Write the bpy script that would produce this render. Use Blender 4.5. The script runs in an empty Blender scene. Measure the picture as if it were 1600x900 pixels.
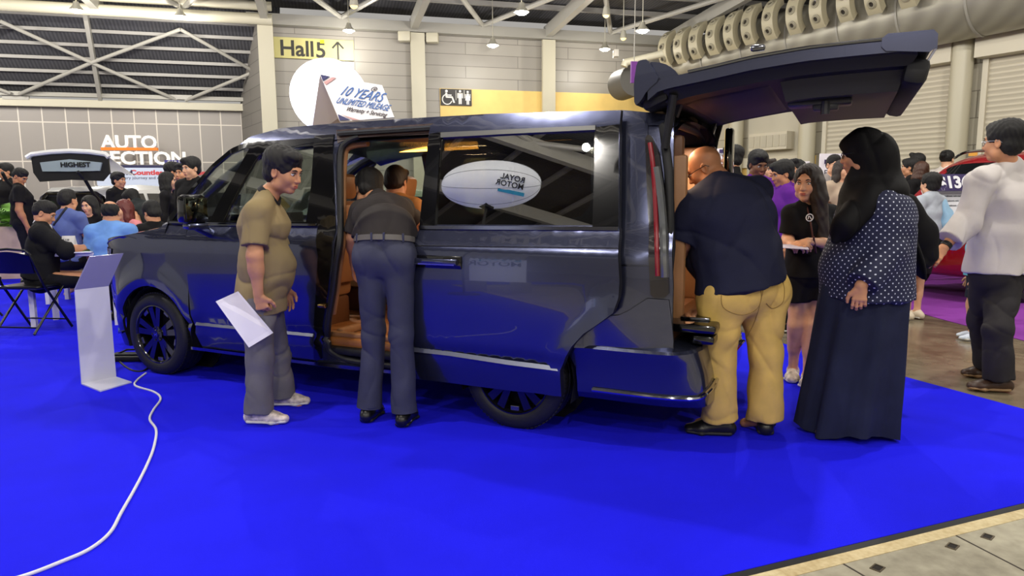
import bpy, bmesh, math, random
import numpy as np
from mathutils import Vector, Matrix
from mathutils.geometry import delaunay_2d_cdt

scene = bpy.context.scene
COL = scene.collection
random.seed(7)
rng = np.random.RandomState(5)

# ------------------------------------------------------------------ camera
F_PX = 1080.0
CAM_H = 1.38
PITCH = math.atan(145 / 1080.0)
ROLL = 0.0068
_cp, _sp = math.cos(PITCH), math.sin(PITCH)
_c, _s = math.cos(ROLL), math.sin(ROLL)
CF = Vector((0, _cp, -_sp)); _U0 = Vector((0, _sp, _cp)); _R0 = Vector((1, 0, 0))
CR = _c * _R0 - _s * _U0
CU = _s * _R0 + _c * _U0
CP = Vector((0, 0, CAM_H))
cam_data = bpy.data.cameras.new('camera')
cam_data.sensor_width = 36.0
cam_data.lens = 36.0 * F_PX / 1600.0
cam_data.clip_start = 0.05
cam_data.clip_end = 200
cam = bpy.data.objects.new('camera', cam_data)
COL.objects.link(cam)
cam.matrix_world = Matrix(((CR.x, CU.x, -CF.x, CP.x), (CR.y, CU.y, -CF.y, CP.y), (CR.z, CU.z, -CF.z, CP.z), (0, 0, 0, 1)))
scene.camera = cam

# ------------------------------------------------------------------ world, exposure
scene.view_settings.view_transform = 'Standard'
scene.view_settings.look = 'None'
scene.view_settings.gamma = 1.0
scene.view_settings.use_curve_mapping = False
scene.view_settings.exposure = 0.0
LAMP_POWER = 128.0
world = bpy.data.worlds.new('hall_air')
scene.world = world
world.use_nodes = True
world.node_tree.nodes['Background'].inputs[0].default_value = (1.0, 0.96, 0.9, 1)
world.node_tree.nodes['Background'].inputs[1].default_value = 0.40

# ------------------------------------------------------------------ pixel -> place
def ray(px, py):
    return CF + CR * ((px - 800.0) / F_PX) + CU * ((450.0 - py) / F_PX)
def gnd(px, py, z=0.0):
    d = ray(px, py); return CP + d * ((z - CAM_H) / d.z)
def at(px, py, Y):
    d = ray(px, py); return CP + d * (Y / d.y)
def on_plane(px, py, P, n):
    d = ray(px, py); return CP + d * ((P - CP).dot(n) / d.dot(n))

# ------------------------------------------------------------------ materials
def lin(c):
    c = c / 255.0
    return c / 12.92 if c <= 0.04045 else ((c + 0.055) / 1.055) ** 2.4
def rgb(t):
    return (lin(t[0]), lin(t[1]), lin(t[2]), 1.0)
MATS = {}
def mat(name, col=(128, 128, 128), rough=0.5, metal=0.0, coat=0.0, emit=0.0, emit_col=None, trans=0.0, ior=1.45,
        alpha=1.0, spec=0.5, var=0.0, vscale=8.0, bump=0.0, bscale=60.0, sheen=0.0):
    if name in MATS: return MATS[name]
    m = bpy.data.materials.new(name); m.use_nodes = True
    nt = m.node_tree; b = nt.nodes['Principled BSDF']
    b.inputs['Base Color'].default_value = rgb(col)
    b.inputs['Roughness'].default_value = rough
    b.inputs['Metallic'].default_value = metal
    b.inputs['Coat Weight'].default_value = coat
    b.inputs['Coat Roughness'].default_value = 0.02
    b.inputs['Specular IOR Level'].default_value = spec
    b.inputs['IOR'].default_value = ior
    b.inputs['Transmission Weight'].default_value = trans
    b.inputs['Alpha'].default_value = alpha
    if sheen: b.inputs['Sheen Weight'].default_value = sheen
    if emit:
        b.inputs['Emission Color'].default_value = rgb(emit_col or col)
        b.inputs['Emission Strength'].default_value = emit
    if var or bump:
        tc = nt.nodes.new('ShaderNodeTexCoord')
    if var:
        n = nt.nodes.new('ShaderNodeTexNoise'); n.inputs['Scale'].default_value = vscale; n.inputs['Detail'].default_value = 5
        nt.links.new(tc.outputs['Object'], n.inputs['Vector'])
        r = nt.nodes.new('ShaderNodeValToRGB')
        a = rgb([max(0, c * (1 - var)) for c in col]); z = rgb([min(255, c * (1 + var)) for c in col])
        r.color_ramp.elements[0].position = 0.3; r.color_ramp.elements[1].position = 0.7
        r.color_ramp.elements[0].color = a; r.color_ramp.elements[1].color = z
        nt.links.new(n.outputs['Fac'], r.inputs['Fac']); nt.links.new(r.outputs['Color'], b.inputs['Base Color'])
    if bump:
        n2 = nt.nodes.new('ShaderNodeTexNoise'); n2.inputs['Scale'].default_value = bscale; n2.inputs['Detail'].default_value = 3
        nt.links.new(tc.outputs['Object'], n2.inputs['Vector'])
        bp = nt.nodes.new('ShaderNodeBump'); bp.inputs['Strength'].default_value = bump; bp.inputs['Distance'].default_value = 0.01
        nt.links.new(n2.outputs['Fac'], bp.inputs['Height']); nt.links.new(bp.outputs['Normal'], b.inputs['Normal'])
    MATS[name] = m
    return m

def brick_mat(name, c1, c2, mortar, w, h, ms, offset=0.5, rough=0.6, bump=0.0):
    m = bpy.data.materials.new(name); m.use_nodes = True
    nt = m.node_tree; b = nt.nodes['Principled BSDF']; b.inputs['Roughness'].default_value = rough
    tc = nt.nodes.new('ShaderNodeUVMap')
    br = nt.nodes.new('ShaderNodeTexBrick'); br.offset = offset; br.squash = 1.0
    br.inputs['Color1'].default_value = rgb(c1); br.inputs['Color2'].default_value = rgb(c2); br.inputs['Mortar'].default_value = rgb(mortar)
    br.inputs['Scale'].default_value = 1.0; br.inputs['Mortar Size'].default_value = ms; br.inputs['Mortar Smooth'].default_value = 0.1
    br.inputs['Brick Width'].default_value = w; br.inputs['Row Height'].default_value = h; br.inputs['Bias'].default_value = 0.0
    nt.links.new(tc.outputs[0], br.inputs['Vector']); nt.links.new(br.outputs['Color'], b.inputs['Base Color'])
    MATS[name] = m
    return m

def wave_mat(name, c1, c2, scale, rough=0.5, metal=0.0, bump=0.5, axis='Y', uv=True):
    m = bpy.data.materials.new(name); m.use_nodes = True
    nt = m.node_tree; b = nt.nodes['Principled BSDF']; b.inputs['Roughness'].default_value = rough; b.inputs['Metallic'].default_value = metal
    tc = nt.nodes.new('ShaderNodeUVMap') if uv else nt.nodes.new('ShaderNodeTexCoord')
    w = nt.nodes.new('ShaderNodeTexWave'); w.wave_type = 'BANDS'; w.bands_direction = axis
    w.inputs['Scale'].default_value = scale
    nt.links.new(tc.outputs[0] if uv else tc.outputs['Object'], w.inputs['Vector'])
    r = nt.nodes.new('ShaderNodeValToRGB'); r.color_ramp.elements[0].color = rgb(c1); r.color_ramp.elements[1].color = rgb(c2)
    nt.links.new(w.outputs['Fac'], r.inputs['Fac']); nt.links.new(r.outputs['Color'], b.inputs['Base Color'])
    bp = nt.nodes.new('ShaderNodeBump'); bp.inputs['Strength'].default_value = bump; bp.inputs['Distance'].default_value = 0.02
    nt.links.new(w.outputs['Fac'], bp.inputs['Height']); nt.links.new(bp.outputs['Normal'], b.inputs['Normal'])
    MATS[name] = m
    return m

# ------------------------------------------------------------------ object helpers
def empty(name, loc=(0, 0, 0), label=None, cat=None, group=None, rz=0.0, parent=None):
    o = bpy.data.objects.new(name, None); COL.objects.link(o)
    o.empty_display_size = 0.1
    o.location = loc; o.rotation_euler = (0, 0, rz)
    tag(o, label, cat, group)
    if parent: o.parent = parent
    return o
def tag(o, label=None, cat=None, group=None, kind=None):
    if label: o['label'] = label
    if cat: o['category'] = cat
    if group: o['group'] = group
    if kind: o['kind'] = kind
    return o
def adopt(o, parent, world=True):
    o.parent = parent
    if world:
        def wm(x):
            L = Matrix.Translation(x.location) @ x.rotation_euler.to_matrix().to_4x4()
            return L if x.parent is None else wm(x.parent) @ x.matrix_parent_inverse @ L
        M = wm(parent)
        o.matrix_parent_inverse = M.inverted()
def copy_tree(o, parent=None):
    c = o.copy(); COL.objects.link(c); c.parent = parent
    for ch in [x for x in bpy.data.objects if x.parent == o]:
        copy_tree(ch, c)
    return c

def fin(name, me, mats, parent=None, smooth=True, angle=35, world=False):
    if not isinstance(mats, (list, tuple)): mats = [mats]
    for m in mats: me.materials.append(m)
    if smooth:
        me.polygons.foreach_set('use_smooth', [True] * len(me.polygons))
        if angle and angle < 180: me.set_sharp_from_angle(angle=math.radians(angle))
    o = bpy.data.objects.new(name, me); COL.objects.link(o)
    if parent: adopt(o, parent, world)
    return o

class MB:
    """collects shapes, builds one mesh"""
    def __init__(s): s.v = []; s.f = []; s.m = []; s.uv = {}
    def add(s, vs, fs, mi=0):
        n = len(s.v); s.v += [tuple(p) for p in vs]; s.f += [tuple(i + n for i in f) for f in fs]; s.m += [mi] * len(fs); return s
    def box(s, c, size, M=None, mi=0, taper=1.0, bev=0.0):
        c = Vector(c); hx, hy, hz = size[0] / 2, size[1] / 2, size[2] / 2
        if bev > 0:
            bm = bmesh.new(); bmesh.ops.create_cube(bm, size=1.0)
            for v in bm.verts: v.co = Vector((v.co.x * size[0], v.co.y * size[1], v.co.z * size[2]))
            bmesh.ops.bevel(bm, geom=bm.edges[:], offset=bev, segments=2, affect='EDGES', profile=0.5)
            bm.verts.index_update()
            vs = [v.co.copy() for v in bm.verts]; fs = [[v.index for v in f.verts] for f in bm.faces]; bm.free()
            if taper != 1.0:
                for v in vs:
                    k = 1 + (taper - 1) * (v.z / hz * 0.5 + 0.5); v.x *= k; v.y *= k
            vs = [c + ((M @ v) if M else v) for v in vs]
            return s.add(vs, fs, mi)
        P = []
        for z in (-hz, hz):
            k = taper if z > 0 else 1.0
            for x, y in ((-hx, -hy), (hx, -hy), (hx, hy), (-hx, hy)): P.append(Vector((x * k, y * k, z)))
        P = [c + ((M @ p) if M else p) for p in P]
        return s.add(P, [(3, 2, 1, 0), (4, 5, 6, 7), (0, 1, 5, 4), (1, 2, 6, 5), (2, 3, 7, 6), (3, 0, 4, 7)], mi)
    def beam(s, a, b, w, h=None, up=(0, 0, 1), mi=0):
        a = Vector(a); b = Vector(b); h = h or w
        d = (b - a); L = d.length; d.normalize(); up = Vector(up)
        if abs(d.dot(up)) > 0.99: up = Vector((1, 0, 0))
        x = d.cross(up).normalized(); y = x.cross(d)
        M = Matrix((x, d, y)).transposed()
        return s.box((a + b) / 2, (w, L, h), M, mi)
    def tube(s, pts, r, n=10, mi=0, cap=True, closed=False):
        pts = [Vector(p) for p in pts]; R = r if isinstance(r, (list, tuple)) else [r] * len(pts)
        N = len(pts); vs = []; fs = []
        prev = None
        for i, p in enumerate(pts):
            if closed: d = pts[(i + 1) % N] - pts[i - 1]
            else: d = pts[min(i + 1, N - 1)] - pts[max(i - 1, 0)]
            if d.length < 1e-9: d = Vector((0, 0, 1))
            d.normalize()
            if prev is None:
                a = d.orthogonal().normalized()
            else:
                a = prev - d * prev.dot(d)
                a = a.normalized() if a.length > 1e-6 else d.orthogonal().normalized()
            prev = a; b = d.cross(a)
            for k in range(n):
                t = 2 * math.pi * k / n
                vs.append(p + (a * math.cos(t) + b * math.sin(t)) * R[i])
        M = N if closed else N - 1
        for i in range(M):
            j = (i + 1) % N
            for k in range(n):
                fs.append((i * n + k, i * n + (k + 1) % n, j * n + (k + 1) % n, j * n + k))
        if cap and not closed:
            fs.append(tuple(range(n))[::-1]); fs.append(tuple((N - 1) * n + k for k in range(n)))
        return s.add(vs, fs, mi)
    def lathe(s, prof, c=(0, 0, 0), axis='Z', n=32, mi=0, M=None, a0=0.0, a1=2 * math.pi):
        """prof: (r, h) list"""
        vs = []; fs = []; c = Vector(c); full = abs(a1 - a0 - 2 * math.pi) < 1e-6
        K = n if full else n + 1
        for (r, h) in prof:
            for k in range(K):
                t = a0 + (a1 - a0) * k / n
                p = Vector((r * math.cos(t), r * math.sin(t), h))
                if axis == 'Y': p = Vector((p.x, p.z, -p.y))
                if axis == 'X': p = Vector((p.z, p.x, p.y))
                if M: p = M @ p
                vs.append(c + p)
        for i in range(len(prof) - 1):
            for k in range(n if full else n):
                k2 = (k + 1) % K
                fs.append((i * K + k, i * K + k2, (i + 1) * K + k2, (i + 1) * K + k))
        return s.add(vs, fs, mi)
    def ball(s, c, r, n=16, mi=0, M=None):
        if not isinstance(r, (tuple, list)): r = (r, r, r)
        vs = []; fs = []; c = Vector(c); m = n // 2
        for i in range(m + 1):
            ph = math.pi * i / m
            for k in range(n):
                t = 2 * math.pi * k / n
                p = Vector((r[0] * math.sin(ph) * math.cos(t), r[1] * math.sin(ph) * math.sin(t), r[2] * math.cos(ph)))
                if M: p = M @ p
                vs.append(c + p)
        for i in range(m):
            for k in range(n):
                fs.append((i * n + k, (i + 1) * n + k, (i + 1) * n + (k + 1) % n, i * n + (k + 1) % n))
        return s.add(vs, fs, mi)
    def prism(s, poly, z0, z1, fn=None, mi=0):
        """poly 2-D outline (ccw), extruded z0..z1, fn maps (x, y, z) to place"""
        n = len(poly); fn = fn or (lambda x, y, z: Vector((x, y, z)))
        vs = [fn(p[0], p[1], z0) for p in poly] + [fn(p[0], p[1], z1) for p in poly]
        fs = [tuple(range(n))[::-1], tuple(range(n, 2 * n))] + [(i, (i + 1) % n, n + (i + 1) % n, n + i) for i in range(n)]
        return s.add(vs, fs, mi)
    def grid(s, rows, mi=0, flip=False):
        nr = len(rows); nc = len(rows[0]); vs = [p for r in rows for p in r]; fs = []
        for i in range(nr - 1):
            for j in range(nc - 1):
                q = (i * nc + j, i * nc + j + 1, (i + 1) * nc + j + 1, (i + 1) * nc + j)
                fs.append(q[::-1] if flip else q)
        return s.add(vs, fs, mi)
    def build(s, name, mats, parent=None, smooth=True, angle=35, world=False, merge=True, recalc=True):
        me = bpy.data.meshes.new(name)
        me.from_pydata([tuple(p) for p in s.v], [], s.f)
        for p, m in zip(me.polygons, s.m): p.material_index = m
        if merge or recalc:
            bm = bmesh.new(); bm.from_mesh(me)
            if merge: bmesh.ops.remove_doubles(bm, verts=bm.verts, dist=1e-5)
            if recalc: bmesh.ops.recalc_face_normals(bm, faces=bm.faces)
            bm.to_mesh(me); bm.free()
        me.update()
        return fin(name, me, mats, parent, smooth, angle, world)

def text_obj(name, body, size, M, mats, parent=None, extrude=0.002, align='LEFT', font_shear=0.0, space=1.0, bold=0.0, sx=1.0, world=True):
    """real lettering from Blender's built-in font, converted to a mesh. M: 4x4 placing x right, y up, z out of the face"""
    cu = bpy.data.curves.new(name, 'FONT'); cu.body = body; cu.size = size; cu.extrude = extrude
    cu.align_x = align; cu.space_character = space; cu.shear = font_shear; cu.offset = bold; cu.resolution_u = 3
    tmp = bpy.data.objects.new(name + '_tmp', cu); COL.objects.link(tmp)
    dg = bpy.context.evaluated_depsgraph_get(); dg.update()
    me = bpy.data.meshes.new_from_object(tmp.evaluated_get(dg))
    bpy.data.objects.remove(tmp); bpy.data.curves.remove(cu)
    me.transform(M @ Matrix.Diagonal((sx, 1, 1, 1)))
    me.name = name
    me.materials.clear()
    return fin(name, me, mats, parent, smooth=False, world=world)
def face_M(o, right, up):
    r = Vector(right).normalized(); u = Vector(up); u = (u - r * u.dot(r)).normalized(); n = r.cross(u)
    return Matrix(((r.x, u.x, n.x, o[0]), (r.y, u.y, n.y, o[1]), (r.z, u.z, n.z, o[2]), (0, 0, 0, 1)))
def crom(pts, n=8, closed=False):
    """Catmull-Rom through points (any dimension)"""
    P = [np.array(p, float) for p in pts]; out = []; N = len(P)
    rngN = N if closed else N - 1
    for i in range(rngN):
        if closed: a, b, c, d = P[i - 1], P[i], P[(i + 1) % N], P[(i + 2) % N]
        else: a, b, c, d = P[max(i - 1, 0)], P[i], P[i + 1], P[min(i + 2, N - 1)]
        for k in range(n):
            t = k / n
            out.append(0.5 * ((2 * b) + (-a + c) * t + (2 * a - 5 * b + 4 * c - d) * t * t + (-a + 3 * b - 3 * c + d) * t ** 3))
    if not closed: out.append(P[-1])
    return [tuple(p) for p in out]
def chaikin(poly, it=2, r=None):
    """rounds the corners of a closed polygon; r limits the cut length"""
    P = [np.array(p, float) for p in poly]
    for _ in range(it):
        Q = []
        for i in range(len(P)):
            a, b = P[i], P[(i + 1) % len(P)]
            L = np.linalg.norm(b - a); k = 0.25
            if r: k = min(0.25, r / max(L, 1e-6))
            Q.append(a + (b - a) * k); Q.append(b - (b - a) * k)
        P = Q
        if r: r = r * 0.5
    return [tuple(p) for p in P]
# ================================================================== THE HALL
A1 = math.radians(15.0)
E1 = Vector((math.cos(A1), math.sin(A1), 0)); E2 = Vector((-math.sin(A1), math.cos(A1), 0))   # along the back wall / away
P_BACK = Vector((-3.05, 22.0, 0))
NB = Vector((E1.y, -E1.x, 0))            # towards the camera
def back_s(px, py=200):
    p = on_plane(px, py, P_BACK, NB); return (p - P_BACK).dot(E1), p.z
def W_back(s, z, off=0.0): return P_BACK + E1 * s + NB * off + Vector((0, 0, z))
S_L, _ = back_s(413); S_R = 9.29
CORNER = P_BACK + E1 * S_R
E3 = Vector((0.532, -0.847, 0)).normalized()        # right wall, running towards the camera
NR = Vector((-E3.y, E3.x, 0)) * -1                    # into the hall
def right_t(px, py=200):
    p = on_plane(px, py, CORNER, NR); return (p - CORNER).dot(E3), p.z
def W_right(t, z, off=0.0): return CORNER + E3 * t + NR * off + Vector((0, 0, z))
P_LEFT = Vector((-8.87, 23.3, 0))
def W_left(s, z, off=0.0): return P_LEFT + E1 * s + NB * off + Vector((0, 0, z))
def left_s(px, py):
    p = on_plane(px, py, P_LEFT, NB); return (p - P_LEFT).dot(E1), p.z

def wall_quad(name, fn, s0, s1, z0, z1, m, kind='structure', off=0.0, parent=None, back=0.15, uz=0.0):
    me = bpy.data.meshes.new(name)
    P = [fn(s0, z0, off), fn(s1, z0, off), fn(s1, z1, off), fn(s0, z1, off),
         fn(s0, z0, off - back), fn(s1, z0, off - back), fn(s1, z1, off - back), fn(s0, z1, off - back)]
    me.from_pydata([tuple(p) for p in P], [], [(0, 1, 2, 3), (5, 4, 7, 6), (4, 0, 3, 7), (1, 5, 6, 2), (3, 2, 6, 7), (4, 5, 1, 0)])
    uv = me.uv_layers.new(name='UVMap')
    co = {0: (s0, z0), 1: (s1, z0), 2: (s1, z1), 3: (s0, z1), 4: (s0, z0), 5: (s1, z0), 6: (s1, z1), 7: (s0, z1)}
    for l in me.loops: uv.data[l.index].uv = (co[l.vertex_index][0], co[l.vertex_index][1] + uz)
    o = fin(name, me, m, parent, smooth=False)
    if kind: o['kind'] = kind
    return o

# ---- floor
def concrete(name, c1, c2, rough, scale):
    m = bpy.data.materials.new(name); m.use_nodes = True; nt = m.node_tree; b = nt.nodes['Principled BSDF']
    tc = nt.nodes.new('ShaderNodeTexCoord')
    n = nt.nodes.new('ShaderNodeTexNoise'); n.inputs['Scale'].default_value = scale; n.inputs['Detail'].default_value = 8; n.inputs['Roughness'].default_value = 0.65
    n2 = nt.nodes.new('ShaderNodeTexNoise'); n2.inputs['Scale'].default_value = scale * 9; n2.inputs['Detail'].default_value = 6
    nt.links.new(tc.outputs['Object'], n.inputs['Vector']); nt.links.new(tc.outputs['Object'], n2.inputs['Vector'])
    mx = nt.nodes.new('ShaderNodeMath'); mx.operation = 'MULTIPLY_ADD'; mx.inputs[1].default_value = 0.35
    nt.links.new(n2.outputs['Fac'], mx.inputs[0]); 
    sc_ = nt.nodes.new('ShaderNodeMath'); sc_.operation = 'MULTIPLY'; sc_.inputs[1].default_value = 0.65
    nt.links.new(n.outputs['Fac'], sc_.inputs[0]); nt.links.new(sc_.outputs[0], mx.inputs[2])
    r = nt.nodes.new('ShaderNodeValToRGB'); r.color_ramp.elements[0].position = 0.36; r.color_ramp.elements[1].position = 0.62
    r.color_ramp.elements[0].color = rgb(c1); r.color_ramp.elements[1].color = rgb(c2)
    nt.links.new(mx.outputs[0], r.inputs['Fac']); nt.links.new(r.outputs['Color'], b.inputs['Base Color'])
    b.inputs['Roughness'].default_value = rough
    bp = nt.nodes.new('ShaderNodeBump'); bp.inputs['Strength'].default_value = 0.15; bp.inputs['Distance'].default_value = 0.01
    nt.links.new(n2.outputs['Fac'], bp.inputs['Height']); nt.links.new(bp.outputs['Normal'], b.inputs['Normal'])
    MATS[name] = m; return m
M_CONC = concrete('polished_concrete', (86, 77, 61), (132, 121, 100), 0.22, 0.9)
M_SLAB = concrete('raw_concrete', (120, 114, 98), (168, 162, 142), 0.7, 1.6)
def flat_poly(name, pts, z, m, th=0.0):
    b = MB(); P = [(p[0], p[1]) for p in pts]
    b.prism(P, z - th, z)
    return b.build(name, m, smooth=False)
floor = flat_poly('floor', [(-60, -22), (40, -22), (40, 70), (-60, 70)], 0.0, M_CONC, 0.2); floor['kind'] = 'structure'

# blue carpet: back-right edge and front-right edge traced on the floor
c1 = gnd(1220, 537); c2 = gnd(1600, 641); dbr = (c2 - c1).normalized()
f1 = gnd(1140, 899); f2 = gnd(1600, 788); dfr = (f2 - f1).normalized()
den = dbr.x * dfr.y - dbr.y * dfr.x
tt = ((f1.x - c1.x) * dfr.y - (f1.y - c1.y) * dfr.x) / den
c_right = c1 + dbr * tt
c_front = f1 - dfr * 9.0
c_back = c1 - dbr * 9.5
c_left = c_back + Vector((-9.5, -3.2, 0))
M_BLUE = mat('blue_carpet', (26, 25, 226), 0.92, var=0.05, vscale=1.3, bump=0.35, bscale=420, sheen=0.0, spec=0.12)
carpet = flat_poly('blue_carpet', [c_front, c_right, c_back, c_left, Vector((-11, 3, 0)), Vector((-8, -7, 0))], 0.008, M_BLUE, 0.006)
tag(carpet, 'bright royal blue carpet under the dark minivan covering most of the floor', 'carpet')
# joint strip and raw slab along its front edge
nfr = Vector((dfr.y, -dfr.x, 0))
b = MB(); b.prism([(p.x, p.y) for p in (c_front, c_front + nfr * 0.035, c_right + dfr * 3 + nfr * 0.035, c_right + dfr * 3)], 0.001, 0.006)
o = b.build('trim_1', mat('black_joint', (22, 22, 24), 0.6), smooth=False); o['kind'] = 'structure'
b = MB(); b.prism([(p.x, p.y) for p in (c_front + nfr * 0.035, c_front + nfr * 0.095, c_right + dfr * 3 + nfr * 0.095, c_right + dfr * 3 + nfr * 0.035)], 0.001, 0.005)
o = b.build('trim_2', concrete('worn_timber', (170, 148, 105), (205, 190, 150), 0.75, 6), smooth=False); o['kind'] = 'structure'
g0 = c_front + nfr * 0.095; g1 = c_right + dfr * 3 + nfr * 0.095
b = MB(); b.prism([(p.x, p.y) for p in (g0, g0 + nfr * 5, g1 + nfr * 5, g1)], 0.001, 0.003)
o = b.build('floor_slab', M_SLAB, smooth=False); o['kind'] = 'structure'
# slab seams and small steel pockets
M_SEAM = mat('slab_seam', (58, 50, 44), 0.8)
b = MB()
for (pa, pb) in (((1310, 878), (1346, 899)), ((1480, 831), (1600, 893))):
    a_ = gnd(*pa); z_ = gnd(*pb); d_ = (z_ - a_).normalized(); z_ = a_ + d_ * 2.5
    n_ = Vector((-d_.y, d_.x, 0)) * 0.004
    b.prism([(a_.x - n_.x, a_.y - n_.y), (z_.x - n_.x, z_.y - n_.y), (z_.x + n_.x, z_.y + n_.y), (a_.x + n_.x, a_.y + n_.y)], 0.0035, 0.0042)
o = b.build('floor_seams', M_SEAM, smooth=False); o['kind'] = 'structure'
M_POCK = mat('pocket_dark', (26, 20, 16), 0.6, metal=0.4); M_POCKR = mat('pocket_rim', (92, 82, 66), 0.5, metal=0.6)
for i, p in enumerate(((1371, 889), (1488, 855), (1543, 840))):
    g = gnd(*p); b = MB()
    Mx = Matrix.Rotation(math.atan2(dfr.y, dfr.x) + 0.35, 3, 'Z')
    for (cx_, cy_, w_, h_) in ((0, 0.0165, 0.05, 0.005), (0, -0.0165, 0.05, 0.005), (0.0225, 0, 0.005, 0.028), (-0.0225, 0, 0.005, 0.028)):
        b.box(g + Mx @ Vector((cx_, cy_, 0.0045)), (w_, h_, 0.003), Mx)
    b.box(g + Vector((0, 0, 0.0036)), (0.042, 0.03, 0.001), Mx, mi=1)
    o = b.build('floor_socket', [M_POCKR, M_POCK], smooth=False)
    tag(o, ['small dark rectangular floor socket nearest the bottom edge of the photo', 'small dark rectangular floor socket, middle of the three in the slab', 'small dark rectangular floor socket farthest right in the slab'][i], 'floor socket', 'floor sockets in the grey slab')
# purple carpet on the right, blue-grey carpets in the far left stands
p1 = gnd(1400, 490); p2 = gnd(1660, 540)
purple = flat_poly('purple_carpet', [gnd(1400, 478), gnd(1470, 499), gnd(1700, 559), gnd(1960, 460), gnd(1330, 420)], 0.006, mat('purple_carpet', (128, 44, 150), 0.95, bump=0.3, bscale=300), 0.004)
tag(purple, 'purple magenta carpet under the red car', 'carpet')
greyc = flat_poly('pale_carpet', [(-26, 13.5), (-2.6, 15), (-2.6, 20.4), (-7.4, 19.3), (-9.3, 22.2), (-26, 18.0)], 0.006, mat('pale_carpet', (90, 92, 130), 0.95), 0.004)
tag(greyc, 'grey blue carpet of the far stand under the white car with open tailgate', 'carpet')

# ---- walls
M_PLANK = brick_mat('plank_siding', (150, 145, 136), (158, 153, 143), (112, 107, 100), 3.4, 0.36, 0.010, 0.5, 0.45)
M_PLANKR = brick_mat('plank_siding_warm', (176, 170, 154), (184, 178, 160), (128, 122, 108), 3.1, 0.62, 0.012, 0.5, 0.5)
zs1, zs2 = left_s(200, 193)[1], left_s(200, 253)[1]; RH = zs1 - zs2
M_PANEL = brick_mat('wall_panels', (150, 144, 138), (154, 148, 142), (214, 206, 194), 0.64, RH, 0.018, 0.0, 0.45)
TOPZ = 6.45
wall_quad('wall_back', W_back, S_L, S_R, 0, TOPZ, M_PLANK)
ls0, lz0 = left_s(-260, 150); _, zt = left_s(200, 165)
wall_quad('wall_left', W_left, ls0 - 5, 0.4, 0, zt + .1, M_PANEL, uz=RH * 6 - zs1)
def W_ret(s, z, off=0.0):
    a = W_back(S_L, 0); c = P_LEFT; d = (c - a).normalized(); n = Vector((-d.y, d.x, 0)); return a + d * s + n * off + Vector((0, 0, z))
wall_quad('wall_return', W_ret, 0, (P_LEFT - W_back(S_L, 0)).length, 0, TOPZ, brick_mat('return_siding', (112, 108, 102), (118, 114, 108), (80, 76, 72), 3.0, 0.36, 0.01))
wall_quad('wall_right', W_right, 0, 22, 0, 5.6, M_PLANKR)
def W_rear(s, z, off=0.0): return Vector((-20 + s, -13.0 + off, z))
wall_quad('wall_rear', W_rear, 0, 50, 0, 5.6, brick_mat('rear_siding', (176, 172, 162), (182, 178, 168), (130, 126, 118), 3.0, 0.6, 0.012))
# yellow band with the restroom signs
sy0, zy = back_s(687, 138)
M_YEL = mat('yellow_wall_band', (236, 203, 122), 0.55, var=0.03, vscale=2)
o = wall_quad('wall_back_yellow_band', W_back, sy0, S_R - 0.02, 0, zy, M_YEL, off=0.03, back=0.03)
o = wall_quad('wall_right_yellow_band', W_right, 0.5, 5.2, 0, 2.45, M_YEL, off=0.03, back=0.03)
# trims: head beams, columns
M_CREAM = mat('cream_steel', (192, 186, 164), 0.4)
M_STEEL = mat('grey_steel', (150, 147, 138), 0.4, metal=0.1)
n_trim = [3]
def trim(b, m=M_CREAM, smooth=True):
    o = b.build('trim_%d' % n_trim[0], m, smooth=smooth); n_trim[0] += 1; o['kind'] = 'structure'; return o
b = MB(); b.beam(W_back(S_L - 0.3, TOPZ - 0.02, 0.2), W_back(S_R, TOPZ - 0.02, 0.2), 0.34, 0.30); trim(b, M_STEEL, False)
b = MB(); b.beam(W_left(ls0 - 5, zt, 0.15), W_left(0.3, zt, 0.15), 0.25, 0.22); trim(b, M_CREAM, False)
b = MB(); b.beam(W_left(ls0 - 5, zt + .24, 0.3), W_left(0.3, zt + .24, 0.3), 0.16, 0.12); trim(b, M_STEEL, False)
def column(fn, s, z0, z1, w, off, name_lab, rnd=False):
    b = MB()
    if rnd: b.tube([fn(s, z0, off), fn(s, z1, off)], w / 2, 20)
    else:
        b.beam(fn(s, z0, off), fn(s, z1, off), w, w * 0.3, up=E2); b.beam(fn(s, z0, off - w * .35), fn(s, z1, off - w * .35), w * 0.35, w * .7, up=E2)
        b.box(fn(s, z0 + 0.02, off), (w * 1.6, w * 1.6, 0.04))
    o = b.build('column', M_CREAM, smooth=rnd)
    tag(o, name_lab, 'column', 'cream steel columns along the hall walls')
for px, lab in ((421, 'cream steel column left of the Hall 5 sign'), (652, 'cream steel column on the back wall between Hall 5 sign and restroom sign'), (852, 'cream steel column standing on the yellow wall band')):
    s_, _ = back_s(px, 150); column(W_back, s_, 0.0, TOPZ - 0.2, 0.42, 0.35, lab)
s_, _ = left_s(393, 200); column(W_left, s_, 0, zt - .1, 0.24, 0.2, 'far cream column at the right end of the grey panelled wall')
for px, lab in ((1160, 'round cream column right of the open tailgate support, farthest of three'), (1272, 'round cream column left of the wide roller shutter'), (1506, 'round cream column between the two roller shutters')):
    t_, _ = right_t(px, 200); column(W_right, t_, 0.0, 5.9, 0.46, 0.3, lab, True)
# sockets under the beam near column 652
s_, _ = back_s(652, 60)
for k, ds in enumerate((-0.42, 0.42)):
    b = MB(); b.box(W_back(s_ + ds, TOPZ - 0.32, 0.3), (0.36, 0.3, 0.28), bev=0.02)
    o = b.build('beam_bracket', M_CREAM); tag(o, ['cream bracket box left of the column head under the roof beam', 'cream bracket box right of the column head under the roof beam'][k], 'bracket')

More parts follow.
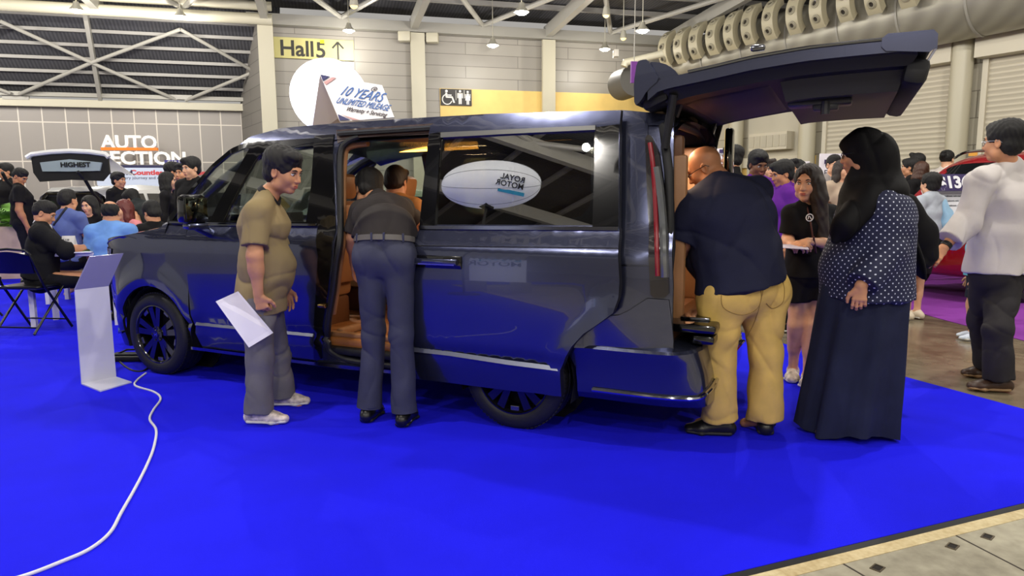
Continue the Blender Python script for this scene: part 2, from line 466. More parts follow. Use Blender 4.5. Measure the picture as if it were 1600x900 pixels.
# ---- signs on the back wall
s0, z0 = back_s(436, 64); s1, _ = back_s(545, 92); _, z1 = back_s(490, 93)
sz = back_s(500, 72)
lo = back_s(490, 93)[1]; hi = back_s(490, 61)[1]
hs = empty('hall_sign', W_back(s0 - 0.2, lo, 0.05), 'pale yellow Hall 5 direction sign with arrow on the plank wall', 'sign')
M_SY = mat('sign_yellow', (206, 198, 130), 0.5)
wall_quad('sign_face', W_back, s0 - 0.45, s1 + 0.15, lo, hi, M_SY, kind=None, off=0.06, parent=None, back=0.05)
o = bpy.data.objects['sign_face']; adopt(o, hs)
M_INK = mat('sign_ink', (52, 50, 46), 0.5)
zb = back_s(470, 88)[1]
text_obj('lettering', 'Hall', 0.62, face_M(W_back(s0, zb, 0.065), E1, (0, 0, 1)), M_INK, hs, bold=0.012, sx=1.0)
s5, _ = back_s(493, 80)
text_obj('numeral', '5', 0.62, face_M(W_back(s5, zb - 0.02, 0.065), E1, (0, 0, 1)), M_INK, hs, bold=0.012)
b = MB(); b.box(W_back(s5 + 0.2, zb + 0.43, 0.075), (0.12, 0.02, 0.1)); o = b.build('yellow_mark', mat('mark_yellow', (235, 228, 40), 0.5), smooth=False); adopt(o, hs)
sa, _ = back_s(528, 78); b = MB()
b.beam(W_back(sa, zb - 0.06, 0.07), W_back(sa, zb + 0.42, 0.07), 0.05, 0.01, up=NB)
b.beam(W_back(sa - 0.16, zb + 0.26, 0.07), W_back(sa, zb + 0.44, 0.07), 0.05, 0.01, up=NB); b.beam(W_back(sa + 0.16, zb + 0.26, 0.07), W_back(sa, zb + 0.44, 0.07), 0.05, 0.01, up=NB)
o = b.build('arrow', M_INK, smooth=False); adopt(o, hs)
# restroom sign
sL, zT = back_s(688, 139); sR, _ = back_s(736, 140); zB = back_s(700, 165)[1]
rs = empty('restroom_sign', W_back(sL, zB, 0.05), 'black restroom sign with white wheelchair, man and woman pictograms', 'sign')
wall_quad('sign_panel', W_back, sL, sR, zB, zT, mat('sign_black', (38, 35, 33), 0.5), kind=None, off=0.08, back=0.05); adopt(bpy.data.objects['sign_panel'], rs)
M_WH = mat('pictogram_white', (235, 232, 225), 0.5)
Hs = zT - zB; Ws = sR - sL
def disc(b, s, z, r, n=14, off=0.085): b.prism([(s + r * math.cos(2 * math.pi * k / n), z + r * math.sin(2 * math.pi * k / n)) for k in range(n)], off, off + 0.006, lambda x, y, w: W_back(x, y, w))
def pol(b, pts, off=0.085): b.prism(pts, off, off + 0.006, lambda x, y, w: W_back(x, y, w))
def rect(b, s, z, w, h): pol(b, [(s - w / 2, z - h / 2), (s + w / 2, z - h / 2), (s + w / 2, z + h / 2), (s - w / 2, z + h / 2)])
b = MB(); cx_ = sL + Ws * 0.2; cz_ = zB + Hs * 0.36
disc(b, cx_ - 0.02, zB + Hs * 0.86, Hs * 0.085)
pol(b, [(cx_ - .06, zB + Hs * .76), (cx_ - .0, zB + Hs * .76), (cx_ + .02, zB + Hs * .48), (cx_ - .05, zB + Hs * .48)])
rect(b, cx_ + .06, zB + Hs * .62, .16, .035); rect(b, cx_ + .07, zB + Hs * .50, .2, .05)
pol(b, [(cx_ + .13, zB + Hs * .52), (cx_ + .18, zB + Hs * .52), (cx_ + .25, zB + Hs * .16), (cx_ + .19, zB + Hs * .16)])
for k in range(26):
    t0 = math.radians(95 + k * 9.5); t1 = math.radians(95 + (k + 1) * 9.5); r1, r2 = Hs * .27, Hs * .33
    pol(b, [(cx_ + r1 * math.cos(t0), cz_ + r1 * math.sin(t0)), (cx_ + r2 * math.cos(t0), cz_ + r2 * math.sin(t0)), (cx_ + r2 * math.cos(t1), cz_ + r2 * math.sin(t1)), (cx_ + r1 * math.cos(t1), cz_ + r1 * math.sin(t1))])
o = b.build('wheelchair_symbol', M_WH, smooth=False); adopt(o, rs)
b = MB(); cx_ = sL + Ws * 0.62
disc(b, cx_, zB + Hs * .87, Hs * .075); rect(b, cx_, zB + Hs * .58, Ws * .10, Hs * .34); rect(b, cx_ - Ws * .075, zB + Hs * .60, Ws * .03, Hs * .3); rect(b, cx_ + Ws * .075, zB + Hs * .60, Ws * .03, Hs * .3)
rect(b, cx_, zB + Hs * .73, Ws * .17, Hs * .06)
rect(b, cx_ - Ws * .028, zB + Hs * .27, Ws * .042, Hs * .36); rect(b, cx_ + Ws * .028, zB + Hs * .27, Ws * .042, Hs * .36)
o = b.build('man_symbol', M_WH, smooth=False); adopt(o, rs)
b = MB(); cx_ = sL + Ws * 0.87
disc(b, cx_, zB + Hs * .84, Hs * .07)
pol(b, [(cx_ - Ws * .035, zB + Hs * .74), (cx_ - Ws * .085, zB + Hs * .32), (cx_ + Ws * .085, zB + Hs * .32), (cx_ + Ws * .035, zB + Hs * .74)])
rect(b, cx_ - Ws * .075, zB + Hs * .58, Ws * .022, Hs * .26); rect(b, cx_ + Ws * .075, zB + Hs * .58, Ws * .022, Hs * .26)
rect(b, cx_ - Ws * .025, zB + Hs * .2, Ws * .034, Hs * .26); rect(b, cx_ + Ws * .025, zB + Hs * .2, Ws * .034, Hs * .26)
o = b.build('woman_symbol', M_WH, smooth=False); adopt(o, rs)
b = MB(); rect(b, sL + Ws * .485, zB + Hs * .62, Ws * .012, Hs * .6); rect(b, sL + Ws * .755, zB + Hs * .7, Ws * .012, Hs * .5)
o = b.build('divider', M_WH, smooth=False); adopt(o, rs)

# ---- letters AUTO SELECTION on the far stand
asg = empty('stand_sign', W_left(left_s(170, 260)[0], 2.6, 1.0), 'white AUTO SELECTION sign letters with an orange bar over the far stand', 'sign')
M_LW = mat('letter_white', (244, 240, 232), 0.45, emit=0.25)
def WLs(px, py): s, z = left_s(px, py); return W_left(s, z, 0.9)
hA = (WLs(200, 213) - WLs(200, 233)).z
q = WLs(173, 234); L_ = (WLs(257, 234) - q).length
t = text_obj('top_line', 'AUTO', hA / 0.74, face_M(q, E1, (0, 0, 1)), M_LW, asg, extrude=0.05, bold=0.014)
def fit(o, target):
    xs = [v.co for v in o.data.vertices]; d = [Vector(c).dot(E1) for c in xs]; mn, mx = min(d), max(d)
    k = target / (mx - mn)
    for v in o.data.vertices:
        v.co = Vector(v.co) + E1 * ((Vector(v.co).dot(E1) - mn) * (k - 1))
fit(t, L_)
q = WLs(138, 258); L_ = (WLs(299, 259) - q).length
t = text_obj('bottom_line', 'SELECTION', hA / 0.74, face_M(q, E1, (0, 0, 1)), M_LW, asg, extrude=0.05, bold=0.014); fit(t, L_)
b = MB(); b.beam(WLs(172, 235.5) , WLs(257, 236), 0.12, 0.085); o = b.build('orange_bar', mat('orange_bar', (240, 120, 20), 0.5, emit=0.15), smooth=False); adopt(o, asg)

# ---- big stand poster "Countless Possibilities"
def wl_panel(name, px0, px1, py0, py1, m, off, parent, Y=None):
    s0, z1_ = left_s(px0, py0); s1, z0_ = left_s(px1, py1)
    o = wall_quad(name, W_left, s0, s1, z0_, z1_, m, kind=None, off=off, back=0.1); adopt(o, parent) if parent else None; return o
pb = empty('poster_wall', at(228, 340, 20), 'pale blue stand poster wall reading Countless Possibilities', 'poster')
def pt(px, py, Y): return at(px, py, Y)
def card(name, px0, py0, px1, py1, Y, m, parent=None, th=0.05, yaw=A1):
    """upright board at depth Y, its corners where the given points fall"""
    C_ = at((px0 + px1) / 2, (py0 + py1) / 2, Y); d = Vector((math.cos(yaw), math.sin(yaw), 0)); n = Vector((d.y, -d.x, 0))
    a_ = on_plane(px0, py0, C_, n); z_ = on_plane(px1, py1, C_, n)
    b = MB(); b.box((a_ + z_) / 2, ((z_ - a_).dot(d), th, a_.z - z_.z), Matrix.Rotation(yaw, 3, 'Z'))
    o = b.build(name, m, smooth=False)
    if parent: adopt(o, parent)
    return o
def on_card(px, py, Cpx, Cpy, Y, yaw=A1, off=0.03):
    C_ = at(Cpx, Cpy, Y); d = Vector((math.cos(yaw), math.sin(yaw), 0)); n = Vector((d.y, -d.x, 0))
    return on_plane(px, py, C_, n) + n * off
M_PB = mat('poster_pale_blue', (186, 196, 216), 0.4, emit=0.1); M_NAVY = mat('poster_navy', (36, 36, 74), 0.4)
card('poster_face', 150, 262, 305, 350, 20, M_PB, pb); card('poster_header', 150, 258, 258, 262.5, 19.95, M_NAVY, pb, 0.1)
d1 = Vector((math.cos(A1), math.sin(A1), 0))
text_obj('headline', 'Beyond.', 0.185, face_M(on_card(163, 273, 227, 306, 20), d1, (0, 0, 1)), M_NAVY, pb, bold=0.008, sx=1.3)
text_obj('headline', 'Countless Possibilities', 0.185, face_M(on_card(204, 273, 227, 306, 20), d1, (0, 0, 1)), mat('poster_red', (196, 60, 66), 0.5), pb, bold=0.008, sx=1.25)
text_obj('subline', 'with every journey and every agreement', 0.115, face_M(on_card(172, 280, 227, 306, 20), d1, (0, 0, 1)), MATS['poster_navy'], pb, sx=1.1)
sb = empty('stand_banner', at(270, 256, 18.5), 'navy blue banner board above the people at the far stand', 'banner')
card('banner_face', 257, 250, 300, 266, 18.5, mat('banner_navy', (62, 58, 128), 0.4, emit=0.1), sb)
b = MB()
for px in (262, 295): _p = at(px, 258, 18.6); b.tube([Vector((_p.x, _p.y, .01)), _p], .03, 8)
o = b.build('banner_posts', M_STEEL); adopt(o, sb)
text_obj('banner_text', 'CAR DEALER', 0.12, face_M(on_card(262, 256, 278, 258, 18.5, off=0.04), d1, (0, 0, 1)), M_WH, sb)

# ================================================================== ROOF
def roof_z(p):
    k = (p - P_BACK).dot(NB)        # distance from the back wall towards the camera
    return 7.0 + (0.055 * k if k > 0 else 0.03 * k)
M_DECK = wave_mat('roof_deck', (64, 64, 68), (84, 84, 88), 3.2, 0.55, 0.2, 0.4, axis='X')
def roof_piece(name, k0, k1, s0, s1):
    me = bpy.data.meshes.new(name); P = []
    for (s, k) in ((s0, k0), (s1, k0), (s1, k1), (s0, k1)):
        p = P_BACK + E1 * s + NB * k; P.append(Vector((p.x, p.y, roof_z(p))))
    me.from_pydata([tuple(p) for p in P] + [tuple(p + Vector((0, 0, 0.2))) for p in P], [], [(3, 2, 1, 0), (4, 5, 6, 7), (0, 1, 5, 4), (1, 2, 6, 5), (2, 3, 7, 6), (3, 0, 4, 7)])
    uv = me.uv_layers.new(name='UVMap'); co = [(s0, k0), (s1, k0), (s1, k1), (s0, k1)] * 2
    for l in me.loops: uv.data[l.index].uv = co[l.vertex_index]
    o = fin(name, me, M_DECK, smooth=False); o['kind'] = 'structure'
roof_piece('ceiling', -0.6, 36, -30, 22)
M_PUR = mat('purlin_grey', (150, 147, 142), 0.45)
def on_roof(s, k, dz=0.0):
    p = P_BACK + E1 * s + NB * k; return Vector((p.x, p.y, roof_z(p) + dz))
b = MB()
for k in [1.3 + i * 1.55 for i in range(20)]: b.beam(on_roof(-28, k, -0.09), on_roof(20, k, -0.09), 0.10, 0.14)
o = b.build('ceiling_purlins', M_PUR, smooth=False); o['kind'] = 'structure'
cols_s = [back_s(421, 150)[0], back_s(652, 150)[0], back_s(852, 150)[0]]
bay = (cols_s[2] - cols_s[0]) / 2
raf_s = [cols_s[0] + bay * i for i in range(-4, 5)]
M_RAF = mat('rafter_grey', (166, 163, 154), 0.4)
for i, s in enumerate(raf_s):
    b = MB(); k0 = 0.15; 
    b.beam(on_roof(s, 0.15, -0.5), on_roof(s, 33, -0.5), 0.20, 0.36)
    trim(b, M_RAF, False)
# zig-zag bracing tubes between rafters
b = MB()
for i in range(2, len(raf_s) - 1):
    sa, sb_ = raf_s[i], raf_s[i + 1]; sm = (sa + sb_) / 2
    for j in range(5):
        k0 = 0.3 + j * 9.0; k1 = k0 + 4.5; k2 = k0 + 9.0
        if k0 > 28: break
        for (p, q_) in (((sm, k0), (sa, k1)), ((sm, k0), (sb_, k1)), ((sa, k1), (sm, k2)), ((sb_, k1), (sm, k2))):
            b.tube([on_roof(p[0], p[1], -0.42), on_roof(q_[0], q_[1], -0.42)], 0.075, 8)
o = trim(b, M_RAF)
# left bay: double edge tube and large diamonds in the far roof
b = MB()
b.tube([on_roof(-30, 0.5, -0.30), on_roof(S_L + 0.4, 0.5, -0.30)], 0.13, 12); b.tube([on_roof(-30, 0.5, -0.66), on_roof(S_L + 0.4, 0.5, -0.66)], 0.15, 12)
trim(b, M_CREAM)
# sloping roof over the far left bay, between the edge tube and the top of the panelled wall
LA = P_BACK + E1 * S_L + Vector((0, 0, 6.75)); LB = W_left(0, zt + 0.25)
NS = E1.cross(LB - LA).normalized()
def on_slope(px, py, d=0.0): return on_plane(px, py, LA + NS * d, NS)
if NS.z > 0: NS = -NS                     # points down into the hall
q = [LA + E1 * 0.6, LA - E1 * 26, LB - E1 * 26, LB + E1 * 1.2]
me = bpy.data.meshes.new('ceiling_slope'); me.from_pydata([tuple(p) for p in q] + [tuple(p - NS * .15) for p in q], [], [(0, 1, 2, 3), (7, 6, 5, 4), (0, 4, 5, 1), (1, 5, 6, 2), (2, 6, 7, 3), (3, 7, 4, 0)])
uv = me.uv_layers.new(name='UVMap')
for l in me.loops:
    p = Vector(me.vertices[l.vertex_index].co); uv.data[l.index].uv = ((p - LA).dot(E1), (p - LA).length)
o = fin('ceiling_slope', me, M_DECK, smooth=False); o['kind'] = 'structure'
b = MB()
for k in range(1, 7):
    t = k / 7.0; p = LA.lerp(LB, t) + NS * .05; b.beam(p - E1 * 25, p + E1 * .9, .07, .09)
o = b.build('ceiling_slope_purlins', M_PUR, smooth=False); o['kind'] = 'structure'
for (a_, c_) in (((133, 18), (157, 154)), ((409, 40), (395, 160)), ((-95, 20), (-50, 150))):
    b = MB(); b.beam(on_slope(a_[0], a_[1], .20), on_slope(c_[0], c_[1], .20), .11, .20, up=NS); trim(b, M_RAF, False)
b = MB()
for (a_, c_) in (((0, 33), (143, 98)), ((143, 98), (276, 156)), ((30, 147), (143, 98)), ((143, 98), (282, 46)), ((282, 46), (398, 112)), ((290, 157), (398, 112)), ((-130, 92), (0, 33)), ((-130, 92), (16, 146))):
    b.tube([on_slope(a_[0], a_[1], .30), on_slope(c_[0], c_[1], .30)], 0.052, 10)
trim(b, M_RAF)
b = MB()
for px in (25, 282): b.box(on_slope(px, 152, .25), (.7, .08, .14), Matrix.Rotation(A1, 3, 'Z'))
trim(b, M_RAF, False)

# ---- high-bay lamps
M_HB = mat('lamp_glow', (255, 248, 225), 0.4, emit=38.0); M_HBS = mat('lamp_housing', (190, 186, 170), 0.35, metal=0.5)
lamp_i = [0]
def lamp(p, power, lab, vis=True, on=True, r=0.16):
    t = empty('pendant_lamp', p, lab, 'lamp', 'hanging lamps under the hall roof')
    top = roof_z(Vector((p.x, p.y, 0)))
    b = MB(); b.tube([(0, 0, 0.12), (0, 0, max(0.2, top - p.z))], 0.012, 6); b.build('cord', M_HBS, t)
    b = MB(); b.lathe([(0.03, 0.2), (0.06, 0.19), (0.08, 0.1), (r * 1.05, 0.0), (r * 1.1, -0.02), (r * 0.98, -0.01), (0.05, 0.09)], n=20); b.build('lamp_housing', M_HBS, t)
    b = MB(); b.ball((0, 0, -0.01), (r * 0.9, r * 0.9, 0.07), 16); b.build('bulb', M_HB if on else mat('lamp_dim', (225, 205, 150), 0.4, emit=1.2), t)
    if on:
        l = bpy.data.lights.new('lamp_light', 'POINT'); l.energy = power * 4; l.color = (1.0, 0.955, 0.88); l.shadow_soft_size = 0.07
        lo_ = bpy.data.objects.new('lamp_light', l); COL.objects.link(lo_); lo_.parent = t; lo_.location = (0, 0, -0.45)
vis_l = [((282, 25), 19.5, 'glowing pendant lamp at the left above the double roof tube'), ((545, 47), 20.5, 'glowing pendant lamp right of the Hall 5 sign'),
         ((770, 70), 20.8, 'glowing pendant lamp above the restroom sign'), ((945, 76), 22.0, 'glowing pendant lamp right of the third column at the back wall'),
         ((815, 18), 16.5, 'glowing pendant lamp highest at the top centre of the photo'), ((1004, 47), 18.0, 'glowing pendant lamp nearest the nozzle duct')]
for (p, Y, lab) in vis_l: lamp(at(p[0], p[1], Y), LAMP_POWER * (0.16 if Y > 17.9 else 0.6), lab)
for (p, Y, lab) in (((553, 8), 15.0, 'small dim pendant lamp at the top edge above the Hall 5 sign'), ((974, 59), 20, 'small dim pendant lamp beside the lamp near the duct'), ((947, 23), 18, 'small dim pendant lamp high between the rafters')):
    lamp(at(p[0], p[1], Y), 0, lab, on=False, r=0.09)
for (x, y) in ((-9, 13), (-3.5, 9.5), (3.2, 10), (8.5, 9), (-8, 5), (-2.2, 3.4), (3.2, 4.2), (8, 2.5), (-6, -2), (0.3, -2.6), (6, -3), (-3, -8), (4, -8), (-15, 9), (-10.5, 17.5), (-16, 17.5), (-15, 13)):
    z = 6.6 if y < 15 else 5.9
    lamp(Vector((x, y, z)), LAMP_POWER * (1.0 if y < 17 else .7), 'pendant lamp of the hall roof outside the frame')

# ---- right wall: shutters, band above, duct with nozzle boxes
M_SHUT = wave_mat('shutter_slats', (176, 168, 150), (204, 196, 176), 2.6, 0.5, 0.1, 0.6, axis='Y')
M_HOUS = mat('shutter_housing', (204, 197, 178), 0.5)
M_DARKB = mat('dark_band', (74, 74, 74), 0.6)
tA0, _ = right_t(1296, 200); tA1, _ = right_t(1487, 200); tB0, _ = right_t(1541, 200)
zH0 = right_t(1550, 92)[1]; zH1 = right_t(1550, 61)[1]
wall_quad('wall_right_upper_band', W_right, 0, 22, zH1 - 0.1, 5.75, M_DARKB, off=0.06, back=0.05)
for k, (ta, tb, lab) in enumerate(((tA0, tA1, 'beige roller shutter behind the woman in the black headscarf'), (tB0, tB0 + 4.4, 'beige roller shutter at the right edge behind the man in the white shirt'))):
    t = empty('roller_shutter', W_right(ta, 0, 0.1), lab, 'roller shutter', 'roller shutters in the right wall')
    o = wall_quad('curtain', W_right, ta, tb, 0, zH0, M_SHUT, kind=None, off=0.12, back=0.05); adopt(o, t)
    for s_ in (ta - 0.04, tb + 0.04):
        b = MB(); b.beam(W_right(s_, 0, 0.14), W_right(s_, zH0, 0.14), 0.09, 0.12, up=E3); o = b.build('guide_rail', M_HOUS, smooth=False); adopt(o, t)
    b = MB(); b.beam(W_right(ta - 0.15, (zH0 + zH1) / 2, 0.3), W_right(tb + 0.1, (zH0 + zH1) / 2, 0.3), 0.42, zH1 - zH0); o = b.build('housing', M_HOUS, smooth=False); adopt(o, t)
# ventilation box with six panels on the wall
t0_, zv1 = right_t(1185, 211); t1_, zv0 = right_t(1243, 233)
v = empty('vent_cabinet', W_right(t0_, zv0, 0.2), 'pale louvred ventilation cabinet with upright panels on the right wall', 'vent')
b = MB(); b.beam(W_right(t0_, (zv0 + zv1) / 2, 0.25), W_right(t1_, (zv0 + zv1) / 2, 0.25), 0.36, zv1 - zv0); o = b.build('cabinet', M_HOUS, smooth=False); adopt(o, v)
for k in range(6):
    s_ = t0_ + (t1_ - t0_) * (k + 0.5) / 6
    b = MB(); b.beam(W_right(s_, zv0 + 0.08, 0.44), W_right(s_, zv1 - 0.08, 0.44), (t1_ - t0_) / 6 * 0.8, 0.02, up=NR); o = b.build('louvre', M_PLANKR and mat('louvre', (186, 180, 162), 0.5), smooth=False); adopt(o, v)
o = wall_quad('wall_right_recess', W_right, right_t(1172)[0], right_t(1256)[0], 0, 4.6, mat('recess_white', (192, 186, 168), 0.5), off=0.08, back=0.05)
o = wall_quad('trim_40', W_right, right_t(1165)[0], right_t(1256)[0], right_t(1210, 245)[1] - 0.3, right_t(1210, 245)[1], M_HOUS, off=0.14, back=0.1)

# duct: cylinder running along the right wall near the roof
M_DUCT = wave_mat('duct_sheet', (140, 136, 124), (156, 152, 138), 1.1, 0.4, 0.35, 0.25, axis='X', uv=False)
nz = [(1036, 92), (1060, 87), (1084, 80), (1111, 73), (1139, 65), (1167, 56), (1200, 48), (1238, 39), (1275, 29), (1318, 18), (1362, 6), (1415, -5)]
OFF_D = 2.2
n_far = on_plane(1036, 92, CORNER + NR * OFF_D, NR); n_near = on_plane(1362, 6, CORNER + NR * OFF_D, NR)
dd = (n_near - n_far); 
ZD = (n_far.z + n_near.z) / 2
da = n_far - E3 * 1.0; 
cz_off = 0.29
duct_a = Vector((n_far.x, n_far.y, n_far.z - 0.10)) - NR * 1.30 - E3 * 0.4
duct_b = Vector((n_near.x, n_near.y, n_near.z - 0.10)) - NR * 1.30 + E3 * 12
duct_b.z = duct_a.z + (n_near.z - n_far.z) * ((duct_b - duct_a).length / dd.length)
du = empty('air_duct', duct_a, 'large grey sheet metal air duct under the roof at the top right', 'air duct')
b = MB(); b.tube([duct_a, duct_b], 0.84, 40); o = b.build('duct_body', M_DUCT); adopt(o, du)
b = MB()
for k in range(14):
    p = duct_a + (duct_b - duct_a) * (k / 13.0) ; q_ = p + (duct_b - duct_a).normalized() * 0.05
    b.tube([p, q_], 0.86, 40)
o = b.build('duct_flange', M_STEEL); adopt(o, du)
M_NZ = mat('nozzle_cream', (176, 168, 142), 0.4); M_NZD = mat('nozzle_dark', (44, 38, 30), 0.5); M_NZS = mat('nozzle_box_side', (150, 144, 124), 0.5)
def nozzle_box(P, idx, lab):
    t = empty('nozzle_box', P, lab, 'air nozzle box', 'curved nozzle boxes along the air duct')
    ax = E3; out = NR; C0 = P + Vector((0, 0, cz_off)) - out * 0.56
    R1, R2 = 0.42, 0.63; w = 0.34
    b = MB(); rows = []
    angs = [math.radians(a) for a in range(-52, 76, 8)]
    outline = [(R2 * math.cos(a), R2 * math.sin(a)) for a in angs] + [(R1 * math.cos(a), R1 * math.sin(a)) for a in angs[::-1]]
    b.prism(outline, -w / 2, w / 2, lambda x, y, z: C0 + out * x + Vector((0, 0, y)) + ax * z)
    o = b.build('box', M_NZ, angle=25); adopt(o, t)
    for a in (-28, 5, 38):
        aa = math.radians(a); n = out * math.cos(aa) + Vector((0, 0, math.sin(aa))); c_ = C0 + n * R2
        M3 = Matrix((ax, n.cross(ax), n)).transposed()
        b = MB(); b.lathe([(0.11, 0.0), (0.105, 0.02), (0.085, 0.025), (0.08, 0.045), (0.06, 0.045), (0.055, 0.0)], c_, n=20, M=M3)
        b.lathe([(0.06, 0.012), (0.001, 0.010)], c_, n=20, M=M3, mi=1)
        o = b.build('nozzle', [M_NZS, M_NZD]); adopt(o, t)
Ld = dd.length
for i, (px, py) in enumerate(nz):
    p = on_plane(px, py, CORNER + NR * OFF_D, NR)
    nozzle_box(p, i, 'cream curved air nozzle box on the duct, number %s from the far end' % ['one', 'two', 'three', 'four', 'five', 'six', 'seven', 'eight', 'nine', 'ten', 'eleven', 'twelve'][i])
# round duct end left of the tailgate and a pipe
de = at(992, 125, 21.0)
b = MB(); b.tube([de, de + E1 * 0.02 - NB * 1.0], 0.46, 32); o = b.build('duct_end', mat('duct_end', (92, 90, 86), 0.6)); tag(o, 'round grey duct end behind the raised tailgate hinge', 'air duct')
b = MB(); b.tube([at(975, 98, 20), at(1035, 84, 20)], 0.10, 12); b.tube([at(975, 104, 20), at(978, 96, 20)], 0.1, 12)
o = b.build('wall_pipe', M_CREAM); tag(o, 'cream pipe run beside the round duct end', 'pipe')
o = card('purple_banner', 986, 96, 996, 130, 15.0, mat('banner_purple', (104, 40, 128), .6)); _p = at(991, 97, 15.0); b = MB(); b.tube([_p, Vector((_p.x, _p.y, roof_z(_p)))], .01, 6); b.build('hanging_cord', M_STEEL, o, world=True); tag(o, 'narrow purple hanging banner behind the tailgate hinge', 'banner')
b = MB(); b.box(at(962, 84, 21), (0.14, 0.3, 0.2), bev=0.01); o = b.build('wall_speaker', mat('speaker_white', (214, 208, 196), 0.5)); tag(o, 'small white box speaker high on the back wall left of the duct', 'speaker')
# ================================================================== THE MINIVAN
CAR_A = gnd(246, 587); _b = gnd(800, 673); CD = (_b - CAR_A).normalized(); CN = Vector((-CD.y, CD.x, 0))
UF = 0.93; UR = 0.93 + (_b - CAR_A).length; CAR_W = 1.72; UEND = 5.0
CO = CAR_A - CD * UF                       # local frame: x rearwards, y away from the camera, z up
car = empty('minivan', CO, 'dark slate blue minivan with its side door slid back and its tailgate raised', 'car', rz=math.atan2(CD.y, CD.x))
def sm(t): t = min(1, max(0, t)); return t * t * (3 - 2 * t)
def side_in(u, z):
    """how far the near body side lies inside the widest plane"""
    s = 0.0
    if z < 0.42: s += 0.025 + 0.30 * (0.42 - z) ** 1.25
    else: s += 0.025 * (1 - sm((z - 0.42) / 0.10)) + 0.018 * ((min(z, 1.18) - 0.80) / 0.38) ** 2
    if z > 1.06: s += 0.045 * sm((z - 1.06) / 0.13)
    if z > 1.17: s += 0.135 * ((z - 1.17) / 0.60)
    if z > 1.72: s += 0.55 * (z - 1.72) ** 1.3
    if u < 0.62: s += 0.38 * ((0.62 - u) / 0.6) ** 2
    if u > 4.62: s += 0.10 * ((u - 4.62) / 0.4) ** 2
    for uw in (UF, UR):
        r = math.hypot(u - uw, z - 0.326)
        if z < 0.95: s -= 0.034 * math.exp(-((r - 0.44) / 0.075) ** 2)
    return s
def cs(px, py, off=0.0):
    """point of the photograph -> (u, z) on the near body side"""
    v = 0.0; d = ray(px, py)
    for _ in range(6):
        P = CO + CN * (v)
        t = (P - CP).dot(CN) / d.dot(CN); q = CP + d * t - CO
        u, z = q.dot(CD), q.z; v = side_in(u, z) + off
    return (u, z)
def CSL(pts, off=0.0): return [cs(p[0], p[1], off) for p in pts]
def inpoly(x, y, P):
    c = False; n = len(P); j = n - 1
    for i in range(n):
        if (P[i][1] > y) != (P[j][1] > y) and x < (P[j][0] - P[i][0]) * (y - P[i][1]) / (P[j][1] - P[i][1]) + P[i][0]: c = not c
        j = i
    return c
def dens(P, st):
    out = []
    for i in range(len(P)):
        a = P[i]; b = P[(i + 1) % len(P)]; L = math.hypot(b[0] - a[0], b[1] - a[1]); n = max(1, int(math.ceil(L / st)))
        if L < 1e-5: continue
        for k in range(n): out.append((a[0] + (b[0] - a[0]) * k / n, a[1] + (b[1] - a[1]) * k / n))
    return out
def panel(name, outl, mats, holes=(), off=0.0, th=0.02, step=0.055, parent=None, fn=None, mirror=False, edge_mi=0, angle=40, smooth=True):
    """a sheet of bodywork: outline and holes in (u, z), laid on the curved side, with thickness"""
    O = dens(outl, step); Hs_ = [dens(h, step) for h in holes]
    fn = fn or (lambda u, z, o_: Vector((u, side_in(u, z) + o_, z)))
    V = []; E = []
    def loop(L):
        n0 = len(V); V.extend(L); E.extend([(n0 + i, n0 + (i + 1) % len(L)) for i in range(len(L))])
    loop(O)
    for h in Hs_: loop(h)
    bx0 = min(p[0] for p in O); bx1 = max(p[0] for p in O); bz0 = min(p[1] for p in O); bz1 = max(p[1] for p in O)
    arr = np.array(V); x = bx0 + step / 2; r_ = 0
    while x < bx1:
        z = bz0 + (step / 2 if r_ % 2 else step)
        while z < bz1:
            if np.min((arr[:, 0] - x) ** 2 + (arr[:, 1] - z) ** 2) > (step * 0.5) ** 2 and inpoly(x, z, O) and not any(inpoly(x, z, h) for h in Hs_):
                V.append((x, z))
            z += step
        x += step * 0.87; r_ += 1
    vs, es, fs, *_ = delaunay_2d_cdt([Vector(p) for p in V], E, [], 0, 1e-6)
    T = []
    for f in fs:
        cx = sum(vs[i].x for i in f) / 3; cz = sum(vs[i].y for i in f) / 3
        if inpoly(cx, cz, O) and not any(inpoly(cx, cz, h) for h in Hs_): T.append(tuple(f))
    n = len(vs)
    W = [fn(p.x, p.y, off) for p in vs] + [fn(p.x, p.y, off + th) for p in vs]
    if mirror: W = [Vector((p.x, CAR_W - p.y, p.z)) for p in W]
    cnt = {}
    for f in T:
        for k in range(3):
            e = (f[k], f[(k + 1) % 3]); cnt[e] = cnt.get(e, 0) + 1
    F = [f for f in T] + [tuple(i + n for i in f[::-1]) for f in T]; MI = [0] * len(F)
    for (a, b) in cnt:
        if (b, a) not in cnt: F.append((b, a, a + n, b + n)); MI.append(edge_mi)
    mb = MB(); mb.v = [tuple(p) for p in W]; mb.f = F; mb.m = MI
    return mb.build(name, mats, parent, angle=angle, merge=False, smooth=smooth)
def arc(uc, zc, R, a0, a1, n=14):
    return [(uc + R * math.cos(math.radians(a0 + (a1 - a0) * k / n)), zc + R * math.sin(math.radians(a0 + (a1 - a0) * k / n))) for k in range(n + 1)]

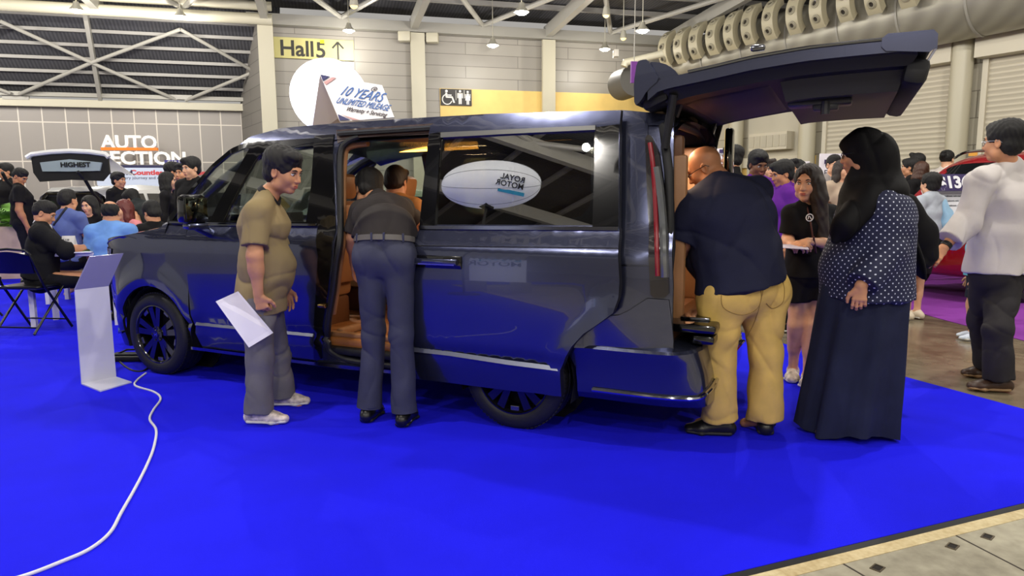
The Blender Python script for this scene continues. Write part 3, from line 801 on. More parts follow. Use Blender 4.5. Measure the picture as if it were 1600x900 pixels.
def paint_mat():
    m = mat('car_paint', (76, 80, 104), 0.20, metal=0.85, coat=1.0, spec=0.5)
    return m
M_PAINT = paint_mat()
M_GBLK = mat('gloss_black', (8, 8, 10), 0.12, coat=1.0)
M_MBLK = mat('matte_black', (14, 14, 16), 0.6)
M_RUB = mat('tyre_rubber', (24, 24, 26), 0.55, bump=0.15, bscale=80)
M_CHR = mat('chrome', (200, 200, 205), 0.08, metal=1.0)
M_CHRL = mat('moulding_and_crease_glint', (150, 154, 170), 0.28, metal=0.8)  # door moulding metal; also the light tone painted in for the crease highlight
M_CHRD = mat('dark_chrome', (120, 122, 130), 0.15, metal=1.0)
M_RIM = mat('rim_black', (22, 22, 28), 0.16, metal=0.5, coat=1.0)
M_RIMG = mat('rim_grey', (120, 120, 126), 0.25, metal=0.9)
M_TAN = mat('tan_leather', (146, 104, 68), 0.45, var=0.06, vscale=6)
M_TAND = mat('brown_trim', (96, 60, 34), 0.5)
M_WOOD = mat('cabin_floor', (150, 96, 50), 0.4, var=0.12, vscale=5)
M_CAB = mat('cabin_dark', (30, 28, 28), 0.6)
M_HEAD = mat('headliner', (120, 98, 76), 0.9)
M_LED = mat('led_warm', (255, 170, 60), 0.5, emit=9.0, emit_col=(255, 176, 70))
def glass(name, tint, fac, rough=0.0):
    """thin pane: tinted clear plus fresnel mirror"""
    m = bpy.data.materials.new(name); m.use_nodes = True; nt = m.node_tree
    for n in list(nt.nodes):
        if n.type == 'BSDF_PRINCIPLED': nt.nodes.remove(n)
    out = [n for n in nt.nodes if n.type == 'OUTPUT_MATERIAL'][0]
    t = nt.nodes.new('ShaderNodeBsdfTransparent'); t.inputs[0].default_value = (tint[0], tint[1], tint[2], 1)
    g = nt.nodes.new('ShaderNodeBsdfGlossy'); g.inputs['Roughness'].default_value = rough; g.inputs['Color'].default_value = (1, 1, 1, 1)
    fr = nt.nodes.new('ShaderNodeLayerWeight'); fr.inputs['Blend'].default_value = 0.5
    mr = nt.nodes.new('ShaderNodeMapRange'); mr.inputs['To Min'].default_value = fac[0]; mr.inputs['To Max'].default_value = fac[1]
    nt.links.new(fr.outputs['Fresnel'], mr.inputs['Value'])
    mx = nt.nodes.new('ShaderNodeMixShader'); nt.links.new(mr.outputs[0], mx.inputs[0]); nt.links.new(t.outputs[0], mx.inputs[1]); nt.links.new(g.outputs[0], mx.inputs[2])
    nt.links.new(mx.outputs[0], out.inputs['Surface']); MATS[name] = m
    return m
M_GLASS = glass('window_glass', (0.90, 0.94, 0.90), (0.02, 0.5))
M_TINT = glass('privacy_glass', (0.42, 0.42, 0.38), (0.14, 0.8))

# ---------- outlines (traced on the body side)
ARC_F = arc(UF, 0.326, 0.385, 200, -17, 26)       # front arch, front to rear over the top
fa_end = ARC_F[-1]
top_prof = [(0.14, 0.98), (0.28, 1.06), (0.60, 1.12), (1.02, 1.19)]
# silhouette of the roof side
sil = CSL([(266, 343), (296, 302), (330, 263), (364, 234), (392, 213), (440, 200), (520, 193), (620, 186), (760, 178), (975, 172)])
zc_top = cs(760, 186)[1]
# fender + hood side
fender = [(0.05, 0.62), (0.03, 0.80), (0.06, 0.95), (0.14, 1.00)] + crom([(0.30, 1.045), (0.6, 1.085), cs(212, 373)], 5) + CSL([(240, 360), (264, 352), (293, 353), (294, 400), (294, 462), (301, 505)])
fender += [(fa_end[0] + 0.03, 0.36), (fa_end[0] + 0.0, 0.22)] + ARC_F[::-1] + [(0.50, 0.20), (0.42, 0.19), (0.20, 0.22), (0.10, 0.36), (0.06, 0.5)]
panel('front_fender', fender, [M_PAINT, M_MBLK], parent=car, edge_mi=1)
panel('front_fender', fender, [M_PAINT, M_MBLK], parent=car, edge_mi=1, mirror=True)
# greenhouse side: pillars and roof rail, with window openings
win_q = CSL([(270, 344), (300, 302), (334, 263), (360, 241), (382, 232), (390, 233), (362, 283), (343, 315), (329, 345)])
win_f = CSL([(350, 346), (362, 318), (385, 275), (401, 249), (414, 236), (440, 231), (491, 228), (487, 290), (479, 347)])
door_open = chaikin(CSL([(526, 230), (545, 214), (570, 209), (760, 201), (775, 586), (690, 579), (556, 566), (519, 554), (507, 536), (508, 511), (517, 453), (521, 412), (526, 371), (526, 300)]), 1, 0.05)
dz0 = cs(300, 350)[1]
q_hole = chaikin(CSL([(800, 222), (925, 216), (922, 340), (800, 342)]), 2, .06)
roofrail = sil + [(UEND - 0.14, 1.80), (UEND - 0.10, 1.2), (UEND - 0.08, 0.9), (UEND - 0.08, 0.60), (UR + 0.45, 0.60)] + arc(UR, 0.326, 0.42, 50, 170, 14) + CSL([(560, 579), (512, 574), (496, 572), (497, 500), (497, 400), (496, 351), (478, 350), (345, 350), (295, 352), (264, 351)])
panel('body_side', roofrail, [M_PAINT, M_MBLK], holes=[win_q, win_f, door_open, q_hole], parent=car, edge_mi=1)
# far side: same sheet with rear windows open too
win_r = [(2.78, 1.22), (3.62, 1.22), (3.62, 1.68), (2.80, 1.69)]; win_r2 = [(3.72, 1.22), (4.7, 1.22), (4.62, 1.66), (3.72, 1.68)]
panel('body_side', roofrail, [M_PAINT, M_MBLK], holes=[win_q, win_f, chaikin(win_r, 2, .06), chaikin(win_r2, 2, .06)], parent=car, edge_mi=1, mirror=True)
for nm, w_, mm in (('quarter_glass', win_q, M_GLASS), ('front_door_glass', win_f, M_GLASS)):
    panel(nm, w_, mm, off=0.012, th=0.004, parent=car, step=0.12); panel(nm, w_, mm, off=0.012, th=0.004, parent=car, step=0.12, mirror=True)
for w_ in (win_r, win_r2): panel('rear_side_glass', w_, M_GLASS, off=0.012, th=0.004, parent=car, step=0.15, mirror=True)
# black frames round the front windows
fr_o = CSL([(263, 350), (262, 342), (296, 298), (331, 258), (362, 232), (386, 222), (440, 219), (520, 214), (521, 355), (496, 352), (345, 351)])
panel('window_frame', chaikin(fr_o, 1, 0.02), [M_GBLK, M_MBLK], holes=[win_q, win_f], off=-0.006, th=0.012, parent=car, angle=30)
# front door lower skin
fd = CSL([(296, 353), (345, 352), (497, 353), (497, 400), (494, 470), (491, 562), (400, 552), (318, 543), (306, 520), (296, 462)])
fdo = panel('front_door', fd, [M_PAINT, M_MBLK], off=-0.004, th=0.03, parent=car, edge_mi=1)
panel('front_door', fd, [M_PAINT, M_MBLK], off=-0.004, th=0.03, parent=car, edge_mi=1, mirror=True)
def strip(name, pts, w, m, off, parent, th=0.012, slope=False):
    """narrow moulding following (u, z) points on the body side"""
    b = MB(); P = [Vector((u, side_in(u, z) + off, z)) for (u, z) in pts]
    rows = []
    for i, p in enumerate(P):
        d = (P[min(i + 1, len(P) - 1)] - P[max(i - 1, 0)]).normalized(); n = Vector((0, -1, 0)); t = d.cross(n).normalized()
        if t.z < 0: t = -t
        rows.append([p - t * w / 2, p - t * w / 2 + n * th, p + t * w / 2 + n * (th * (.15 if slope else 1)), p + t * w / 2, p - t * w / 2])
    b.grid(rows); n0 = len(rows)
    b.add(rows[0][:4], [(0, 1, 2, 3)]); b.add(rows[-1][:4], [(3, 2, 1, 0)])
    return b.build(name, m, parent, angle=50)
strip('door_moulding', CSL(crom([(308, 505), (400, 514), (491, 523)], 6)), 0.022, M_CHRL, -0.004, car, 0.016, True)
strip('beltline_moulding', CSL(crom([(268, 347), (345, 349), (497, 351)], 6)), 0.014, M_CHRD, -0.012, car)
strip('sill_moulding', CSL(crom([(306, 542), (400, 554), (497, 566), (560, 573), (640, 581)], 6), 0.02), 0.022, M_CHRD, -0.004, car, 0.02)
strip('bumper_reflection', [(0.30, 0.30), (0.38, 0.30), (0.46, 0.30), (0.53, 0.31)], 0.016, M_CHRD, -0.004, car)  # thin metal strip stands in for a silver reflection on the bumper
# dark B pillar sheet and its latch striker
bp = CSL([(493, 212), (523, 210), (524, 300), (523, 371), (518, 412), (514, 453), (505, 511), (504, 560), (492, 565), (494, 470), (498, 400)])
panel('centre_pillar', bp, [M_GBLK, M_MBLK], off=-0.008, th=0.02, parent=car)
b = MB(); u_, z_ = cs(508, 477); b.box((u_, side_in(u_, z_) - 0.02, z_), (0.05, 0.03, 0.028), bev=0.006); b.tube([(u_ - 0.03, side_in(u_, z_) - 0.03, z_), (u_ + 0.02, side_in(u_, z_) - 0.035, z_)], 0.010, 10)
b.build('door_striker', mat('brass', (226, 200, 120), 0.2, metal=1.0), car)
# rubber seal round the sliding door opening
seal = CSL(crom([(560, 213), (541, 222), (531, 240), (530, 300), (530, 371), (524, 412), (519, 453), (511, 505), (511, 536), (519, 552), (558, 566), (690, 579)], 5))
b = MB(); b.tube([Vector((u, side_in(u, z) + 0.012, z)) for (u, z) in seal], 0.021, 10); b.build('door_seal', M_RUB, car)
seal2 = CSL(crom([(575, 224), (545, 230), (538, 248), (536, 300), (536, 371), (531, 412), (526, 453), (520, 490)], 5), 0.06)
b = MB(); b.tube([Vector((u, side_in(u, z) + 0.06, z)) for (u, z) in seal2], 0.022, 10); b.build('pillar_trim', M_TAN, car)
# upper door track channel above the opening
tr = CSL([(526, 203), (688, 192), (688, 209), (545, 216), (528, 224)])
panel('door_track', tr, [mat('track_brown', (52, 36, 32), 0.35, coat=0.5), M_MBLK], off=-0.004, th=0.02, parent=car)
for dy in (3, 7):
    strip('track_rail', CSL([(530, 204 + dy), (610, 199 + dy), (687, 194 + dy)]), 0.012, M_CHRD if dy == 3 else M_MBLK, -0.01, car)
# ---------- roof, windscreen, bonnet
def ztop(u):
    X = [0.03, 0.08, 0.2, 0.6, 1.05, 1.25, 1.55, 1.80, 2.0, 2.3, 2.7, 3.4, 4.2, 4.8, 4.95]
    Z = [0.92, 1.0, 1.04, 1.13, 1.205, 1.33, 1.55, 1.70, 1.775, 1.83, 1.855, 1.865, 1.86, 1.84, 1.825]
    return float(np.interp(u, X, Z))
def sect(u, n=23, drop=0.06):
    zt = ztop(u); zs = zt - drop; vi = side_in(u, zs) - 0.008; out = []
    for k in range(n):
        t = -1 + 2 * k / (n - 1); v = CAR_W / 2 + t * (CAR_W / 2 - vi); z = zs + (zt - zs) * (1 - abs(t) ** 3.2)
        out.append(Vector((u, v, z)))
    return out
def front_bow(P, u0):   # plan rounding of the nose
    return [Vector((p.x - 0.12 * (1 - ((p.y - CAR_W / 2) / (CAR_W / 2)) ** 2) * (1 if u0 < 1.0 else 0), p.y, p.z)) for p in P]
rows = [sect(u, drop=0.095) for u in np.linspace(1.98, 4.88, 24)]
b = MB(); b.grid(rows); b.grid([[p - Vector((0, 0, 0.03)) for p in r] for r in rows], flip=True); b.build('roof', M_PAINT, car, merge=False, recalc=False, angle=60)
rows = [sect(u, drop=0.05) for u in np.linspace(0.10, 1.10, 14)]
b = MB(); b.grid(rows); b.build('bonnet', M_PAINT, car, angle=60, merge=False, recalc=False)
ws = []
for u in np.linspace(1.02, 2.0, 12):
    r = sect(u, drop=0.05); t = (u - 1.02) / 0.98
    ws.append([Vector((p.x - 0.10 * (1 - ((p.y - CAR_W / 2) / (CAR_W / 2)) ** 2) * (1 - t), p.y, p.z)) for p in r[1:-1]])
b = MB(); b.grid(ws); b.build('windscreen', M_GLASS, car, merge=False)
for s_ in (0, 1):
    pts = []
    for u in np.linspace(1.0, 2.02, 12):
        r = sect(u, drop=0.05)[1 if s_ == 0 else -2]; pts.append(r + Vector((0, 0, -0.012)))
    b = MB(); b.tube(pts, 0.036, 10); b.build('windscreen_pillar', M_PAINT, car)
# side gap between bonnet and fender top
for mir in (0, 1):
    rows = []
    for u in np.linspace(0.10, 1.10, 12):
        e = sect(u, drop=0.05)[0]; zf_ = min(e.z - 0.01, 1.0 + 0.05 * u + 0.03)
        rr = [Vector((u, side_in(u, zf_) + 0.004, zf_)), Vector((u, (side_in(u, zf_) + e.y) / 2, (zf_ + e.z) / 2 + 0.008)), e]
        if mir: rr = [Vector((p.x, CAR_W - p.y, p.z)) for p in rr]
        rows.append(rr)
    b = MB(); b.grid(rows); b.build('bonnet_shoulder', M_PAINT, car, merge=False)
# nose: bumper, grille, lamps
rows = []
for z in (0.20, 0.32, 0.5, 0.7, 0.86, 0.95, 1.0):
    r = []
    for k in range(21):
        t = -1 + 2 * k / 20; v0 = side_in(0.05, z); v = CAR_W / 2 + t * (CAR_W / 2 - v0); bow = 0.14 * (1 - abs(t) ** 2.2)
        r.append(Vector((0.07 - bow + (0.05 if z > 0.94 else 0) + (0.06 if z < 0.25 else 0), v, z)))
    rows.append(r)
b = MB(); b.grid(rows, flip=True); b.build('front_bumper', M_PAINT, car, merge=False)
b = MB()
for k in range(5): b.box((-0.075 + 0.012 * k * 0, CAR_W / 2, 0.66 + k * 0.05), (0.02, 1.0 - abs(k - 2) * 0.04, 0.028), bev=0.006)
b.build('grille', M_CHRD, car)
for mir in (0, 1):
    b = MB(); rows = []
    for z in np.linspace(0.80, 0.98, 6):
        rows.append([Vector((u, (side_in(u, z) - 0.008) if not mir else CAR_W - side_in(u, z) + 0.008, z)) for u in np.linspace(0.06, 0.42 + (z - 0.8) * 0.3, 9)])
    b.grid(rows); b.build('headlamp', mat('headlamp_glass', (190, 195, 205), 0.08, metal=0.6, coat=1.0), car, merge=False)
# ---------- rear quarter, bumper, lamps
q_up = CSL([(970, 196), (979, 188), (1000, 193), (1011, 206), (1012, 300), (1014, 415), (975, 415)])
panel('rear_quarter', CSL([(968, 182), (985, 181), (1005, 186), (1013, 196), (1013, 240), (1016, 330), (1019, 413), (985, 413), (968, 413)]), [M_PAINT, M_MBLK], off=-0.012, th=0.02, parent=car, edge_mi=1)
panel('rear_quarter', CSL([(968, 416), (1019, 416), (1020, 464), (1012, 464), (985, 482), (968, 490)]), [M_PAINT, M_MBLK], off=-0.012, th=0.02, parent=car, edge_mi=1)
# rear bumper wraps round the corner: rows in z, columns along plan curve
def plan_rear(t, z, grow=0.0):
    """t 0..1 along the bumper from the wheel arch round the near corner, across the back"""
    zz = z
    flare = 0.05 * sm((0.62 - z) / 0.3) + grow
    cor = 0.20
    pts = [(4.36, -0.006), (4.84, -0.006), (4.96, 0.035), (5.03, 0.15), (5.05, 0.40), (5.05, CAR_W / 2)]
    pts = crom([(p[0] + (flare if p[0] > 4.95 else 0), p[1] + side_in(4.3, z) * (1 if p[1] < 0.1 else 0) - grow * (p[1] < 0.1)) for p in pts], 6)
    L = len(pts) - 1; i = min(int(t * L), L - 1); f = t * L - i
    return (pts[i][0] + (pts[i + 1][0] - pts[i][0]) * f, pts[i][1] + (pts[i + 1][1] - pts[i][1]) * f)
def arch_u(z): return UR + math.sqrt(max(0.0, 0.40 ** 2 - (z - 0.326) ** 2)) if z < 0.72 else UR + 0.1
rows = []
for z in (0.24, 0.28, 0.34, 0.42, 0.50, 0.53, 0.545, 0.56):
    r = []
    for k in range(31):
        x, y = plan_rear(k / 30, z, grow=0.012 if z < 0.55 else 0.0); x = max(x, arch_u(z)); 
        if z < 0.27: y += 0.03 * (y < 0.3)
        r.append(Vector((x, y, z)))
    rows.append(r)
full = []
for r in rows: full.append(r + [Vector((p.x, CAR_W - p.y, p.z)) for p in r[:-1][::-1]])
b = MB(); b.grid(full); b.grid([[p for p in full[-1]], [Vector((min(p.x, 4.86), min(max(p.y, 0.14), CAR_W - .14), 0.60)) for p in full[-1]]]); b.build('rear_bumper', M_PAINT, car, merge=False, angle=30)
cp_ = [plan_rear(k / 30, 0.31, 0.02) for k in range(2, 31)]
b = MB(); P = [Vector((p[0], p[1], 0.305 + 0.07 * sm((i - 10) / 16))) for i, p in enumerate(cp_)]; P = P + [Vector((p.x, CAR_W - p.y, p.z)) for p in P[:-1][::-1]]
b.tube(P, 0.013, 8); b.build('bumper_chrome', M_CHR, car)
# lower quarter between arch and lamps
lq = [(UR + 0.36, 0.545), (UR + 0.36, 0.62), (UR + 0.40, 0.70)] + CSL([(968, 492), (985, 484), (1013, 466), (1046, 468), (1050, 500), (1053, 530)]) + [(4.93, 0.545)]
panel('lower_quarter', lq, [M_PAINT, M_MBLK], off=-0.016, th=0.02, parent=car, edge_mi=1)
# tail lamp: tall upright unit
tl = chaikin(CSL([(1010, 212), (1020, 211), (1032, 240), (1040, 300), (1046, 380), (1047, 464), (1019, 465), (1016, 380), (1013, 300)]), 1, 0.02)
tlo = panel('tail_lamp', tl, [mat('lamp_smoke', (34, 30, 32), 0.1, coat=1.0), M_MBLK], off=-0.03, th=0.05, parent=car)
rp = CSL(crom([(1018, 224), (1023, 262), (1027, 330), (1030, 430)], 6)); 
b = MB(); b.tube([Vector((u, side_in(u, z) - 0.036, z)) for (u, z) in rp], 0.013, 8); b.build('red_light_strip', mat('lamp_red', (128, 22, 34), 0.2, coat=1.0), tlo)
rp = CSL(crom([(1028, 262), (1034, 300), (1039, 360), (1041, 432)], 6))
b = MB(); b.tube([Vector((u, side_in(u, z) - 0.034, z)) for (u, z) in rp], 0.022, 8); b.build('clear_lens', mat('lens_grey', (104, 106, 106), 0.15, metal=0.5, coat=1.0), tlo)
# rear opening: frame, load floor, inner trims
b = MB()
fr = [Vector((4.93, 0.10 + 0.0, 0.66)), Vector((4.96, 0.10, 1.1)), Vector((4.93, 0.14, 1.5)), Vector((4.88, 0.20, 1.74)), Vector((4.86, 0.40, 1.79)), Vector((4.86, CAR_W - 0.4, 1.79)), Vector((4.88, CAR_W - 0.2, 1.74)), Vector((4.93, CAR_W - 0.14, 1.5)), Vector((4.96, CAR_W - 0.10, 1.1)), Vector((4.93, CAR_W - 0.10, 0.66))]
b.tube([p - Vector((0.07, -0.02 if p.y < .8 else 0.02, 0)) for p in fr], 0.024, 10); b.build('tailgate_opening_frame', M_MBLK, car)
b = MB()
for mir in (0, 1):
    y = 0.29 if not mir else CAR_W - 0.29
    b = MB(); b.box((4.3, y + (0.04 if not mir else -0.04), 1.12), (1.25, 0.05, 0.95), bev=0.02); b.build('load_side_trim', M_TAN, car)
b = MB()
for mir in (0, 1):
    y = 0.34 if not mir else CAR_W - 0.34
    b.box((4.3, y, 1.60), (1.2, 0.06, 0.2), bev=0.02); b.box((4.55, y, 1.0), (0.5, 0.05, 0.03), bev=0.01); b.box((4.72, y, 1.18), (0.1, 0.05, 0.32), bev=0.02)
b.build('load_side_rail', M_TAND, car)
b = MB(); b.box((4.98, CAR_W / 2, 0.665), (0.30, CAR_W - 0.28, 0.05), bev=0.015); b.box((5.06, CAR_W / 2, 0.60), (0.12, CAR_W - 0.34, 0.05), bev=0.015); b.build('load_sill', M_GBLK, car)
b = MB(); b.box((5.0, CAR_W / 2, 0.70), (0.16, CAR_W - 0.5, 0.02), bev=0.006); b.build('sill_scuff_plate', M_CHRD, car)
b = MB(); b.box((4.4, CAR_W / 2, 0.60), (1.0, CAR_W - 0.3, 0.10), bev=0.02); b.build('load_floor', M_TAND, car)
b = MB(); b.box((3.0, CAR_W / 2, 0.40), (2.5, CAR_W - 0.16, 0.06), bev=0.02); b.build('cabin_floor', M_WOOD, car)
b = MB(); b.box((2.62, 0.30, 0.455), (0.06, 0.3, 0.05), bev=0.015); b.box((3.0, 0.14, 0.445), (1.0, 0.06, 0.035), bev=0.012); b.build('step_trim', M_TAN, car)
b = MB(); b.box((3.05, 0.09, 0.35), (1.3, 0.10, 0.05), bev=0.015); b.build('sill_step', M_MBLK, car)
b = MB(); b.box((2.6, CAR_W / 2, 0.27), (3.6, CAR_W - 0.34, 0.12), bev=0.03); b.build('underbody', M_MBLK, car)
# wheel wells
for uw in (UF, UR):
    for mir in (0, 1):
        b = MB(); rows = []
        for a in range(-20, 201, 20):
            u = uw + 0.375 * math.cos(math.radians(a)); z = 0.326 + 0.375 * math.sin(math.radians(a))
            r = [Vector((u, 0.035, z)), Vector((u, 0.34, z))]
            if mir: r = [Vector((p.x, CAR_W - p.y, p.z)) for p in r]
            rows.append(r)
        b.grid(rows)
        y = 0.34 if not mir else CAR_W - 0.34
        b.prism(arc(uw, 0.326, 0.375, 0, 345, 23), y, y + 0.01, lambda x, zz, w: Vector((x, w, zz)))
        b.build('wheel_well', mat('well_black', (6, 6, 7), 0.85), car, merge=False)
# headliner, partition trims, LED strips
b = MB(); b.box((3.4, CAR_W / 2, 1.815), (2.8, CAR_W - 0.52, 0.02), bev=0.008); b.build('headliner', M_HEAD, car)
for i, (pl_, pr_) in enumerate((((597, 238), (621, 236)), ((623, 236), (668, 234)), ((692, 233), (745, 230)), ((790, 225), (893, 222)))):
    qa = on_plane(pl_[0], pl_[1], CO + CN * 1.42, CN) - CO; qb = on_plane(pr_[0], pr_[1], CO + CN * 1.42, CN) - CO
    b = MB(); b.beam((qa.dot(CD), 1.42, qa.z), (qb.dot(CD), 1.42, qb.z), 0.03, 0.022, up=(0, 0, 1)); b.build('led_strip', M_LED, car)
def car_light(u, v, z, e, sx, sy, col=(1.0, 0.72, 0.46)):
    l = bpy.data.lights.new('cabin_light', 'AREA'); l.shape = 'RECTANGLE'; l.size = sx; l.size_y = sy; l.energy = e; l.color = col
    o = bpy.data.objects.new('cabin_light', l); COL.objects.link(o); o.parent = car; o.location = (u, v, z); return o
car_light(3.45, 1.28, 1.70, 16, 0.9, 0.05); car_light(3.9, 0.45, 1.70, 8, 1.0, 0.05); car_light(4.75, CAR_W / 2, 1.70, 14, 0.1, 0.8)
# dashboard, wheel
b = MB(); b.box((1.40, CAR_W / 2, 1.06), (0.45, CAR_W - 0.3, 0.22), bev=0.05); b.box((1.62, CAR_W / 2, 0.86), (0.2, 0.36, 0.4), bev=0.04); b.box((1.56, CAR_W / 2, 1.17), (0.03, 0.28, 0.17), bev=0.01); b.build('dashboard', M_CAB, car)
b = MB(); b.tube([Vector((1.72 + 0.06 * math.sin(t), 0.48 + 0.18 * math.cos(t) + 0.78, 1.05 + 0.17 * math.sin(t))) for t in np.linspace(0, 2 * math.pi, 25)[:-1]], 0.016, 8, closed=True); b.box((1.72, 1.26, 1.05), (0.05, 0.12, 0.1), bev=0.02); b.build('steering_wheel', M_MBLK, car)
# seats
def seat(u, v, z0, w, m, rec=12):
    s = empty('car_seat', (u, v, z0), parent=car)
    b = MB(); b.box((0.0, 0, 0.34), (0.50, w, 0.15), bev=0.05); b.build('cushion', m, s)
    R_ = Matrix.Rotation(math.radians(rec), 3, 'Y')
    b = MB(); b.box((0.30, 0, 0.68), (0.14, w, 0.62), R_, bev=0.05); b.box((0.26, 0, 0.62), (0.08, w * 0.6, 0.42), R_, bev=0.03); b.build('backrest', m, s)
    b = MB(); b.box((0.38, 0, 1.09), (0.11, w * 0.52, 0.18), R_, bev=0.04); b.build('headrest', m, s)
    b = MB(); b.box((0.05, 0, 0.16), (0.4, w * 0.8, 0.22), bev=0.02); b.build('seat_base', M_TAND, s)
    b = MB()
    for sg in (-1, 1): b.box((0.08, sg * (w / 2 + 0.03), 0.55), (0.34, 0.055, 0.07), bev=0.025)
    b.build('armrest', m, s)
    return s
seat(2.05, 0.47, 0.36, 0.50, M_TAN); seat(2.05, 1.25, 0.36, 0.50, M_TAN)
seat(3.52, 0.50, 0.42, 0.46, M_TAN, 18); seat(3.52, 1.24, 0.42, 0.46, M_TAN, 18)
for v in (0.48, 0.86, 1.24): seat(4.22, v, 0.46, 0.40, M_TAN, 10)
# mirror
m_c = Vector((1.60, -0.13, 1.26))
b = MB(); b.box(m_c + Vector((0, 0, 0.04)), (0.11, 0.20, 0.20), Matrix.Rotation(math.radians(-12), 3, 'Z'), bev=0.035, taper=0.9); b.build('mirror_housing', M_GBLK, car)
b = MB(); b.box(m_c + Vector((0.056, -0.012, 0.045)), (0.006, 0.155, 0.145), Matrix.Rotation(math.radians(-12), 3, 'Z'), bev=0.002); b.build('mirror_glass', mat('mirror', (110, 116, 104), 0.06, metal=1.0), car)
b = MB(); b.box(m_c + Vector((-0.005, 0.03, -0.08)), (0.09, 0.17, 0.05), Matrix.Rotation(math.radians(-12), 3, 'Z'), bev=0.02); b.tube([m_c + Vector((0, 0.02, -0.08)), m_c + Vector((-0.02, 0.16, -0.14))], 0.032, 10); b.build('mirror_foot', M_PAINT, car)
# ---------- wheels
def wheel(uw, mir=False, rot=0.0):
    w = empty('wheel', (uw, 0.0, 0.326), parent=car)
    sgn = 1 if not mir else -1; y0 = 0.018 if not mir else CAR_W - 0.018
    w.location = (uw, y0, 0.326)
    R = 0.326; T = lambda prof: [(r, h * sgn) for (r, h) in prof]
    b = MB(); b.lathe(T([(0.226, 0.0), (0.232, -0.006), (0.255, -0.012), (0.285, -0.010), (0.308, 0.0), (0.320, 0.016), (R, 0.040), (R, 0.075), (R - 0.006, 0.078), (R - .006, 0.084), (R, 0.087), (R, 0.125), (R - .006, 0.128), (R - .006, .134), (R, .137), (R, 0.18), (0.316, 0.205), (0.226, 0.215), (0.226, 0.0)]), axis='Y', n=64)
    b.build('tyre', M_RUB, w, angle=50)
    b = MB()
    for k in range(72):      # tread blocks at the shoulder
        a = 2 * math.pi * k / 72; c_ = Vector((math.cos(a) * (R - 0.004), 0.032 * sgn, math.sin(a) * (R - 0.004)))
        b.box(c_, (0.010, 0.028, 0.017), Matrix.Rotation(-a, 3, 'Y'))
    tr_ = b.build('tread', M_RUB, w, smooth=False)
    b = MB(); b.lathe(T([(0.228, 0.002), (0.230, -0.006), (0.222, -0.008), (0.214, 0.002), (0.206, 0.03), (0.200, 0.16)]), axis='Y', n=48); b.build('rim', M_RIM, w)
    b = MB(); b.lathe(T([(0.20, 0.12), (0.12, 0.11), (0.001, 0.11)]), axis='Y', n=32); b.build('brake_disc', mat('brake_grey', (26, 26, 30), 0.5, metal=0.5), w)
    b = MB()
    for k in range(5):
        a0 = rot + 2 * math.pi * k / 5
        for (da, wi, wo) in ((0.20, 0.036, 0.050), (-0.20, 0.036, 0.050)):
            a = a0 + da
            p0 = Vector((math.cos(a0 + da * 0.8) * 0.045, 0.010, math.sin(a0 + da * 0.8) * 0.045)); p1 = Vector((math.cos(a) * 0.212, 0.004, math.sin(a) * 0.212))
            t = Vector((-math.sin(a), 0, math.cos(a)))
            vs = [p0 - t * wi / 2, p0 + t * wi / 2, p1 + t * wo / 2, p1 - t * wo / 2]; mid = [p0 + Vector((0, -0.006, 0)), p1 + Vector((0, -0.004, 0))]
            P = [Vector((p.x, p.y * sgn, p.z)) for p in vs + [v + Vector((0, 0.03, 0)) for v in vs]]
            b.add(P, [(0, 1, 2, 3), (7, 6, 5, 4), (0, 4, 5, 1), (1, 5, 6, 2), (2, 6, 7, 3), (3, 7, 4, 0)])
    b.build('spoke', M_RIM, w, smooth=False)
    b = MB()
    for k in range(5):
        a = rot + 2 * math.pi * (k + 0.5) / 5; p1 = Vector((math.cos(a) * 0.198, 0.02 * sgn, math.sin(a) * 0.198)); 
        b.box(p1, (0.030, 0.014, 0.055), Matrix.Rotation(-a, 3, 'Y'), bev=0.003)
    b.build('rim_insert', M_RIMG, w, smooth=False)
    b = MB(); b.lathe(T([(0.062, 0.02), (0.058, 0.002), (0.034, 0.0), (0.030, -0.006), (0.001, -0.006)]), axis='Y', n=24)
    for k in range(5):
        a = rot + 0.3 + 2 * math.pi * k / 5; b.ball((math.cos(a) * 0.047, -0.0, math.sin(a) * 0.047), 0.007, 8)
    b.build('hub_cap', M_RIM, w)
    if not mir:
        b = MB(); y = -0.0075
        b.beam((-0.010, y, -0.014), (-0.013, y, 0.014), 0.005, 0.003, up=(0, 1, 0)); b.beam((0.010, y, -0.014), (0.013, y, 0.014), 0.005, 0.003, up=(0, 1, 0)); b.beam((-0.010, y, -0.001), (0.010, y, -0.001), 0.005, 0.003, up=(0, 1, 0))
        b.build('emblem', M_CHR, w, smooth=False)
for uw, rt in ((UF, 0.35), (UR, 0.33)):
    wheel(uw, False, rt); wheel(uw, True, rt)

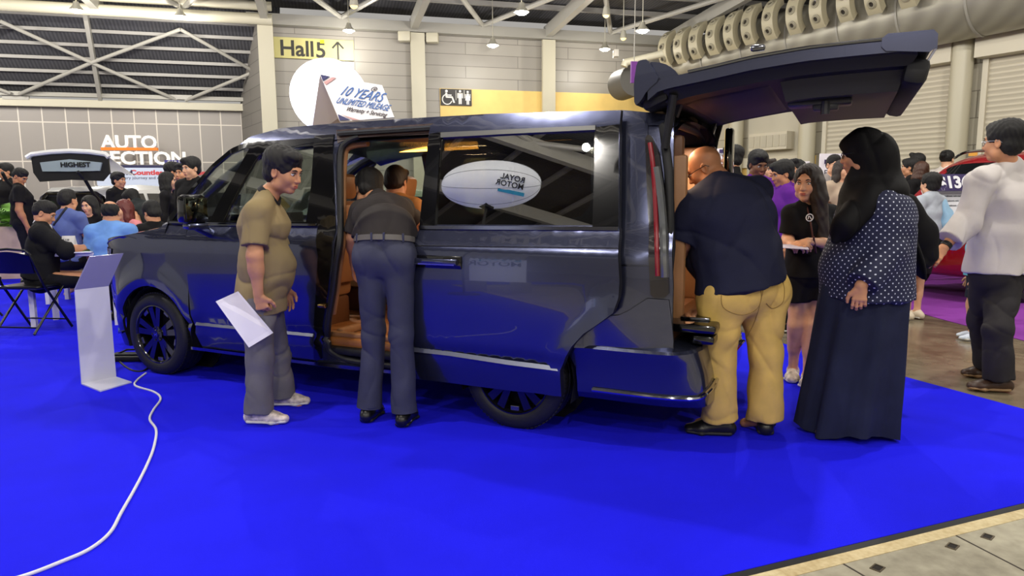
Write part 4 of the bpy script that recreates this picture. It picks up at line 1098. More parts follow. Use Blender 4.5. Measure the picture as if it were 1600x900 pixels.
# ---------- sliding door (slid back along the outside)
SDO = -0.105
sd = empty('sliding_door', (0, 0, 0), parent=car)
sd_out = CSL([(640, 300), (655, 352), (642, 380), (640, 470), (641, 592), (700, 602), (800, 612), (878, 619), (878, 577), (883, 560), (893, 543), (913, 523), (937, 507), (957, 496), (966, 470), (968, 440), (968, 357), (655, 352)][1:-1], SDO)
sd_low = CSL([(655, 357), (968, 358), (968, 440), (967, 465), (960, 488), (937, 505), (913, 521), (893, 542), (883, 559), (878, 577), (878, 619), (800, 612), (700, 601), (641, 592), (640, 470), (644, 400)], SDO)
def side_flare(u, z, o_):
    r = math.hypot(u - (UR + 0.72), z - 0.326)
    e = 0.0
    ul = cs(940, 505, SDO)[0]
    # raised lip that follows the wheel arch cut of the door's rear edge
    k = (z - 0.28) / 0.6
    edge = np.interp(z, [0.28, 0.42, 0.5, 0.58, 0.66, 0.72, 0.80], [ARCE[0], ARCE[1], ARCE[2], ARCE[3], ARCE[4], ARCE[5], ARCE[6]])
    if z < 0.86: e = -0.03 * math.exp(-(((edge - u) - 0.03) / 0.10) ** 2) * sm((0.92 - z) / 0.2)
    return Vector((u, side_in_d(u, z) + o_ + e, z))
def side_in_d(u, z):
    s = 0.0
    if z < 0.44: s += 0.030 + 0.30 * (0.44 - z) ** 1.2
    else: s += 0.030 * (1 - sm((z - 0.44) / 0.06)) + 0.018 * ((min(z, 1.18) - 0.80) / 0.38) ** 2
    if z > 1.06: s += 0.045 * sm((z - 1.06) / 0.13)
    if z > 1.17: s += 0.135 * ((z - 1.17) / 0.60)
    if z > 1.72: s += 0.55 * (z - 1.72) ** 1.3
    return s
ARCE = [cs(878, 612, SDO)[0], cs(881, 572, SDO)[0], cs(893, 545, SDO)[0], cs(913, 524, SDO)[0], cs(937, 507, SDO)[0], cs(957, 494, SDO)[0], cs(966, 470, SDO)[0]]
dskin = panel('door_skin', sd_low, [M_PAINT, M_MBLK], off=SDO, th=0.05, parent=sd, edge_mi=1, fn=side_flare, step=0.045)
gl = CSL([(690, 212), (800, 206), (930, 200), (929, 240), (926, 352), (680, 351), (683, 300)], SDO)
up_out = CSL([(672, 196), (690, 184), (800, 178), (970, 172), (968, 260), (967, 358), (655, 357), (658, 330), (668, 250)], SDO)
panel('door_frame', up_out, [M_PAINT, M_MBLK], holes=[gl], off=SDO + 0.004, th=0.04, parent=sd, edge_mi=1, fn=lambda u, z, o_: Vector((u, side_in_d(u, z) + o_, z)))
D_ = lambda u, z, o_: Vector((u, side_in_d(u, z) + o_, z))
panel('frame_cover', CSL([(672, 209), (690, 206), (690, 212), (686, 260), (680, 353), (656, 353), (662, 290)], SDO), M_GBLK, off=SDO - 0.006, th=0.02, parent=sd, fn=D_)
panel('frame_cover', CSL([(930, 199), (968, 194), (967, 353), (926, 353), (929, 260)], SDO), M_GBLK, off=SDO - 0.006, th=0.02, parent=sd, fn=D_)
panel('window_pane', gl, M_TINT, off=SDO + 0.008, th=0.004, parent=sd, fn=lambda u, z, o_: Vector((u, 0.063 + 0.225 * (z - 1.17) + o_, z)), step=0.3, smooth=False)
panel('window_visor', CSL([(690, 207), (800, 202), (931, 196), (931, 203), (800, 209), (690, 215)], SDO), mat('visor_silver', (120, 120, 118), 0.3, metal=0.7), off=SDO - 0.012, th=0.02, parent=sd, fn=D_)
def dstrip(name, pts, w, m, off, th, par=None, slope=False):
    b = MB(); P = [Vector((u, side_in_d(u, z) + off, z)) for (u, z) in pts]; rows = []
    for i, p in enumerate(P):
        d = (P[min(i + 1, len(P) - 1)] - P[max(i - 1, 0)]).normalized(); n = Vector((0, -1, 0)); t = n.cross(d).normalized()
        if t.z < 0: t = -t
        rows.append([p - t * w / 2, p - t * w / 2 + n * th, p + t * w / 2 + n * (th * (.35 if slope else 1)), p + t * w / 2, p - t * w / 2])
    b.grid(rows); b.add(rows[0][:4], [(0, 1, 2, 3)]); b.add(rows[-1][:4], [(3, 2, 1, 0)])
    return b.build(name, m, par or sd, angle=50)
dstrip('belt_strip', CSL([(656, 355), (800, 356), (967, 357)], SDO), 0.02, M_CHRD, SDO - 0.002, 0.012)
dstrip('crease_highlight', CSL([(642, 545), (700, 553), (800, 565), (876, 575)], SDO), 0.024, M_CHRL, SDO - 0.012, 0.014, slope=True)  # lighter strip stands in for the highlight along the door crease
# recess line under the belt (body line) 
dstrip('body_line', CSL([(646, 384), (800, 386), (967, 388)], SDO), 0.006, M_MBLK, SDO + 0.001, 0.002)
# handle
h0 = cs(640, 409, SDO); h1 = cs(718, 409, SDO); zc_ = cs(680, 409, SDO)[1]
b = MB(); b.box(((h0[0] + h1[0]) / 2, side_in_d(3.3, zc_) + SDO - 0.004, zc_ + 0.0), (h1[0] - h0[0] + 0.03, 0.012, 0.075), bev=0.005); b.build('handle_cup', M_GBLK, sd)
b = MB(); b.box(((h0[0] + h1[0]) / 2, side_in_d(3.3, zc_) + SDO - 0.035, zc_ + 0.004), (h1[0] - h0[0], 0.02, 0.036), bev=0.009)
for e in (h0[0] + 0.02, h1[0] - 0.02): b.box((e, side_in_d(3.3, zc_) + SDO - 0.018, zc_ + 0.004), (0.035, 0.035, 0.036), bev=0.008)
b.build('door_handle', M_PAINT, sd)
b = MB(); b.box(((h0[0] + h1[0]) / 2, side_in_d(3.3, zc_) + SDO - 0.047, zc_ - 0.010), (h1[0] - h0[0] - 0.02, 0.004, 0.008)); b.build('handle_chrome', M_CHR, sd, smooth=False)
# door inner panel
panel('inner_panel', [(3.40, 0.42), (4.25, 0.42), (4.55, 0.75), (4.55, 1.15), (3.36, 1.15)], M_TAND, off=SDO + 0.055, th=0.03, parent=sd, fn=D_, step=0.2)

# ---------- tailgate, raised
tg = empty('tailgate', (4.72, 0, 1.82), parent=car); tg.location = (0, 0, 0)
def pc(px, py, v):
    """photo point -> car point in the vertical sheet at depth v of the car"""
    q = on_plane(px, py, CO + CN * v, CN) - CO; return (q.dot(CD), q.z)
near = 0.05; far = CAR_W - 0.05
topc = [pc(*p, near) for p in ((1012, 140), (1030, 124), (1060, 117), (1110, 106), (1174, 91), (1260, 76), (1330, 68), (1380, 63), (1466, 55))]
UT = [p[0] for p in topc]; ZT = [p[1] for p in topc]
def gate_top(u): return float(np.interp(u, UT, ZT))
us = np.linspace(UT[0], UT[-1], 26)
def gate_rows(dz0, inset=0.0, crown=0.0):
    rows = []
    for u in us:
        r = []
        for k in range(15):
            t = -1 + 2 * k / 14; v = CAR_W / 2 + t * (far - near - 2 * inset) / 2
            r.append(Vector((u, v, gate_top(u) + dz0 + crown * (1 - abs(t) ** 2.5))))
        rows.append(r)
    return rows
b = MB(); top = gate_rows(0.0, 0.0, 0.05); bot = gate_rows(-0.055, 0.0, 0.0)
b.grid(top); b.grid(bot, flip=True)
for side in (0, -1): b.grid([[a[side], c[side]] for a, c in zip(top, bot)])
b.grid([top[0], bot[0]]); b.grid([top[-1], bot[-1]])
b.build('gate_skin', M_PAINT, tg, merge=True, angle=35)
# inner frame with two steps
def slab(name, u0, u1, v0, v1, d0, d1, m, bevl=0.02):
    b = MB(); R0 = []; n = 8
    for u in np.linspace(u0, u1, n): R0.append([Vector((u, v0, gate_top(u) - d0)), Vector((u, v1, gate_top(u) - d0))])
    R1 = []
    for u in np.linspace(u0, u1, n):
        k = 0.03; R1.append([Vector((u * 1 + (k if u == u0 else 0) - (k if u == u1 else 0), v0 + k, gate_top(u) - d1)), Vector((u + (k if u == u0 else 0) - (k if u == u1 else 0), v1 - k, gate_top(u) - d1))])
    b.grid(R0); b.grid(R1, flip=True); b.grid([[a[0], c[0]] for a, c in zip(R0, R1)]); b.grid([[a[1], c[1]] for a, c in zip(R0, R1)]); b.grid([R0[0], R1[0]]); b.grid([R0[-1], R1[-1]])
    return b.build(name, m, tg, angle=30)
slab('gate_frame', UT[0] + 0.05, UT[-1] - 0.06, near + 0.05, far - 0.05, 0.05, 0.105, M_MBLK)
slab('gate_trim', UT[0] + 0.62, UT[-1] - 0.10, near + 0.18, far - 0.10, 0.10, 0.20, mat('gate_trim_plastic', (34, 34, 40), 0.45))
slab('gate_window', UT[0] + 0.12, UT[0] + 0.58, near + 0.22, far - 0.22, 0.10, 0.115, mat('gate_window_dark', (12, 12, 15), 0.5))
b = MB(); ul = UT[0] + 0.80; b.box((ul, near + 0.36, gate_top(ul) - 0.212), (0.30, 0.14, 0.03), bev=0.01); b.box((ul + 0.03, near + 0.34, gate_top(ul) - 0.235), (0.12, 0.09, 0.035), bev=0.01); b.tube([(ul + 0.03, near + 0.30, gate_top(ul) - 0.21), (ul + 0.03, near + 0.30, gate_top(ul) - 0.275)], 0.022, 10); b.build('gate_latch', mat('latch_dark', (42, 42, 46), 0.35), tg)
# lower lip block of the gate (now at the far end)
e0 = pc(1379, 54, near); e1 = pc(1467, 46, near); e2 = pc(1461, 82, near); e3 = pc(1376, 80, near)
b = MB(); b.prism(chaikin([e0, e1, (e2[0], e2[1]), (e3[0], e3[1])], 1, 0.02), near - 0.012, far + 0.012, lambda x, z, w: Vector((x, w, z))); b.build('gate_lower_lip', M_PAINT, tg, angle=40)
b = MB(); ue = e2[0]
b.box((ue - 0.06, CAR_W / 2, e2[1] - 0.06), (0.10, far - near - 0.14, 0.12), Matrix.Rotation(0.2, 3, 'Y'), bev=0.03); b.build('gate_edge_trim', M_MBLK, tg)
strp = [(u, gate_top(u)) for u in us]
b = MB(); b.tube([Vector((u, near - 0.004, gate_top(u) + 0.004)) for u in us[4:-4]], 0.008, 6); b.build('gate_edge_moulding', M_CHRD, tg)
b = MB(); kx = pc(1183, 84, near); b.box((kx[0], near + 0.02, kx[1] + 0.03), (0.07, 0.04, 0.03), bev=0.012); b.build('wiper_mount', M_CHRD, tg)
# roof spoiler, standing up at the hinge
sp = [pc(*p, near) for p in ((992, 166), (991, 130), (996, 97), (1003, 94), (1013, 93), (1022, 112), (1032, 124), (1012, 141), (1001, 160))]
b = MB(); b.prism(chaikin(sp, 1, 0.02), near - 0.01, far + 0.01, lambda x, z, w: Vector((x + 0.0, w, z)))
b.build('spoiler', M_PAINT, tg, angle=35)
sp2 = [pc(*p, near) for p in ((1010, 95), (1035, 97), (1052, 107), (1060, 118), (1040, 124), (1024, 128))]
b = MB(); b.prism(chaikin(sp2, 1, 0.02), near + 0.02, far - 0.02, lambda x, z, w: Vector((x, w, z))); b.build('spoiler_top', M_PAINT, tg, angle=35)
# hinge arms and gas struts
b = MB()
for v in (0.30, CAR_W - 0.30): b.beam((4.84, v, 1.80), (UT[0] + 0.10, v, gate_top(UT[0] + 0.1) - 0.08), 0.05, 0.06)
b.box((UT[0] + 0.02, CAR_W / 2, 1.87), (0.14, far - near - 0.1, 0.07), Matrix.Rotation(-0.4, 3, 'Y'), bev=0.02)
b.build('hinge_arm', M_MBLK, tg)
for v, (tu) in ((0.11, UT[0] + 0.30), (CAR_W - 0.11, UT[0] + 0.30)):
    b = MB(); b.tube([(4.84, v + (.04 if v < .5 else -.04), 1.62), (4.86, v + (.03 if v < .5 else -.03), 1.76), (UT[0] + 0.12, v, gate_top(UT[0] + 0.12) - 0.08)], 0.022, 10); b.build('gas_strut', M_MBLK, tg)
b = MB(); b.box((4.95, CAR_W - 0.10, 1.62), (0.06, 0.10, 0.44), bev=0.02); b.build('rear_pillar_cover', M_GBLK, car)
# ================================================================== FIGURES: signed-distance bodies meshed with surface nets
def V3(p): return np.array([p[0], p[1], p[2]], dtype=np.float64)
def nrm(v): v = V3(v); return v / (np.linalg.norm(v) + 1e-12)
class Op:
    __slots__ = ('f', 'lo', 'hi', 'k', 'mode')
    def __init__(s, f, lo, hi, k, mode='add'): s.f = f; s.lo = lo; s.hi = hi; s.k = k; s.mode = mode
def seg(a, b, ra, rb, k=0.03, side=None, da=None, db=None, flat=0, mode='add', bend=None):
    """limb from a to b; ra, rb half widths; da, db half depths; flat 1 = cut square at b, 2 = at both ends"""
    a = V3(a); b = V3(b); ab = b - a; L2 = float(ab @ ab) + 1e-9; L = math.sqrt(L2); ax = ab / L
    da = ra if da is None else da; db = rb if db is None else db
    if side is not None:
        sd_ = V3(side) - ax * (V3(side) @ ax); sd_ = nrm(sd_); fr_ = np.cross(ax, sd_)
    R = max(ra, rb, da, db); lo = np.minimum(a, b) - R; hi = np.maximum(a, b) + R
    def f(X, Y, Z):
        px, py, pz = X - a[0], Y - a[1], Z - a[2]
        t = np.clip((px * ab[0] + py * ab[1] + pz * ab[2]) / L2, 0, 1)
        qx, qy, qz = px - t * ab[0], py - t * ab[1], pz - t * ab[2]
        if side is None: d = np.sqrt(qx * qx + qy * qy + qz * qz) - (ra + (rb - ra) * t)
        else:
            w = qx * sd_[0] + qy * sd_[1] + qz * sd_[2]; d_ = qx * fr_[0] + qy * fr_[1] + qz * fr_[2]; c = qx * ax[0] + qy * ax[1] + qz * ax[2]
            W = ra + (rb - ra) * t; D = da + (db - da) * t; Mn = np.minimum(W, D)
            d = (np.sqrt((w / W) ** 2 + (d_ / D) ** 2 + (c / Mn) ** 2) - 1) * Mn
        if flat:
            s_ = px * ax[0] + py * ax[1] + pz * ax[2]
            d = np.maximum(d, s_ - L)
            if flat == 2: d = np.maximum(d, -s_)
        return d
    return Op(f, lo, hi, k, mode)
def ell(c, r, k=0.03, M=None, mode='add'):
    """ellipsoid; M columns are its axes"""
    c = V3(c); r = V3(r); M = np.eye(3) if M is None else np.array(M, float)
    e = np.abs(M) @ r; mn = float(min(r))
    def f(X, Y, Z):
        px, py, pz = X - c[0], Y - c[1], Z - c[2]
        u = (px * M[0, 0] + py * M[1, 0] + pz * M[2, 0]) / r[0]; v = (px * M[0, 1] + py * M[1, 1] + pz * M[2, 1]) / r[1]; w = (px * M[0, 2] + py * M[1, 2] + pz * M[2, 2]) / r[2]
        n = np.sqrt(u * u + v * v + w * w); g = np.sqrt((u / r[0]) ** 2 + (v / r[1]) ** 2 + (w / r[2]) ** 2) + 1e-9
        return n * (n - 1) / g
    return Op(f, c - e, c + e, k, mode)
def half(p, n, keep=None):
    """cut away everything on the side the normal points to"""
    p = V3(p); n = nrm(n)
    return Op(lambda X, Y, Z: -((X - p[0]) * n[0] + (Y - p[1]) * n[1] + (Z - p[2]) * n[2]), None, None, 0.0, 'sub')
def field(ops, lo, hi, res, noise=None):
    n = np.maximum(2, np.ceil((hi - lo) / res).astype(int) + 1)
    ax = [(lo[i] + np.arange(n[i]) * res) for i in range(3)]
    D = np.full(n, 0.5, dtype=np.float64)
    for op in ops:
        if op.lo is None: sl = (slice(None),) * 3
        else:
            m = 0.06 + op.k
            i0 = np.clip(np.floor((op.lo - m - lo) / res).astype(int), 0, n); i1 = np.clip(np.ceil((op.hi + m - lo) / res).astype(int) + 1, 0, n)
            if np.any(i1 <= i0): continue
            sl = tuple(slice(i0[i], i1[i]) for i in range(3))
        X = ax[0][sl[0]][:, None, None]; Y = ax[1][sl[1]][None, :, None]; Z = ax[2][sl[2]][None, None, :]
        d = op.f(X, Y, Z); c = D[sl]; k = op.k
        if op.mode == 'add':
            if k > 0:
                h = np.maximum(k - np.abs(c - d), 0) / k; D[sl] = np.minimum(c, d) - h * h * k * 0.25
            else: D[sl] = np.minimum(c, d)
        else:
            d = -d
            if k > 0:
                h = np.maximum(k - np.abs(c - d), 0) / k; D[sl] = np.maximum(c, d) + h * h * k * 0.25
            else: D[sl] = np.maximum(c, d)
    if noise is not None: D += noise(ax[0][:, None, None], ax[1][None, :, None], ax[2][None, None, :])
    D[0] = D[-1] = 0.5; D[:, 0] = D[:, -1] = 0.5; D[:, :, 0] = D[:, :, -1] = 0.5
    return D, lo
def nets(D, org, res):
    S = D < 0; nx, ny, nz_ = D.shape
    cnt = np.zeros((nx - 1, ny - 1, nz_ - 1), np.int8)
    for i in (0, 1):
        for j in (0, 1):
            for k in (0, 1): cnt += S[i:nx - 1 + i, j:ny - 1 + j, k:nz_ - 1 + k]
    act = (cnt > 0) & (cnt < 8); I, J, K = np.nonzero(act)
    idx = np.full(cnt.shape, -1, np.int64); idx[I, J, K] = np.arange(len(I))
    pos = np.zeros((len(I), 3)); w = np.zeros(len(I))
    C8 = [(i, j, k) for i in (0, 1) for j in (0, 1) for k in (0, 1)]
    for a in C8:
        for ax_ in range(3):
            if a[ax_] == 1: continue
            b = list(a); b[ax_] = 1
            Da = D[I + a[0], J + a[1], K + a[2]]; Db = D[I + b[0], J + b[1], K + b[2]]
            m = (Da < 0) != (Db < 0); t = np.where(m, Da / np.where(m, Da - Db, 1), 0)
            P = np.zeros((len(I), 3)); P[:, 0] = a[0]; P[:, 1] = a[1]; P[:, 2] = a[2]; P[:, ax_] += t
            pos[m] += P[m]; w[m] += 1
    pos /= w[:, None]; pos += np.stack([I, J, K], 1); pos = org + pos * res
    Q = []
    for ax_ in range(3):
        o1, o2 = [(1, 2), (2, 0), (0, 1)][ax_]
        sl0 = [slice(None)] * 3; sl1 = [slice(None)] * 3; sl0[ax_] = slice(0, -1); sl1[ax_] = slice(1, None)
        A = S[tuple(sl0)]; B = S[tuple(sl1)]; m = A != B
        e = np.stack(np.nonzero(m), 1)
        e = e[(e[:, o1] > 0) & (e[:, o2] > 0) & (e[:, o1] < D.shape[o1] - 1) & (e[:, o2] < D.shape[o2] - 1)]
        ins = A[e[:, 0], e[:, 1], e[:, 2]]
        def g(d1, d2):
            c = e.copy(); c[:, o1] -= d1; c[:, o2] -= d2; return idx[c[:, 0], c[:, 1], c[:, 2]]
        q = np.stack([g(1, 1), g(0, 1), g(0, 0), g(1, 0)], 1)
        q[~ins] = q[~ins][:, ::-1]; Q.append(q)
    return pos, np.concatenate(Q)
def bounds(ops):
    L = [o for o in ops if o.lo is not None and o.mode == 'add']
    return np.min([o.lo for o in L], 0) - 0.03, np.max([o.hi for o in L], 0) + 0.03
def mesh_ops(name, ops, res, m, parent, noise=None, fine=None, uvfn=None, angle=180):
    """fine: list of (centre, half size, res) blocks meshed at a finer step, joined in the same mesh"""
    lo, hi = bounds(ops); D, org = field(ops, lo, hi, res, noise); pos, Q = nets(D, org, res)
    P = [pos]; FQ = []; n = 0
    keep = np.ones(len(Q), bool)
    boxes = []
    for (c, h, r) in (fine or []):
        c = V3(c); h = V3(h) if hasattr(h, '__len__') else np.array([h] * 3); boxes.append((c, h, r))
        cen = pos[Q].mean(1); keep &= ~np.all(np.abs(cen - c) < (h - res * 0.5), axis=1)
    FQ.append(Q[keep]); n = len(pos)
    for bi, (c, h, r) in enumerate(boxes):
        lo_, hi_ = c - h - 3 * r, c + h + 3 * r
        Df, of = field(ops, lo_, hi_, r, noise); pf, qf = nets(Df, of, r)
        cen = pf[qf].mean(1); kf = np.all(np.abs(cen - c) < h, axis=1)
        for (c2, h2, r2) in boxes[:bi]: kf &= ~np.all(np.abs(cen - c2) < h2, axis=1)
        P.append(pf); FQ.append(qf[kf] + n); n += len(pf)
    pos = np.concatenate(P); Q = np.concatenate(FQ)
    used = np.zeros(len(pos), bool); used[Q.ravel()] = True; remap = np.cumsum(used) - 1; pos = pos[used]; Q = remap[Q]
    me = bpy.data.meshes.new(name)
    me.vertices.add(len(pos)); me.vertices.foreach_set('co', pos.astype(np.float32).ravel())
    me.loops.add(len(Q) * 4); me.loops.foreach_set('vertex_index', Q.astype(np.int32).ravel())
    me.polygons.add(len(Q)); me.polygons.foreach_set('loop_start', np.arange(0, len(Q) * 4, 4, dtype=np.int32))
    me.update(calc_edges=True); me.validate()
    if uvfn is not None:
        uv = me.uv_layers.new(name='UVMap'); vi = np.empty(len(me.loops), np.int32); me.loops.foreach_get('vertex_index', vi)
        co = np.empty(len(me.vertices) * 3, np.float32); me.vertices.foreach_get('co', co); co = co.reshape(-1, 3)
        uv.data.foreach_set('uv', uvfn(co)[vi].astype(np.float32).ravel())
    return fin(name, me, m, parent, angle=angle, world=True)
def folds(amp, f=14.0, vert=0.5, seed=0):
    """cloth creases: warped waves; vert < 1 stretches them up and down"""
    r = np.random.RandomState(seed); ph = r.rand(12) * 6.28
    def g(X, Y, Z):
        z = Z * vert
        w1 = np.sin(X * f * .55 + Y * f * .4 + ph[0]) + np.sin(z * f * .7 - Y * f * .3 + ph[1]) + np.sin(X * f * .35 - z * f * .5 + ph[8])
        a = np.sin(X * f + 1.7 * w1 + ph[2]) * np.cos(z * f * 1.1 + w1 + ph[3])
        b = np.sin(Y * f * 1.2 + z * f * 0.8 + 1.9 * w1 + ph[4])
        c = np.sin((X - Y) * f * 1.9 + z * f * 1.7 + 1.5 * w1 + ph[5])
        q = z * f * 1.25 + X * f * .8 - Y * f * .5 + 2.2 * w1 + ph[6]; q2 = z * f * .6 - X * f * 1.3 + Y * f * .9 + 1.6 * w1 + ph[7]
        cr = (1 - np.abs(np.sin(q * .5))) ** 4 * (0.5 + 0.5 * a) + 0.8 * (1 - np.abs(np.sin(q2 * .5))) ** 4 * (0.5 - 0.5 * b)
        return amp * (0.45 * a + 0.35 * b + 0.25 * c + 1.5 * cr)
    return g
def strands(amp, f=160, seed=1):
    ph = np.random.RandomState(seed).rand(6) * 6.28
    def g(X, Y, Z):
        w = np.sin(X * 30 + ph[0]) + np.sin(Z * 24 + ph[1]) + np.sin(Y * 28 + ph[2])
        return amp * (np.sin(X * f + Z * f * .25 + 2 * w + ph[3]) * np.sin(Y * f * .9 - Z * f * .2 + 2 * w + ph[4]))
    return g

SKIN = {'light': (214, 164, 132), 'mid': (190, 136, 102), 'tan': (172, 118, 84), 'brown': (112, 74, 52)}
def skin(k): return mat('skin_' + k, SKIN[k], 0.5, var=0.05, vscale=14, spec=0.35)
M_HAIR = mat('hair_black', (12, 10, 10), 0.7, bump=0.3, bscale=240)
M_HAIRB = mat('hair_brown', (36, 25, 20), 0.6, bump=0.3, bscale=240)
M_HAIRG = mat('hair_greying', (20, 18, 18), 0.7, bump=0.3, bscale=240)
M_EYE = mat('eye_white', (226, 220, 212), 0.2); M_IRIS = mat('eye_dark', (22, 15, 12), 0.15)
M_LIP = mat('lips', (168, 92, 82), 0.45)
M_SHOEB = mat('shoe_black', (16, 16, 18), 0.3, coat=0.4); M_SOLE = mat('sole_white', (214, 212, 206), 0.5); M_SOLEB = mat('sole_dark', (30, 30, 32), 0.6)
def cloth(name, col, rough=0.85, var=0.06, vs=9, bump=0.2): return mat(name, col, rough, var=var, vscale=vs, bump=bump, bscale=420, spec=0.2)

def hand_ops(w, a, n, side, s=1.0, curl=(0.25, 0.35, 0.3), spread=0.06, thumb=0.5):
    """w wrist, a finger direction, n the way the palm faces, side +1 / -1 which side the thumb leaves"""
    a = nrm(a); n = V3(n); n = nrm(n - a * (n @ a)); t = np.cross(a, n) * side; w = V3(w)
    O = [seg(w - a * 0.01, w + a * 0.03 * s, 0.026 * s, 0.030 * s, 0.012, side=t, da=0.020 * s, db=0.016 * s),
         seg(w + a * 0.025 * s, w + a * 0.078 * s, 0.033 * s, 0.040 * s, 0.012, side=t, da=0.016 * s, db=0.013 * s)]
    Ls = [0.95, 1.05, 0.98, 0.78]
    for i in range(4):
        off = (0.030 - 0.020 * i) * s; base = w + a * (0.084 - 0.004 * abs(i - 1)) * s + t * off
        dirv = nrm(a + t * spread * (1.5 - i)); p = base; ang = 0.0; rr = (0.0092, 0.0088, 0.0078, 0.0068)
        segL = [0.040, 0.026, 0.020]
        for j in range(3):
            ang += curl[j] * (1 + 0.12 * i)
            d = dirv * math.cos(ang) + n * math.sin(ang); q = p + d * segL[j] * Ls[i] * s
            O.append(seg(p, q, rr[j] * s, rr[j + 1] * s, 0.005)); p = q
    b = w + a * 0.028 * s + t * 0.024 * s; d1 = nrm(a * 0.62 + t * 0.75 + n * 0.25 * thumb)
    m1 = b + d1 * 0.038 * s; d2 = nrm(a * 0.85 + t * 0.30 + n * 0.6 * thumb); m2 = m1 + d2 * 0.030 * s; d3 = nrm(a * 0.9 + n * 0.6 * thumb); m3 = m2 + d3 * 0.024 * s
    O += [seg(b, m1, 0.0165 * s, 0.0125 * s, 0.010), seg(m1, m2, 0.0122 * s, 0.0105 * s, 0.006), seg(m2, m3, 0.0105 * s, 0.0085 * s, 0.006)]
    return O
def head_frame(fw, up=(0, 0, 1)):
    f = nrm(fw); u = V3(up); u = nrm(u - f * (u @ f)); r = np.cross(f, u); return np.stack([r, f, u], 1)   # columns right, forward, up
def head_ops(c, M, s=1.0, fem=False, wide=1.0):
    c = V3(c); T = lambda x, y, z: c + M @ (np.array([x * wide, y, z]) * s)
    R = lambda x, y, z: (x * s * wide, y * s, z * s)
    jw = 0.88 if fem else 1.0
    O = [ell(T(0, -.012, .028), R(.076, .094, .086), .02, M), ell(T(0, .020, -.040), R(.060 * jw, .066, .072), .04, M),
         ell(T(0, .060, -.094), R(.026 * jw, .020, .018), .03, M),
         ell(T(.036, .056, -.030), R(.026, .026, .028), .03, M), ell(T(-.036, .056, -.030), R(.026, .026, .028), .03, M),
         seg(T(-.052, .012, -.072), T(.052, .012, -.072), .026 * s * jw, .026 * s * jw, .035),
         seg(T(-.030, .080, .024), T(.030, .080, .024), .010 * s, .010 * s, .022),
         ell(T(.031, .098, .002), R(.019, .016, .012), .014, M, 'sub'), ell(T(-.031, .098, .002), R(.019, .016, .012), .014, M, 'sub'),
         seg(T(0, .082, .010), T(0, .104 if not fem else .100, -.030), .0075 * s, .0115 * s, .014), ell(T(0, .092, -.036), R(.018, .013, .009), .008, M),
         ell(T(0, .082, -.064), R(.026, .012, .014), .016, M)]
    for sg in (-1, 1):
        O += [ell(T(sg * .080, -.006, -.010), R(.009, .019, .031), .006, M), ell(T(sg * .086, -.004, -.008), R(.006, .011, .020), .004, M, 'sub')]
    return O
def face_bits(c, M, s, parent, brow=M_HAIR, lips=M_LIP, eyes=True, wide=1.0, beard=None):
    c = V3(c); T = lambda x, y, z: Vector(c + M @ (np.array([x * wide, y, z]) * s)); M3 = Matrix(M.tolist())
    for sg in (-1, 1):
        b = MB(); b.ball(T(sg * .031, .0765, .002), (.0122 * s, .0115 * s, .0085 * s), 14, M=M3); b.ball(T(sg * .031, .0836, .001), (.0060 * s, .0052 * s, .0060 * s), 10, mi=1, M=M3)
        b.build('eye', [M_EYE, M_IRIS], parent, world=True)
        b = MB(); b.tube([T(sg * .016, .0935, .0235), T(sg * .030, .0925, .028), T(sg * .047, .082, .024)], [.0028 * s, .0038 * s, .002 * s], 8); b.build('eyebrow', brow, parent, world=True)
        b = MB(); b.tube([T(sg * .018, .088, .0085), T(sg * .031, .0905, .0125), T(sg * .045, .080, .007)], [.0018 * s, .0028 * s, .0018 * s], 6); b.build('eyelid', brow, parent, world=True)
    b = MB(); b.tube([T(-.024, .086, -.0635), T(-.010, .0935, -.0605), T(0, .0945, -.0620), T(.010, .0935, -.0605), T(.024, .086, -.0635)], [.001 * s, .0042 * s, .0044 * s, .0042 * s, .001 * s], 8)
    b.tube([T(-.022, .086, -.066), T(-.008, .093, -.0700), T(.008, .093, -.0700), T(.022, .086, -.066)], [.001 * s, .005 * s, .005 * s, .001 * s], 8); b.build('lips', lips, parent, world=True)
